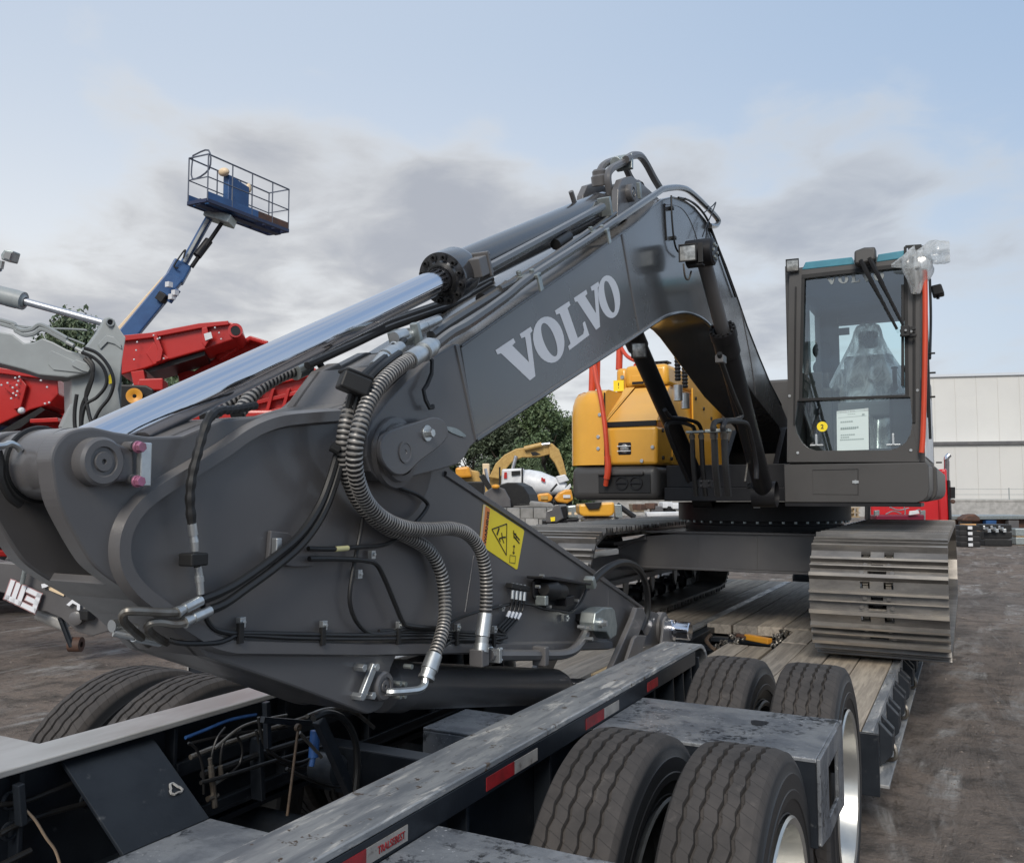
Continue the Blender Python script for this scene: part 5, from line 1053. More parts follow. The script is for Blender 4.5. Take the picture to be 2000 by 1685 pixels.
inkm = mat('faded_print', (.30, .38, .38), rough=.7)
for (s_, v, h) in (('VAN HEL', .30, .034), ('MACHINERIE', .46, .034), ('HAULING', .64, .03), ('SHEET', .71, .03), ('NOT A HAZMAT', .78, .026)):
    pass
for v, u0, u1, h in ((.27, .12, .52, .035), (.42, .12, .70, .045), (.46, .12, .62, .02), (.60, .12, .58, .03), (.66, .12, .40, .03), (.72, .10, .86, .028), (.12, .8, .9, .04), (.10, .35, .6, .012), (.17, .05, .95, .006)):
    n = max(1, int((u1 - u0) / .06)); 
    for k in range(n):
        a0 = u0 + (u1 - u0) * k / n; a1 = a0 + (u1 - u0) / n * (.8 if h > .01 else 1)
        b.add([pm(a0, v), pm(a1, v), pm(a1, v + h), pm(a0, v + h)], [(0, 1, 2, 3)])
b.build('print', inkm, pa, 0)
MB().add([pm(0, -.005), pm(1, -.005), pm(1, .065), pm(0, .065)], [(0, 1, 2, 3)]).build('tape', film2, pa, 0)
# wiper motor cover, arms, blade
b = MB().prism(Q([(1671, 522), (1671, 496), (1690, 489), (1712, 488), (1713, 512), (1690, 520)], YC - .01), (0, -.10, 0)); b.build('wiper_housing', cabp, cabo, 25, .015)
wy = YC - .07
for a, c2 in (((1681, 508), (1752, 643)), ((1698, 504), (1764, 635))):
    MB().tube([PY(a, wy - .03), PY((a[0] + 14, a[1] + 28), wy - .03), PY(((a[0] + c2[0]) / 2, (a[1] + c2[1]) / 2), wy - .01), PY(c2, wy + .02)], [.020, .018, .012, .011], 6).build('wiper_arm', plastic, cabo)
b = MB().beam(PY((1758, 648), wy), PY((1788, 640), wy), .03, .03).beam(PY((1758, 655), wy), PY((1790, 655), wy), .03, .02).box(PY((1768, 647), wy), (.06, .05, .08)); b.build('wiper_carriage', plastic, cabo, 0, .004)
for p in ((1769, 645), (1780, 647)): MB().cyl(PY(p, wy - .03), PY(p, wy - .045), .009, seg=8).build('carriage_screw', zinc, cabo)
MB().beam(PY((1763, 556), YC - .03), PY((1763, 754), YC - .03), .014, .02).build('wiper_blade', plastic, cabo, 0, .003)
for p in ((1542, 773), (1558, 884), (1779, 879), (1792, 762)): MB().cyl(PY(p, YC), PY(p, YC - .008), .011, seg=10).build('frame_screw', zinc, cabo)
for p in ((1595, 868), (1745, 867)):
    c = PY(p, YC + .03); MB().boxb(c.x - .05, c.x + .05, YC + .015, YC + .03, c.z - .012, c.z + .0).boxb(c.x - .008, c.x + .008, YC + .01, YC + .03, c.z - .01, c.z + .08).build('window_catch', zinc, cabo, 0, .003)
# roof front: two blue-film strips, lights
for a in ([(1566, 527), (1573, 512), (1664, 502), (1668, 516)], [(1712, 512), (1715, 497), (1766, 489), (1766, 504)]):
    MB().prism(Q(a, YC - .005), (0, .10, .01)).build('film_strip', teal, cabo, 0, .006)
wc_ = PY((1549, 520), YC); worklight(wc_ + V((0, -.03, 0)), (.1, -1, -.1), 0, .05, cabo)
for o_ in [o for o in COL.objects if o.parent is not None and o.parent.name.startswith('work_light') and o.parent.parent == cabo]: pass
wr_ = PY((1792, 492), YC); 
b = MB(); b.beam(PY((1768, 505), YC), PY((1768, 482), YC), .02, .02, (1, 0, 0)).beam(PY((1768, 482), YC), PY((1800, 480), YC), .02, .02).box(PY((1790, 495), YC), (.11, .08, .09)); b.build('lamp_guard', plastic, cabo, 0, .004)
# orange door-side grab rail, mirror, stays
MB().tube(spline(Q([(1806, 528), (1807, 600), (1806, 720), (1803, 840), (1800, 884)], YC - .05), 6), .019, 10).build('hand_rail', orange, cabo)
b = MB().prism(Q([(1817, 558), (1838, 553), (1845, 573), (1822, 578)], YC + .25), (0, .12, 0)); b.build('side_lamp', plastic, cabo, 0, .012)
MB().tube([PY((1832, 578), YC + .3), PY((1832, 584), YC + .3)], .012, 6).build('lamp_stem', plastic, cabo)
MB().tube(spline([PX(p, xcr + .035) for p in ((1816, 545), (1818, 620), (1816, 700))], 5), .012, 6).build('door_bar', plastic, cabo)
for y0_, z0_, z1_ in ((YC + .35, 2.15, 3.5), (YC + .12, 2.3, 3.45)): MB().tube([(xcr + .03, y0_, z0_), (xcr + .03, y0_, z1_)], .011, 6).build('door_bar', plastic, cabo)
for p in ((1820, 690), (1821, 728), (1820, 775), (1834, 903)): c = PX(p, xcr + .05); MB().box(c, (.05, .02, .014)).build('door_hinge', plastic, cabo, 0, .003)
MB().boxb(xcr - .0, xcr + .008, YC + .08, yb, 2.0, 2.58).build('cab_door', white_p, cabo, 0, .01)  # white paint stands in for the door's bright reflection
# side box below the cab
xs0, xs1 = PY((1532, 945), YC - .04).x, PY((1815, 945), YC - .04).x
zb0, zb1 = PY((1600, 981), YC - .04).z, PY((1600, 906), YC - .04).z
b = MB(); o = [(zb1, xs0), (zb1, xs1 - .02), (zb1 - .02, xs1), (zb0 + .10, xs1), (zb0 + .045, xs1 - .015), (zb0 + .015, xs1 - .045), (zb0, xs1 - .09), (zb0, xs0)]
b.prism([V((x, YC - .04, z)) for z, x in o], (0, .9, 0)); sb = b.build('side_box', cabp, EX, 25, .006)
b = MB(); b.prism([V((x + (.03 if x > -.6 else 0), YC + .865, z)) for z, x in o], (0, 3.0, 0)); b.build('side_step_box', cabp, EX, 25, .01)
dq2 = Q([(1587, 918), (1676, 916), (1676, 966), (1588, 965)], YC - .04)
MB().prism([p + V((0, -.004, 0)) for p in dq2], (0, .006, 0)).build('box_door', cabp, sb, 0, .002)
for a, c in zip(dq2[:3], dq2[1:3]): MB().beam(a + V((0, -.004, 0)), c + V((0, -.004, 0)), .007, .003).build('door_gap', blackp, sb, 0)
c = PY((1671, 941), YC - .046); MB().cyl(c, c + V((0, -.008, 0)), .014, seg=12).box(c, (.045, .01, .02)).build('door_lock', zinc, sb)
MB().boxb(xs0, xs1 - .06, YC - .03, YC + .5, zb0 - .03, zb0 - .002).build('box_underside', blackp, EX, 0)
# plastic bag tied round the roof lamp
vs = []; rings, seg = 18, 40
c_ = PY((1790, 505), YC - .06)
def bagpart(c, axis, L, prof, seed):
    rnd = random.Random(seed); ax = V(axis).normalized(); u = ax.orthogonal().normalized(); w = ax.cross(u); b = MB(); vs = []; n = 14; sg = 28; ph = [rnd.uniform(0, 6) for _ in range(5)]
    for i in range(n):
        t = i / (n - 1); j = t * (len(prof) - 1); k0 = min(int(j), len(prof) - 2); r = prof[k0] + (prof[k0 + 1] - prof[k0]) * (j - k0)
        for k in range(sg):
            a = 2 * math.pi * k / sg; rr = r * (1 + .22 * math.sin(3 * a + ph[0] + t * 3) + .13 * math.sin(5 * a + ph[1] - 4 * t) + .08 * math.sin(9 * a + ph[2] + 6 * t))
            vs.append(c + ax * (L * t) + (u * math.cos(a) + w * math.sin(a) * .7) * rr)
    return vs, [(i * sg + k, i * sg + (k + 1) % sg, (i + 1) * sg + (k + 1) % sg, (i + 1) * sg + k) for i in range(n - 1) for k in range(sg)]
b = MB()
p0, p1, p2, p3 = [PY(p, YC - .07) for p in ((1738, 512), (1792, 496), (1788, 578), (1855, 488))]
v_, f_ = bagpart(p1 + V((0, 0, .02)), p2 - p1, (p2 - p1).length, [.05, .11, .12, .09, .05, .03], 1); b.add(v_, f_)
v_, f_ = bagpart(p1, p3 - p1, (p3 - p1).length, [.03, .05, .09, .11, .10, .085], 2); b.add(v_, f_)
v_, f_ = bagpart(p1 + V((0, 0, -.03)), p0 - p1, (p0 - p1).length * .95, [.09, .085, .06, .035, .012], 3); b.add(v_, f_)
bag = b.build('plastic_bag', film2, None, 180); tag(bag, 'clear plastic bag wrapped and knotted round the lamp on the cab roof corner', 'plastic bag')
# ---- undercarriage
GY0, GY1, RT = 6.98, 10.9, .40
ZT = DZ + .47
def track_path(N):
    L = GY1 - GY0; per = 2 * L + 2 * math.pi * RT; out = []
    for i in range(N):
        s = per * (i + .35) / N
        if s < L: p = (GY1 - s, ZT + RT)
        elif s < L + math.pi * RT: a = (s - L) / RT; p = (GY0 - RT * math.sin(a), ZT + RT * math.cos(a))
        elif s < 2 * L + math.pi * RT: p = (GY0 + s - L - math.pi * RT, ZT - RT)
        else: a = (s - 2 * L - math.pi * RT) / RT; p = (GY1 + RT * math.sin(a), ZT - RT * math.cos(a))
        out.append(p)
    return out
NS = 43; tp_ = track_path(NS); SW = .90
pit = (V((0,) + tp_[10]) - V((0,) + tp_[9])).length
def shoe_mesh():
    h = pit / 2 + .003; t0, t1, g = -.012, .010, .050; W2 = SW / 2; b = MB()
    def pc(pl, a, c):
        o = len(b.f); b.prism([(a, y, z) for y, z in pl], (c - a, 0, 0)); n = len(pl)
        for i in range(n):
            if pl[i][1] > t1 + .012 and pl[(i + 1) % n][1] > t1 + .012: b.m[o + 2 + i] = 1
    def rib(y0, y1, k): return [(y0, t0), (y1, t0), (y1, t1), (y1 - .004, t1), (y1 - .008, k), (y0 + .008, k), (y0 + .004, t1), (y0, t1)]
    def plate(y0, y1): return [(y0, t0), (y1, t0), (y1, t1), (y0, t1)]
    g1, g2, g3 = (-.056, -.022), (.008, .034), (h - .044, h)
    for x0, x1, notch, small, large in ((.108, W2, 0, 0, 0), (.062, .108, 1, 0, 0), (.045, .062, 1, 0, 1), (.04, .045, 0, 0, 1), (-.04, .04, 0, 1, 1)):
        for a, c in (((x0, x1), (-x1, -x0)) if x0 > 0 else ((x0, x1),)):
            pc(plate(-h + (.052 if notch else 0), g1[0]), a, c); pc(rib(*g1, g), a, c); pc(rib(*g2, g), a, c); pc(rib(*g3, g + .004), a, c)
            if small: pc(plate(g1[1], g1[1] + .006), a, c)
            else: pc(plate(g1[1], g2[0]), a, c)
            if not large: pc(plate(g2[1], g3[0]), a, c)
            else: pc(plate(g2[1], g2[1] + .004), a, c)
    for y in ((g1[1] + g2[0]) / 2, (g2[1] + g3[0]) / 2):
        for x in (-.10 if y > .03 else -.078, .10 if y > .03 else .078): b.cyl((x, y, t1), (x, y, t1 + .014), .016, seg=6)
    return b.mesh('track_shoe', [trk, trkw], 25)
trkw = islandmat('worn_lit_grouser', ((.40, .36, .31), (.27, .25, .23)), rough=.38, metal=.6, scale=14, stretch=(.3, 1, 1))  # worn tips, their pale colour also standing in for weak rib shading
shm = shoe_mesh()
def track(xc, lab):
    b = MB()
    for i in range(NS):
        a, c = V((0,) + tp_[i]), V((0,) + tp_[(i + 1) % NS]); d = (c - a).normalized(); o = (a + c) / 2; nn = V((0, d.z, -d.y))
        nn = -V((0, -d.z, d.y)) if False else nn
        ctr = V((0, (GY0 + GY1) / 2, ZT)); 
        up = V((0, -d.z, d.y)); 
        if up.dot(o - ctr) < 0: up = -up
        R = Matrix((d.cross(up), d, up)).transposed()
        for sx in (-.075, .075): b.box(o + V((xc + sx, 0, 0)) - up * .055, (.035, pit * 1.1, .075), R)
        b.cyl(V((xc - .1, a.y, a.z)) - up * .055, V((xc + .1, a.y, a.z)) - up * .055, .026, seg=8)
    t = b.build('crawler_track', chain_m, EX, 0)
    for i in range(NS):
        a, c = V((0,) + tp_[i]), V((0,) + tp_[(i + 1) % NS]); d = (c - a).normalized(); o = (a + c) / 2; up = V((0, -d.z, d.y))
        if up.dot(o - V((0, (GY0 + GY1) / 2, ZT))) < 0: up = -up
        R = Matrix((d.cross(up), d, up)).transposed().to_4x4(); R.translation = V((xc, o.y, o.z))
        put('track_shoe', shm, t, R)
    # frame, idler, sprocket, rollers, guards
    b = MB(); b.prism([(xc - .17, 7.35, ZT + .16), (xc - .17, 10.4, ZT + .16), (xc - .17, 10.5, ZT - .10), (xc - .17, 7.35, ZT - .10)], (.34, 0, 0))
    b.prism([(xc - .13, 6.95, ZT + .12), (xc - .13, 7.4, ZT + .15), (xc - .13, 7.4, ZT - .12), (xc - .13, 6.95, ZT - .10)], (.03, 0, 0)); b.prism([(xc + .10, 6.95, ZT + .12), (xc + .10, 7.4, ZT + .15), (xc + .10, 7.4, ZT - .12), (xc + .10, 6.95, ZT - .10)], (.03, 0, 0))
    b.prism([(xc - .24, 7.6, ZT - .06), (xc - .24, 10.2, ZT - .06), (xc - .24, 10.2, ZT - .12), (xc - .24, 7.6, ZT - .12)], (.48, 0, 0))
    b.build('track_frame', paint, EX, 0, .01)
    MB().lathe((xc, GY0, ZT), NX, [(-.11, .12), (-.11, .29), (-.09, .31), (-.035, .31), (-.03, .335), (.03, .335), (.035, .31), (.09, .31), (.11, .29), (.11, .12)], 40).build('idler', blackp, EX)
    MB().lathe((xc, GY1, ZT), NX, [(-.12, .2), (-.1, .27), (-.04, .28), (-.035, .34), (.035, .34), (.04, .28), (.1, .27), (.12, .2), (.12, 0)], 36).build('sprocket', blackp, EX)
    for k in range(8):
        y = 7.5 + k * .40; MB().lathe((xc, y, DZ + .155), NX, [(-.15, .05), (-.12, .075), (-.03, .075), (-.03, .1), (.03, .1), (.03, .075), (.12, .075), (.15, .05)], 16).build('track_roller', blackp, EX)
        if k in (1, 3, 5, 7):
            for sx in (-.225, .205): MB().prism([(xc + sx, y + .10, ZT - .11), (xc + sx, y + .24, ZT - .11), (xc + sx, y + .22, ZT - .22), (xc + sx, y + .17, ZT - .29), (xc + sx, y + .12, ZT - .22)], (.02, 0, 0)).build('track_guide', trk, EX, 0, .003)
    for k in (8.2, 9.7): MB().cyl((xc - .12, k, ZT + .26), (xc + .12, k, ZT + .26), .06, seg=16).build('carrier_roller', blackp, EX)
XT1, XT2 = -.585, -3.20
track(XT1, 'R'); track(XT2, 'L')
b = MB(); yl = 8.05
leg = Q([(1186, 1072), (1205, 1058), (1262, 1047), (1330, 1041), (1600, 1044), (1600, 1118), (1440, 1112), (1190, 1112)], yl)
leg[0].x = leg[7].x = XT2 + .15; leg[4].x = leg[5].x = XT1 - .15
b.prism(leg, (0, .02, 0)); b.prism([p + V((0, 1.6, 0)) for p in leg], (0, .02, 0))
ztop_, zbot_ = leg[3].z, leg[6].z
b.prism([V((XT2 + .15, yl - .03, leg[0].z)), V((leg[2].x, yl - .03, leg[2].z)), V((leg[2].x, yl + 1.65, leg[2].z)), V((XT2 + .15, yl + 1.65, leg[0].z))], (0, 0, .02))
b.boxb(leg[2].x, XT1 - .15, yl - .03, yl + 1.65, ztop_ + .001, ztop_ + .021); b.boxb(XT2 + .15, XT1 - .15, yl - .02, yl + 1.64, zbot_ - .02, zbot_)
cb = b.build('car_body', paint, EX, 0, .005)
MB().cyl((XS, YS, ztop_), (XS, YS, 1.22), .72, seg=64).build('turret_base', paint, cb)
for p in ((1362, 1080), (1478, 1080)): MB().beam(PY((p[0], 1046), yl - .002), PY((p[0], 1112), yl - .002), .012, .004, (0, 1, 0)).build('weld_seam', paint, cb)
MB().beam(PY((1200, 1062), yl - .04), PY((1262, 1050), yl - .04), .03, .03).build('leg_gusset', paint, cb, 0, .004)
# ------------------------------------------------------------------ yard behind
FH = V((-math.sin(math.radians(27.7)), math.cos(math.radians(27.7)), 0))
RH = V((FH.y, -FH.x, 0))
def away(a=0.): return FH * math.cos(math.radians(a)) + RH * math.sin(math.radians(a))
def slab(name, pts, D, dep, m, par, a=0., bevel=0., smooth=0, label=None):
    return MB().prism([PD(p, D) for p in pts], away(a) * dep).build(name, m, par, smooth, bevel, label=label)
def bar(name, a, c, Da, Dc, r, m, par, seg=10): return MB().cyl(PD(a, Da), PD(c, Dc), r, seg=seg).build(name, m, par)
def rope(name, pts, D, r, m, par, k=6): return MB().tube(spline([PD(p, D) for p in pts], k), r, 6).build(name, m, par)
def gnd(px, D): p = PD((px, 965), D); p.z = 0; return p
# ---- pale grey excavator front on the left
G = 9.0
ge = thing('grey_excavator', 'pale grey excavator boom and stick with black hoses at the left edge', 'excavator', gnd(-300, 9.5))
slab('boom', [(-330, 560), (-60, 616), (0, 648), (24, 652), (47, 670), (66, 668), (83, 660), (104, 668), (130, 682), (166, 694), (177, 705), (178, 722), (166, 729), (133, 737), (76, 732), (47, 722), (0, 710), (-330, 650)], G - .12, .42, greym, ge, -22, .015)
slab('boom_rib', [(95, 690), (100, 684), (170, 716), (176, 722), (168, 729), (104, 722), (94, 712)], G - .135, .02, greym, ge, -22, .004)
slab('pin_lug', [(140, 708), (148, 702), (170, 710), (177, 718), (172, 727), (160, 724), (140, 714)], G - .16, .04, greym, ge, -22, .006)
for dy, dx in ((-8, 0), (-17, -4)): rope('boom_pipe', [(-330 + dx, 560 + dy), (0 + dx, 640 + dy), (30 + dx, 654 + dy), (47 + dx, 662 + dy), (66 + dx, 660 + dy), (83 + dx, 651 + dy), (110 + dx, 664 + dy), (135 + dx, 678 + dy)], G - .05, .022, greym, ge)
rope('boom_line', [(20, 634), (70, 640), (150, 643), (170, 645)], G + .2, .010, greym, ge)
rope('boom_line', [(40, 640), (72, 640), (120, 655), (165, 672)], G + .1, .010, greym, ge)
st_ = [(199, 634), (204, 622), (214, 618), (224, 624), (228, 634), (246, 659), (242, 682), (237, 717), (234, 748), (231, 760), (236, 796), (238, 840), (245, 960), (235, 1090), (180, 1090), (150, 960), (120, 832), (134, 800), (141, 788), (140, 737), (160, 690), (176, 670), (190, 651)]
slab('stick', st_, G, .10, greym, ge, -40, .012)
slab('stick', [(x - 2, y) for x, y in st_], G + .30, .10, greym, ge, -40, .012)
slab('stick_web', [(140, 737), (176, 672), (238, 700), (234, 960), (236, 1080), (180, 1080), (141, 900), (142, 800)], G + .05, .34, greym, ge, -40)
slab('stick_rib', [(192, 672), (208, 654), (222, 658), (236, 672), (238, 682), (224, 672), (210, 668), (196, 682)], G - .02, .02, greym, ge, -40, .006)
q = PD((214, 630), G - .01); MB().lathe(q, -away(-40), [(0, .042), (.03, .042), (.03, .03), (.0, .026)], 24).build('pin_boss', greym, ge)
MB().lathe(q, -away(-40), [(0.01, .026), (.012, 0)], 20).build('pin_end', blackp, ge)
cy = bar('cylinder', (-300, 500), (46, 588), G + .25, G + .25, .098, greym, ge, 20)
MB().lathe(PD((34, 585), G + .25), PD((46, 588), G + .25) - PD((34, 585), G + .25), [(-.1, .1), (.0, .1), (.06, .08), (.09, .05)], 24).build('gland', greym, cy)
bar('piston_rod', (46, 588), (204, 631), G + .25, G + .2, .040, chrome2, ge, 24)
slab('caution_label', [(211, 736), (219, 726), (221, 748), (213, 750)], G - .025, .004, yellow_decal, ge, -40)
for pts in ([(165, 680), (190, 690), (212, 715), (222, 745), (214, 775), (195, 800), (183, 825), (180, 850)], [(160, 688), (185, 700), (204, 722), (208, 750), (190, 775), (168, 790), (160, 820), (160, 850)], [(165, 700), (178, 715), (181, 735), (172, 765), (160, 795), (158, 830), (160, 850)], [(172, 700), (182, 715), (178, 740), (168, 770), (172, 800), (178, 822), (190, 840)], [(150, 770), (146, 800), (146, 830), (150, 850)]):
    rope('hydraulic_hose', pts, G - .22, .019, rubber, ge)
for p in ((130, 668), (148, 680), (155, 688), (165, 692)): bar('hose_fitting', p, (p[0] + 14, p[1] + 7), G - .2, G - .2, .022, greym, ge, 8)
slab('bucket', [(150, 1085), (235, 1085), (236, 1120), (200, 1140), (150, 1120)], G + .2, 1.0, greym, ge, -40, .02)
# its upper works, mostly outside the frame
slab('upper_body', [(-900, 700), (-420, 700), (-420, 1080), (-900, 1080)], G + .3, 2.4, greym, ge, -22, .05)
slab('track', [(-1000, 1120), (-330, 1120), (-300, 1200), (-330, 1285), (-1000, 1285)], G, .6, trk, ge, -22, .05)
# ---- dark implement arm with a logo
im = thing('implement_arm', 'dark grey implement linkage arm with white WB logo standing on dirt at left', 'implement', gnd(100, 9.3))
slab('arm', [(-160, 1060), (0, 1098), (75, 1104), (112, 1128), (140, 1152), (162, 1185), (200, 1190), (216, 1206), (212, 1232), (180, 1242), (150, 1234), (120, 1207), (90, 1194), (55, 1190), (15, 1160), (-160, 1110)], 8.8, .16, paint, im, 0, .01)
bar('roller', (78, 1195), (132, 1218), 9.0, 9.0, .085, wornl, im, 14)
MB().lathe(PD((152, 1206), 8.78), -away(), [(0, .07), (.05, .07), (.06, .05), (.06, 0)], 24).build('pivot', paint, im)
MB().lathe(PD((148, 1258), 8.95), RH, [(-.06, .03), (-.06, .075), (.06, .075), (.06, .03)], 24).build('wheel', rusty, im)
bar('strut', (118, 1205), (140, 1262), 8.9, 8.9, .03, trailer, im)
bar('lock_pin', (52, 1095), (43, 1140), 8.7, 8.7, .022, zincd, im)
MB().box(PD((170, 1200), 8.75), (.14, .10, .10)).build('coupler', plastic, im, 0, .01)
ub = (RH * .90 - V((0, 0, .42))).normalized(); vb_ = (V((0, 0, 1)) * .95 + RH * .30).normalized()
def logo(name, strokes, p, s, m, w, off=0.):
    b = MB(); o = PD(p, 8.76 - off)
    for st in strokes:
        q = [o + ub * (x * s) + vb_ * (y * s) for x, y in st]
        for a_, c_ in zip(q, q[1:]): d_ = (c_ - a_).normalized() * w * .5; b.beam(a_ - d_, c_ + d_, w, .006, FH)
    return b.build(name, m, im, 0)
WBs = [[(0, 1), (0, 0), (.84, 0), (.84, 1)], [(.42, 0), (.42, 1)], [(1.2, 1), (1.95, 1), (1.95, .5), (1.35, .5)], [(1.95, .5), (1.95, 0), (1.2, 0)]]
logo('logo_outline', WBs, (14, 1166), .155, mat('pale_pink', (.42, .24, .24), rough=.5), .064); logo('logo', WBs, (14, 1166), .155, white_decal, .046, .012)
label_text('9', .22, PD((77, 1142), 8.76), ub, vb_, white_decal, im, ext=.004, bold=.01)
label_text('A', .20, PD((132, 1180), 8.76), ub, vb_, white_decal, im, ext=.004, bold=.006)
slab('sticker', [(92, 1132), (112, 1130), (130, 1150), (124, 1164), (96, 1152)], 8.78, .006, cream_decal, im)
# ---- red processing plant: three conveyors
R1 = thing('red_conveyor', 'red steel conveyor boom rising behind the grey stick with a round end roller', 'conveyor', gnd(330, 14))
slab('frame', [(236, 656), (297, 650), (340, 640), (389, 633), (440, 627), (462, 632), (470, 645), (466, 660), (440, 668), (400, 682), (330, 702), (283, 719), (235, 732)], 13.6, 1.3, redm, R1, -14, .02)
slab('flange', [(238, 655), (297, 649), (389, 631), (446, 626), (446, 634), (389, 641), (297, 659), (238, 666)], 13.52, .1, redm, R1, -14, .01)
slab('web_plate', [(300, 668), (318, 690), (330, 700), (300, 712), (285, 690)], 13.55, .06, redm, R1, -14, .01)
for a in ([(297, 652), (306, 652), (318, 684), (314, 704), (304, 708), (308, 684)], [(394, 640), (404, 638), (410, 662), (400, 678), (394, 668)]): slab('stiffener', a, 13.5, .1, redm, R1, -14, .01)
slab('belt', [(283, 722), (330, 706), (400, 686), (400, 694), (330, 716), (290, 728)], 13.7, 1.0, rubber, R1, -14)
MB().lathe(PD((460, 646), 13.5), away(-14), [(-.05, .07), (-.05, .11), (1.3, .11), (1.3, 0)], 24).build('end_roller', redm, R1); MB().lathe(PD((460, 646), 13.44), away(-14), [(0, .07), (.0, 0)], 20).build('roller_bearing', blackp, R1)
slab('data_plate', [(398, 652), (412, 648), (415, 660), (401, 665)], 13.48, .01, white_p, R1, -14)
for p in ((300, 655), (308, 662), (312, 660), (268, 668), (266, 684), (262, 702), (320, 700), (428, 650), (432, 662), (420, 640)): MB().ball(PD(p, 13.5), .015, seg=6, rings=4).build('rivet', white_p, R1)
slab('support_leg', [(255, 726), (280, 722), (285, 750), (262, 756)], 13.6, .3, redm, R1, -14, .01); slab('guard_box', [(270, 740), (318, 738), (318, 762), (268, 762)], 13.4, .6, redm, R1, -14, .02)
slab('engine_box', [(232, 750), (285, 752), (300, 760), (300, 810), (232, 810)], 13.3, 1.6, plastic, R1, -14, .03)
MB().lathe(PD((262, 773), 13.2), away(-14), [(0, .12), (0, .09), (.03, .03)], 20).build('pulley', orange_m, R1)
slab('chassis', [(60, 800), (600, 800), (600, 1000), (60, 1000)], 14.2, 2.0, redm, R1, -14, .05)
slab('undercarriage', [(80, 1010), (560, 1010), (560, 1160), (80, 1160)], 14.2, 2.0, blackp, R1, -14, .1)
R2 = thing('red_conveyor', 'red bolted conveyor frame left of the grey stick above a black belt', 'conveyor', gnd(-30, 12.5))
slab('frame', [(-300, 680), (0, 722), (30, 726), (112, 740), (114, 770), (95, 790), (60, 800), (0, 828), (-300, 900)], 12.5, 1.2, redm, R2, -14, .02)
slab('flange', [(-300, 676), (0, 718), (112, 735), (112, 743), (0, 729), (-300, 690)], 12.4, .1, redm, R2, -14, .01)
slab('gusset', [(8, 758), (40, 738), (52, 752), (40, 796), (26, 800), (30, 775)], 12.42, .08, redm, R2, -14, .01)
slab('belt', [(-300, 910), (0, 842), (80, 795), (88, 800), (40, 835), (0, 850), (-300, 930)], 12.5, 1.0, rubber, R2, -14)
for p in ((3, 752), (15, 748), (25, 757), (33, 752), (38, 736), (36, 744), (26, 768), (34, 764), (22, 778), (32, 772), (80, 743), (92, 756), (88, 788), (96, 786), (30, 738)): MB().ball(PD(p, 12.38), .016, seg=6, rings=4).build('rivet', white_p, R2)
MB().ball(PD((42, 802), 12.3), .05, seg=8, rings=6).build('end_cap', white_p, R2)
slab('walkway', [(58, 818), (112, 815), (114, 824), (58, 826)], 12.2, .6, redm, R2, -14, .01)
slab('chassis', [(-400, 1005), (8, 1005), (16, 1070), (-400, 1070)], 12.6, 2.0, mat('navy_chassis', (.015, .022, .05), rough=.5), R2, -14, .03)
slab('side_skirt', [(-400, 1078), (42, 1074), (44, 1086), (-400, 1098)], 12.4, 2.0, redm, R2, -14, .02)
slab('track', [(-400, 1106), (80, 1104), (80, 1170), (-400, 1190)], 12.4, .5, blackp, R2, -14, .05)
R3 = thing('red_hopper', 'red ribbed feed hopper of a crusher seen under the chrome piston rod', 'hopper', gnd(500, 14.5))
slab('side', [(345, 722), (380, 724), (424, 697), (461, 668), (490, 657), (523, 668), (560, 690), (618, 720), (624, 745), (600, 800), (540, 815), (372, 822), (366, 790), (352, 760)], 14.6, .3, redm, R3, -14, .02)
slab('lip', [(420, 696), (488, 655), (525, 666), (520, 674), (488, 664), (430, 704)], 14.4, .3, redm, R3, -14, .02)
for x in (500, 530, 560, 588): slab('rib', [(x, 760), (x + 7, 757), (x - 6, 806), (x - 14, 808)], 14.45, .15, redm, R3, -14, .01)
for y in (745, 775, 800): slab('rail', [(470, y + 14), (612, y - 20), (612, y - 12), (470, y + 22)], 14.48, .1, redm, R3, -14, .01)
slab('chassis', [(340, 820), (640, 820), (640, 1080), (340, 1080)], 14.8, 2.0, redm, R3, -14, .03)
# ---- blue boom lift
BL = thing('boom_lift', 'blue telescopic boom lift with its work platform raised high against the clouds', 'boom lift', gnd(120, 20))
zf = 8.43
A_, D_, C_, B_ = [PZ(p, zf) for p in ((367, 398), (524, 457), (563, 451), (405, 391))]
b = MB()
for a, c in ((A_, D_), (D_, C_), (C_, B_), (B_, A_)): b.beam(a, c, .06, .08)
for k in range(1, 8): b.beam(A_.lerp(D_, k / 8), B_.lerp(C_, k / 8), .04, .05)
b.beam(A_.lerp(B_, .5), D_.lerp(C_, .5), .18, .14); b.build('platform_floor', mat('navy_paint', (.02, .03, .075), rough=.5), BL, 0)
b = MB(); m1, m2 = A_.lerp(D_, .05), A_.lerp(D_, .62); n1, n2 = B_.lerp(C_, .05), B_.lerp(C_, .62); b.prism([m1, m2, n2, n1], (0, 0, -.03)); b.build('floor_plate', bluem, BL, 0)
up = V((0, 0, 1))
def toe(a, c, m): MB().beam(a + up * .12, c + up * .12, .02, .18).build('toe_board', m, BL, 0)
toe(A_, D_.lerp(A_, .55), bluem); toe(B_, C_.lerp(B_, .4), bluem); toe(C_.lerp(B_, .4), C_, rusty); toe(C_, D_, rusty); toe(A_.lerp(D_, .45), A_.lerp(D_, .62), rusty)
railm = mat('rail_grey_blue', (.095, .11, .145), rough=.5)
def lerp4(u, v): return A_.lerp(D_, u).lerp(B_.lerp(C_, u), v)
for h, r in ((1.08, .020), (.55, .015)):
    loop = [A_, D_, C_, B_, A_]
    MB().tube([p + up * h for p in loop], r, 6).build('guard_rail', railm, BL)
for u, v in ((0, 0), (1, 0), (1, 1), (0, 1), (.33, 0), (.62, 0), (.52, 1), (.28, 1), (.78, 1)): MB().cyl(lerp4(u, v), lerp4(u, v) + up * 1.08, .016, seg=6).build('post', railm, BL)
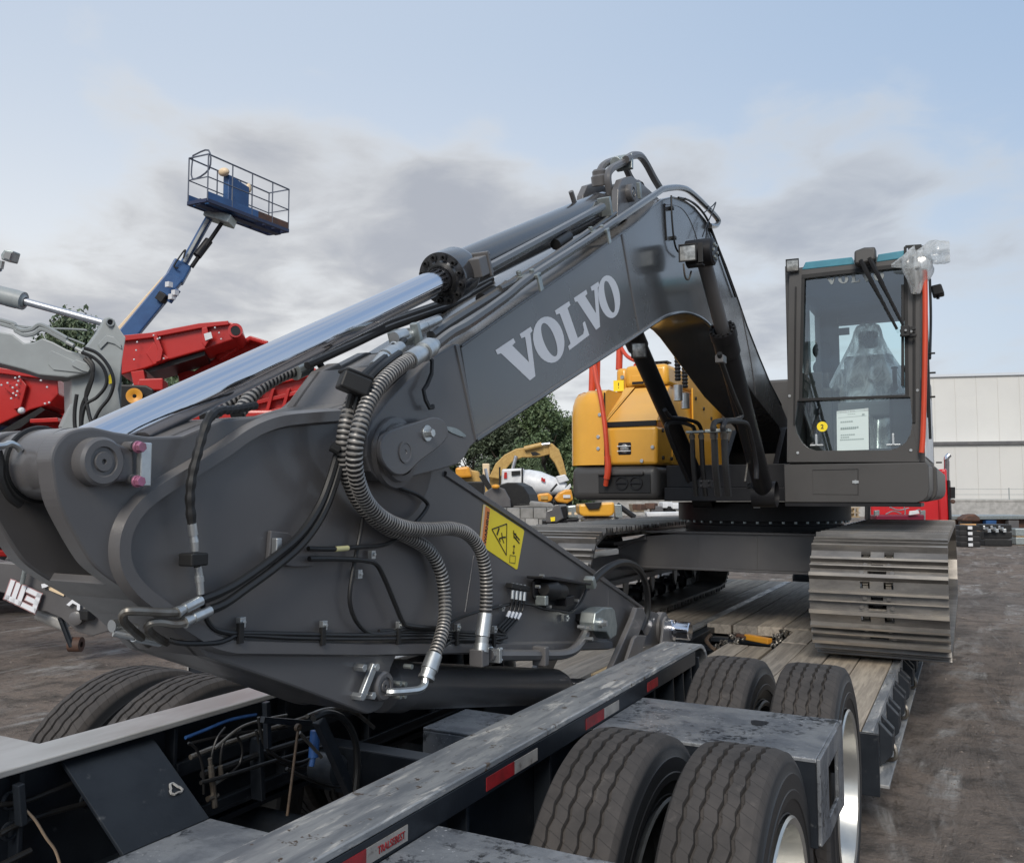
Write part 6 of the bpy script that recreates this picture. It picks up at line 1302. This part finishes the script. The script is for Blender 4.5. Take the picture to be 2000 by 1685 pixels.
g0 = lerp4(.02, .1); MB().tube(spline([g0 + up * 1.15, lerp4(.02, .9) + up * 1.2, lerp4(.02, .95) + up * .75, g0 + up * .6, g0 + up * 1.15], 4), .02, 6).build('gate_frame', railm, BL)
pa_, pb_ = lerp4(.40, .0), lerp4(.66, .0)
cp = MB().prism([pa_ + up * .02, pb_ + up * .02, pb_ + up * .92, pa_ + up * 1.02], (lerp4(.5, .3) - lerp4(.5, 0))).build('control_box', bluem, BL, 0, .02)
off = (lerp4(.5, 0) - lerp4(.5, .3)).normalized() * .012
def cpn(u, v): return pa_.lerp(pb_, u) + up * (.02 + v * (.95)) + off
MB().add([cpn(.12, .55), cpn(.95, .50), cpn(.95, .36), cpn(.12, .42)], [(0, 1, 2, 3)]).build('white_stripe', white_p, cp, 0)
MB().add([cpn(.10, .98), cpn(.95, .90), cpn(.95, .66), cpn(.10, .74)], [(0, 1, 2, 3)]).build('panel_recess', mat('navy_panel', (.012, .03, .09), rough=.4), cp, 0)
MB().add([cpn(.02, .14), cpn(.4, .14), cpn(.5, .22), cpn(.95, .2), cpn(.98, .01), cpn(.02, .01)], [tuple(range(6))]).build('rust_patch', rusty, cp, 0)
MB().ball(lerp4(.36, .2) + up * 1.05, .13, (1.2, .8, .8)).build('control_cover', cream_decal, BL); MB().ball(lerp4(.70, .1) + up * .95, .10, (.6, .8, 1.2)).build('control_cover', cream_decal, BL)
DB = (PD((367, 398), 1) - C0)
J0 = lerp4(.34, .5) + up * -.08; 
def at(p, D): return PD(p, D)
DJ = (J0 - C0).dot(RW @ V((0, 0, -1))) 
MB().beam(at((412, 420), DJ), at((352, 528), DJ - .2), .16, .16).build('fly_jib', bluem, BL, 0, .03)
MB().beam(at((406, 428), DJ - .15), at((360, 512), DJ - .3), 0.05, .07).build('jib_side_plate', greym, BL, 0, .01)
MB().cyl(at((433, 436), DJ), at((374, 522), DJ - .2), .05, seg=10).build('jib_link', blackp, BL); bar('jib_cylinder', (408, 470), (385, 500), DJ, DJ - .2, .10, blackp, BL, 12)
MB().beam(at((405, 418), DJ), at((455, 434), DJ), .5, .22).build('platform_mount', zincd, BL, 0, .03)
MB().beam(at((358, 515), DJ - .1), at((340, 548), DJ - .2), .36, .42).build('boom_head', bluem, BL, 0, .04)
bm_ = MB().beam(at((346, 538), DJ - .2), at((212, 700), DJ - .8), .30, .38).build('lower_boom', bluem, BL, 0, .03)
MB().beam(at((322, 545), DJ - .35), at((186, 700), DJ - .95), .10, .14).build('cable_tray', cream_decal, BL, 0, .01)
MB().beam(at((312, 588), DJ - .55), at((322, 574), DJ - .55), .2, .2).build('tray_bracket', blackp, BL, 0, .01)
for p in ((330, 556), (342, 572), (336, 580)): MB().box(at(p, DJ - .58), (.12, .12, .12)).build('boom_decal', white_p, BL, 0)
MB().beam(at((330, 590), DJ - .5), at((348, 566), DJ - .5), .12, .1).build('end_block', bluem, BL, 0, .01)
rope('boom_cable', [(348, 524), (340, 520), (352, 500), (362, 488), (358, 505)], DJ - .4, .02, rubber, BL)
MB().beam(at((205, 700), DJ - .8), gnd(40, DJ + 1) + up * 1.6, .55, .6).build('base_boom', bluem, BL, 0, .03)
q = gnd(60, DJ + 1.2); MB().box(q + up * 1.15, (2.4, 5.5, 1.1)).build('turntable', bluem, BL, 0, .05)
for dx in (-1.1, 1.1):
    for dy in (-1.8, 1.8): MB().lathe(q + V((dx, dy, .55)), NX, [(-.18, .2), (-.18, .5), (-.14, .55), (.14, .55), (.18, .5), (.18, .2)], 24).build('wheel', rubber, BL)
# ---- floodlight on a pole at the left edge
FL = thing('floodlight', 'grey floodlight head on a pole at the far left against the sky', 'floodlight', gnd(-14, 16))
b = MB().prism([PD(p, 16) for p in ((1, 497), (8, 487), (26, 490), (20, 511), (2, 507))], away(10) * .2); b.build('lamp_head', zincd, FL, 0, .02)
MB().prism([PD(p, 15.97) for p in ((5, 503), (10, 492), (22, 494), (18, 507))], away(10) * .02).build('lamp_glass', mat('lamp_grey', (.24, .25, .25), rough=.3), FL, 0)
bar('lamp_arm', (4, 510), (1, 525), 16.1, 16.1, .05, zincd, FL); bar('lamp_arm', (1, 525), (-14, 530), 16.1, 16.1, .05, zincd, FL)
q = PD((-14, 490), 16.1); MB().cyl((q.x, q.y, 0), (q.x, q.y, q.z), .08, seg=12).build('pole', zincd, FL)
# ---- trees
def leafmat():
    m = islandmat('foliage', ((.125, .175, .085), (.082, .122, .060)), rough=.6, scale=.8, c3=(.18, .22, .11), s3=2.5, lo3=.5, hi3=.75)
    b = m.node_tree.nodes['Principled BSDF']; b.inputs['Transmission Weight'].default_value = .0; b.inputs['Subsurface Weight'].default_value = 0.; return m
leaf = leafmat(); bark = mat('bark', (.09, .07, .05), (.06, .05, .04), rough=.9, scale=6)
def crown(rnd, H, Rr, n, ls):
    vs, fs = [], []; clumps = []
    for k in range(46):
        a = rnd.uniform(0, 6.28); h = rnd.uniform(.10, 1.); env = math.sin(min(1., (h + .12) / 1.12) * math.pi) ** .55; r = Rr * env * math.sqrt(rnd.uniform(.15, 1))
        clumps.append((V((r * math.cos(a), r * math.sin(a), h * H)), Rr * rnd.uniform(.2, .38)))
    for i in range(n):
        c, cr = clumps[rnd.randrange(len(clumps))]
        d = V((rnd.gauss(0, 1), rnd.gauss(0, 1), rnd.gauss(0, .8))).normalized() * cr * rnd.uniform(.55, 1.08)
        p = c + d; q = Quaternion(V((rnd.gauss(0, 1), rnd.gauss(0, 1), rnd.gauss(0, 1))).normalized(), rnd.uniform(0, 6.28)); s = ls * rnd.uniform(.6, 1.4); o = len(vs)
        vs += [tuple(p + q @ V(v)) for v in ((-s, 0, 0), (0, -s * .5, s * .15), (s, 0, 0), (0, s * .5, s * .15))]; fs.append((o, o + 1, o + 2, o + 3))
    me = bpy.data.meshes.new('crown'); me.from_pydata(vs, [], fs); me.materials.append(leaf); return me
def trunk(rnd, H):
    b = MB(); b.tube(spline([(0, 0, 0), (.1, 0, H * .3), (-.1, .1, H * .6), (0, 0, H * .9)], 4), [.3 - .25 * i / 12 for i in range(13)], 8)
    for k in range(7):
        a = rnd.uniform(0, 6.28); z = H * rnd.uniform(.3, .7); b.tube([(0, 0, z), (math.cos(a) * H * .14, math.sin(a) * H * .14, z + H * .12), (math.cos(a) * H * .24, math.sin(a) * H * .24, z + H * .28)], [.09, .06, .02], 6)
    return b
crowns = [crown(random.Random(s), 1., .42, 30000, .017) for s in (3, 5, 8)]
def tree(px, D, ytop, wpx, k, lab, zoff=0.):
    g0 = gnd(px, D); Ht = PD((px, ytop), D).z; Rw = wpx * D / FPX
    t = thing('tree', lab, 'tree', g0, 'trees beyond the yard')
    M = Matrix.Translation(g0) @ Matrix.Rotation(random.uniform(0, 6.28), 4, 'Z') @ Matrix.Diagonal((Rw / .84, Rw / .84, Ht, 1))
    put('crown', crowns[k % 3], t, M)
    trunk(random.Random(k), Ht * .9)
    put('trunk', trunk(random.Random(k), Ht * .9).mesh('trunk', bark), t, Matrix.Translation(g0))
tree(1062, 70, 786, 170, 0, 'tall full green tree rising behind the tan excavator boom')
tree(985, 72, 830, 170, 1, 'lower dense green tree under the boom edge behind the loader')
tree(1108, 74, 828, 130, 2, 'green tree at the left edge of the yellow hood')
tree(925, 76, 845, 150, 0, 'dark green tree left of the white mixer truck')
tree(330, 46, 706, 110, 2, 'green tree seen between the red conveyor and red hopper')
tree(150, 62, 644, 230, 0, 'green treetop behind the grey stick and its cylinder')
tree(390, 60, 690, 90, 1, 'bushy green tree right behind the red conveyor roller')
tree(1040, 66, 900, 60, 2, 'small bright green shrub behind the mixer drum')
# ---- tan excavator far off
TE = thing('tan_excavator', 'tan excavator with raised arched boom in front of the trees', 'excavator', gnd(975, 56))
slab('boom', [(955, 932), (968, 905), (985, 888), (1008, 876), (1040, 872), (1078, 869), (1078, 886), (1050, 893), (1020, 893), (1000, 902), (985, 920), (975, 935)], 55, .7, tan_m, TE, 0, .05)
slab('stick', [(1071, 868), (1078, 865), (1092, 878), (1100, 900), (1107, 928), (1095, 930), (1084, 905), (1074, 892)], 54.9, .6, tan_m, TE, 0, .05)
bar('arm_cylinder', (1024, 876), (1058, 868), 54.8, 54.8, .16, tan_m, TE); bar('piston_rod', (1058, 868), (1074, 866), 54.8, 54.8, .09, chrome2, TE)
bar('boom_cylinder', (1000, 920), (1008, 890), 54.8, 54.8, .12, chrome2, TE)
slab('boom_logo', [(1036, 883), (1046, 882), (1058, 888), (1040, 890)], 54.7, .02, plastic, TE)
slab('body', [(930, 930), (985, 930), (985, 970), (930, 970)], 56, 2.5, tan_m, TE, 0, .1); slab('cab', [(944, 905), (956, 905), (956, 932), (942, 932)], 55.5, 1.6, cream_decal, TE, 0, .05)
slab('track', [(920, 972), (1000, 972), (1000, 1010), (920, 1010)], 56, 3, trk, TE, 0, .2)
# ---- white mixer truck
MT = thing('mixer_truck', 'white concrete mixer truck with its drum parked in front of trees', 'mixer truck', gnd(1030, 50))
MB().lathe(PD((1026, 940), 50), PD((1096, 952), 49.5) - PD((1026, 940), 50), [(-.9, .3), (-.5, .55), (.1, .72), (.8, .72), (1.7, .52), (2.4, .30), (2.4, 0)], 28).build('drum', white_p, MT)
for p in ((1063, 938), (1059, 936)): MB().box(PD(p, 49.0), (.12, .02, .2)).build('drum_mark', redm, MT, 0)
slab('cab', [(980, 916), (1024, 914), (1026, 955), (978, 958)], 49.5, 2.2, white_p, MT, 0, .1)
slab('cab_window', [(999, 920), (1016, 919), (1016, 927), (999, 929)], 49.4, .05, plastic, MT)
slab('red_badge', [(985, 922), (990, 922), (990, 934), (984, 934)], 49.4, .05, redm, MT)
for x in (976, 1020): bar('grab_rail', (x, 912), (x, 950), 49.3, 49.3, .05, plastic, MT)
slab('chute', [(1090, 968), (1114, 944), (1116, 950), (1096, 974)], 48.5, .5, white_p, MT, 0, .03); slab('hopper', [(1086, 930), (1104, 926), (1112, 938), (1092, 944)], 49, 1, white_p, MT, 0, .05)
slab('frame', [(975, 958), (1112, 962), (1112, 975), (975, 972)], 49.6, 1.6, blackp, MT)
for x in (985, 1030, 1060, 1095): MB().lathe(PD((x, 984), 49), away(), [(0, .2), (0, .5), (.3, .5), (.3, .2)], 20).build('wheel', rubber, MT)
# ---- wheel loader with a black bucket
WL = thing('wheel_loader', 'yellow wheel loader carrying a large black bucket beside the warning decal', 'wheel loader', gnd(940, 38))
slab('bucket', [(944, 985), (950, 968), (962, 950), (990, 942), (1006, 942), (1022, 950), (1032, 965), (1037, 988), (1000, 990)], 36, 1.2, plastic, WL, 20, .04)
slab('bucket_side', [(938, 992), (946, 962), (966, 948), (985, 955), (996, 975), (997, 990)], 35.6, .1, paint, WL, 20, .02)
slab('lift_arm', [(935, 930), (945, 925), (968, 962), (960, 968)], 36.5, .25, plastic, WL, 0, .02); bar('lift_cylinder', (948, 915), (957, 960), 36.6, 36.6, .07, chrome2, WL)
slab('cab', [(889, 913), (916, 910), (922, 932), (890, 934)], 38, 2, orange_m, WL, 0, .1); slab('hood', [(905, 915), (935, 920), (940, 945), (900, 945)], 38.5, 1.5, tan_m, WL, 0, .05)
slab('linkage', [(942, 905), (956, 905), (954, 940), (944, 940)], 37.2, .4, cream_decal, WL, 0, .03); slab('body', [(890, 940), (945, 940), (945, 985), (890, 985)], 38, 2, plastic, WL, 0, .05)
MB().ball(PD((968, 950), 35.4), .14, (1.3, 1, .7)).build('work_lamp', orange_m, WL)
for x in (900, 950): MB().lathe(PD((x, 1000), 37.2), away(), [(0, .3), (0, .75), (.6, .75), (.6, .3)], 24).build('wheel', rubber, WL)
# ---- concrete block wall: each block its own piece
CW = thing('block_wall', 'pale concrete block wall standing between the loader and the track', 'block wall', gnd(1025, 36))
for r_, (y0_, y1_) in enumerate(((992, 1013), (1013, 1036))):
    for k in range(7):
        x0_ = 972 + k * 26 + (r_ % 2) * 10 - 8
        slab('block', [(x0_ + .4, y0_), (x0_ + 25.3, y0_), (x0_ + 25.3, y1_ - .5), (x0_ + .4, y1_ - .5)], 34.5 + .03 * ((k * 7 + r_) % 3), .6, concrete, CW, 0, .02)
slab('rubble_cap', [(1000, 985), (1010, 980), (1040, 978), (1078, 982), (1085, 992), (1000, 992)], 36, .8, concrete, CW, 0, .1)
# ---- amber machines, small bucket, yellow machine tail
AM = thing('amber_sweeper', 'low amber machine body left of another amber one above the rubble', 'machine', gnd(1062, 42))
slab('body', [(1045, 972), (1052, 964), (1072, 962), (1080, 970), (1078, 978), (1066, 982), (1050, 979)], 41, 1.0, orange_m, AM, 0, .08); slab('base', [(1046, 978), (1080, 978), (1080, 1000), (1046, 1000)], 41.2, 1, plastic, AM, 0, .05); slab('badge', [(1056, 968), (1070, 968), (1070, 975), (1056, 975)], 40.9, .03, tan_m, AM)
AM2 = thing('amber_loader', 'taller amber machine body with a pale badge beside the yellow hood', 'machine', gnd(1105, 42))
slab('body', [(1083, 974), (1092, 962), (1104, 956), (1116, 955), (1120, 976), (1108, 983), (1088, 980)], 40.5, 1.0, orange_m, AM2, 0, .08); slab('badge', [(1100, 966), (1114, 966), (1114, 972), (1100, 972)], 40.4, .03, white_p, AM2); slab('base', [(1083, 978), (1118, 978), (1118, 1000), (1083, 1000)], 41, 1, plastic, AM2, 0, .05)
bar('pole', (1075, 960), (1088, 945), 40.3, 40.3, .05, plastic, AM2)
BK = thing('skid_bucket', 'black attachment bucket with a yellow label standing near the far track', 'bucket', gnd(1082, 30))
slab('shell', [(1065, 1012), (1067, 998), (1078, 994), (1082, 986), (1092, 985), (1100, 1012), (1086, 1020), (1066, 1020)], 30, .9, paint, BK, 20, .03)
slab('mouth', [(1094, 990), (1106, 988), (1106, 1012), (1102, 1013)], 30.1, .5, blackp, BK, 0); slab('label', [(1075, 1010), (1084, 1009), (1084, 1017), (1076, 1018)], 29.9, .01, yellow_decal, BK)
slab('frame', [(1108, 988), (1126, 986), (1130, 1012), (1108, 1012)], 30.4, .6, zincd, BK, 0, .05); slab('foot', [(1060, 1016), (1130, 1012), (1130, 1030), (1060, 1030)], 30.2, .9, blackp, BK, 0, .03)
for x in (1110, 1122): slab('light_label', [(x, 1000), (x + 6, 1000), (x + 6, 1005), (x, 1005)], 29.9, .02, cream_decal, BK)
YT = thing('yellow_minidigger', 'rear of a small yellow digger under the counterweight on the far ground', 'mini excavator', gnd(1165, 27))
slab('tail', [(1131, 985), (1200, 980), (1200, 1002), (1194, 1008), (1140, 1008), (1132, 1004)], 26, 1.5, yellow, YT, 0, .06); slab('grille', [(1142, 982), (1176, 980), (1170, 994), (1150, 995)], 25.9, .2, plastic, YT, 0, .02)
slab('track', [(1140, 1010), (1210, 1008), (1216, 1040), (1140, 1040)], 26.2, 1.2, trk, YT, 0, .08); bar('blade_arm', (1205, 985), (1240, 1010), 26, 26, .08, plastic, YT); slab('blade', [(1200, 985), (1214, 985), (1216, 1012), (1202, 1010)], 25.8, .3, zincd, YT, 0, .02)
PL = thing('parts_pile', 'pile of white and brown machine parts behind the slew ring', 'parts pile', gnd(1290, 30))
slab('white_beam', [(1262, 1000), (1334, 999), (1336, 1007), (1264, 1009)], 27, .4, white_p, PL, 0, .03); slab('crate', [(1235, 984), (1258, 984), (1258, 1000), (1238, 1000)], 29, 1, woodp, PL, 0, .02)
for i, (x, y, m) in enumerate(((1272, 988, rusty), (1300, 986, white_p), (1318, 988, white_p), (1282, 994, paint), (1306, 994, plastic), (1328, 990, zincd), (1250, 990, rusty))): MB().box(PD((x, y), 28.5), (.34, .4, .2), Matrix.Rotation(i * .7, 3, 'Z')).build('part', m, PL, 0, .03)
slab('rack', [(1240, 1008), (1345, 1006), (1345, 1036), (1240, 1038)], 28, 1.0, paint, PL, 0, .03)
# ---- warehouse on the right
WH = thing('warehouse', 'large white metal clad warehouse with a lower front wing at right', 'warehouse', gnd(2000, 88))
wallm = mat('white_cladding', (.60, .595, .57), (.57, .565, .545), rough=.55, scale=.2)
e0, e1 = PD((1560, 760), 92), PD((2150, 760), 86); dx = (e1 - e0); dx.z = 0; Lw = dx.length; dx.normalize(); nw = V((dx.y, -dx.x, 0))
g0 = V((e0.x, e0.y, 0)); zt1 = PD((1900, 736), 89).z; zt2 = PD((1900, 869), 86).z
b = MB(); far = 26
b.prism([g0, g0 + dx * 90, g0 + dx * 90 - nw * far, g0 - nw * far], (0, 0, zt1)); b.build('main_wall', wallm, WH, 0)
b = MB(); h0 = g0 + nw * 3; b.prism([h0, h0 + dx * 90, h0 + dx * 90 - nw * 3.2, h0 - nw * 3.2], (0, 0, zt2)); b.build('front_wing', wallm, WH, 0)
MB().prism([h0 + V((0, 0, zt2)), h0 + dx * 90 + V((0, 0, zt2)), h0 + dx * 90 + V((0, 0, zt2)) + nw * .3, h0 + V((0, 0, zt2)) + nw * .3], (0, 0, .3)).build('eave', paint, WH, 0)
MB().prism([g0 + V((0, 0, zt1)), g0 + dx * 90 + V((0, 0, zt1)), g0 + dx * 90 + V((0, 0, zt1)) + nw * .25, g0 + V((0, 0, zt1)) + nw * .25], (0, 0, .25)).build('roof_trim', mat('pale_trim', (.55, .58, .62), rough=.5), WH, 0)
for k in range(44): MB().beam(h0 + dx * (k * 2.0 + .3) + nw * .02, h0 + dx * (k * 2.0 + .3) + nw * .02 + V((0, 0, zt2 - .1)), .07, .025, dx).build('cladding_rib', wallm, WH, 0)
for k in range(44): MB().beam(g0 + dx * (k * 2.0 + 1.3) + nw * .02 + V((0, 0, zt2)), g0 + dx * (k * 2.0 + 1.3) + nw * .02 + V((0, 0, zt1)), .06, .02, dx).build('cladding_rib', wallm, WH, 0)
# retaining wall and mesh fence in front
RTW = h0 + nw * 22
wf = thing('low_wall', 'long pale concrete low wall in front of the warehouse', 'wall', RTW + dx * 45)
zw = 1.2
MB().prism([RTW - dx * 20, RTW + dx * 90, RTW + dx * 90 - nw * .4, RTW - dx * 20 - nw * .4], (0, 0, zw)).build('wall_body', concrete, wf, 0)
MB().prism([RTW - dx * 20 + nw * .05 + V((0, 0, zw)), RTW + dx * 90 + nw * .05 + V((0, 0, zw)), RTW + dx * 90 - nw * .45 + V((0, 0, zw)), RTW - dx * 20 - nw * .45 + V((0, 0, zw))], (0, 0, .12)).build('coping', concrete, wf, 0)
mf = thing('mesh_fence', 'thin wire mesh fence running along the top of the low wall', 'fence', RTW + dx * 45 + V((0, 0, zw)))
b = MB()
for z in (zw + .15, zw + .5, zw + .9): b.beam(RTW - dx * 20 - nw * .2 + V((0, 0, z)), RTW + dx * 90 - nw * .2 + V((0, 0, z)), .03, .03)
b.build('rail', zincd, mf, 0)
for k in range(28): p = RTW - dx * 20 + dx * (k * 4) - nw * .2; MB().beam(p + V((0, 0, zw)), p + V((0, 0, zw + 1.)), .06, .06, dx).build('post', zincd, mf, 0)
# ---- red tractor unit at the front of the trailer
RT_ = thing('red_tractor_unit', 'red semi tractor unit seen from behind beneath the excavator cab', 'truck', (-1.5, 26, 0))
yt = 26.
redt = mat('tractor_red', (.52, .018, .022), (.48, .016, .02), rough=.28, scale=2, coat=.4)
def TB(px): return PY((px, 1000), yt).x
xl_, xr_ = TB(1700), TB(1846)
MB().boxb(xl_, xr_, yt, yt + 2.2, .75, 2.05).build('cab_rear', redt, RT_, 30, .06)
MB().boxb(xl_ + .1, TB(1812), yt + .05, yt + 2.6, 2.0, 3.0).build('sleeper', redt, RT_, 30, .1)
MB().boxb(TB(1834), TB(1852), yt - .1, yt + 1.2, .7, PY((1840, 916), yt).z).build('side_fairing', redt, RT_, 30, .05)
MB().boxb(TB(1853), TB(1857), yt - .1, yt + 1.4, .7, 2.1).build('rear_seal', blackp, RT_, 0, .01)
bar('exhaust_stack', (1849, 965), (1849, 900), 23.4, 23.4, .07, chrome, RT_, 14); MB().tube(spline([PD((1849, 902), 23.4), PD((1849, 894), 23.4), PD((1854, 888), 23.4)], 5), .07, 12).build('stack_tip', chrome, RT_)
slab('mirror', [(1857, 951), (1866, 951), (1866, 973), (1857, 973)], 23, .08, plastic, RT_, 0, .01); MB().ball(PD((1861, 979), 23), .06, (1, .5, 1)).build('spot_mirror', rusty, RT_)
for x in (1713, 1803): slab('mud_flap_bracket', [(x - 4, 997), (x + 5, 996), (x + 5, 1018), (x - 4, 1018)], 22.6, .1, zincd, RT_, 0, .01)
slab('fifth_wheel', [(1712, 1006), (1806, 1005), (1806, 1030), (1712, 1030)], 22.5, .8, mat('dark_maroon', (.16, .01, .03), rough=.4), RT_, 0, .03)
for pts in ([(1730, 1004), (1745, 998), (1760, 1003)], [(1765, 988), (1768, 1000), (1766, 1010)], [(1780, 1002), (1795, 995), (1800, 1000)], [(1738, 990), (1755, 996), (1775, 992)]): rope('air_line', pts, 22.9, .018, zincd, RT_)
slab('lamp', [(1777, 998), (1794, 996), (1796, 1003), (1776, 1006)], 22.4, .05, white_p, RT_, 0, .01)
slab('rear_post', [(1695, 986), (1700, 986), (1700, 1030), (1695, 1030)], 22.6, .2, blackp, RT_)
for x in (xl_ + .3, xr_ - .3):
    for dy in (.2, 1.6): MB().lathe((x, yt - 3 + dy, .5), NX, [(-.28, .2), (-.28, .46), (-.24, .5), (.24, .5), (.28, .46), (.28, .2)], 24).build('wheel', rubber, RT_)
# ---- trailer nose joins the tractor: gooseneck
MB().boxb(-2.2, -1.45, 12.55, 14.6, .36, .62).boxb(-2.3, -1.35, 14.3, 23.0, .8, 1.1).build('gooseneck', trailer, TR, 0, .03)
# ---- stacks and pallets in the yard at right
def stack(px, py0, py1, D, n, w, lab, m, cat='pallet stack', tagm=None):
    t = thing('pallet_stack', lab, cat, gnd(px, D), 'palletised parts in front of the warehouse'); g_ = gnd(px, D); H_ = PD((px, py0), D).z
    for k in range(n):
        h = H_ / n; MB().box(g_ + V((0, 0, h * (k + .5))), (w, w * .9, h * .82), Matrix.Rotation(.3, 3, 'Z')).build('crate', m, t, 0, .02)
        MB().box(g_ + V((0, 0, h * (k + .03))), (w * .9, w * .8, h * .14), Matrix.Rotation(.3, 3, 'Z')).build('pallet', woodp if m is not plastic else paint, t, 0)
        if tagm: MB().box(g_ + V((0, 0, h * (k + .5))) - FH * (w * .50 + .06) - RH * w * .15, (.14, .02, .10), Matrix.Rotation(math.radians(27.7), 3, 'Z')).build('label', tagm, t, 0)
stack(1886, 1024, 1063, 28.5, 4, .62, 'stack of four black crates with white tags beside the track', plastic, tagm=white_p)
stack(1907, 1038, 1060, 30, 2, .5, 'pair of dark crates with grey straps right of the tagged stack', paint)
stack(1938, 1022, 1063, 29, 3, .85, 'black crate stack topped with silver parts at the yard edge', plastic)
for i in range(9):
    MB().box(PD((1922 + i * 5, 1030 + (i % 3) * 3), 28.4), (.06, .1, .12), Matrix.Rotation(i, 3, 'Z')).build('silver_part', zinc, bpy.data.objects['pallet_stack.002'], 0, .01)
stack(1976, 1040, 1062, 30, 2, .45, 'small white wrapped parcels on a pallet near the right edge', white_p)
stack(1993, 1030, 1062, 29.5, 2, .6, 'half hidden grey pallet load at the right border', zincd)
stack(1898, 1022, 1042, 36, 2, .8, 'orange boxes stacked behind the black tagged crates', orange_m)
SK = thing('brown_container', 'brown open sided container behind the palletised parts', 'container', gnd(1930, 44))
slab('shell', [(1868, 1012), (2030, 1012), (2030, 1048), (1868, 1048)], 43, 2.4, rusty, SK, 0, .03); slab('roof', [(1860, 1008), (2036, 1007), (2036, 1013), (1860, 1014)], 42.6, 3.2, zincd, SK)
for x in (1900, 1948, 1992): slab('bay', [(x - 22, 1016), (x - 2, 1016), (x - 2, 1046), (x - 22, 1046)], 42.5, .3, paint if x != 1948 else bluem, SK)
slab('scrap_pile', [(1880, 1012), (1890, 1005), (1905, 1003), (1915, 1010), (1916, 1018), (1880, 1018)], 42.0, .6, rusty, SK, 0, .08)
TF = thing('timber_frames', 'raw timber frames stacked under the slew platform near grass', 'timber stack', gnd(1655, 60))
for k in range(6): slab('timber', [(1634 + k * 8, 990), (1637 + k * 8, 990), (1637 + k * 8, 1010), (1634 + k * 8, 1010)], 58 + (k % 2) * .4, .3, woodp, TF)
for y in (990, 1000, 1008): slab('timber', [(1632, y), (1680, y), (1680, y + 2.2), (1632, y + 2.2)], 57.8, .2, woodp, TF)
slab('timber', [(1640, 1008), (1650, 992), (1653, 992), (1644, 1008)], 57.6, .2, woodp, TF)
BT_ = thing('blue_tarp', 'bright blue tarpaulin bundle on the ground behind the slew ring', 'tarpaulin', gnd(1612, 34))
MB().ball(gnd(1610, 34) + V((0, 0, .3)), .5, (1, 1, .75), 14, 9).ball(gnd(1620, 34) + V((0, 0, .22)), .32, (1, 1, .9), 12, 8).build('bundle', mat('tarp_blue', (.03, .16, .55), rough=.5), BT_)
TB_ = thing('steel_bin', 'grey steel bin with dark contents left of the red tractor', 'bin', gnd(1640, 40))
slab('side', [(1616, 1010), (1655, 1010), (1652, 1030), (1618, 1030)], 38, 1.2, paint, TB_, 0, .02); slab('rim', [(1615, 1008), (1657, 1008), (1657, 1011), (1615, 1011)], 37.9, 1.4, wornl, TB_)
def grass_mat():
    return mat('dry_grass', (.16, .19, .06), (.22, .22, .09), rough=.9, scale=.8)
gv = h0 + nw * 21
gm = MB(); 
for i in range(40):
    for j in range(6): gm.v.append(tuple(gv - dx * 25 + dx * (i * 3) + nw * (j * .9 - 4) + V((0, 0, .015 + .12 * mnoise.noise(V((i * .7, j * .9, 0))) ** 2))))
gm.f = [(i * 6 + j, i * 6 + j + 1, i * 6 + j + 7, i * 6 + j + 6) for i in range(39) for j in range(5)]; gm.m = [0] * len(gm.f)
gm.build('grass_verge', grass_mat(), None, 60, kind='structure')
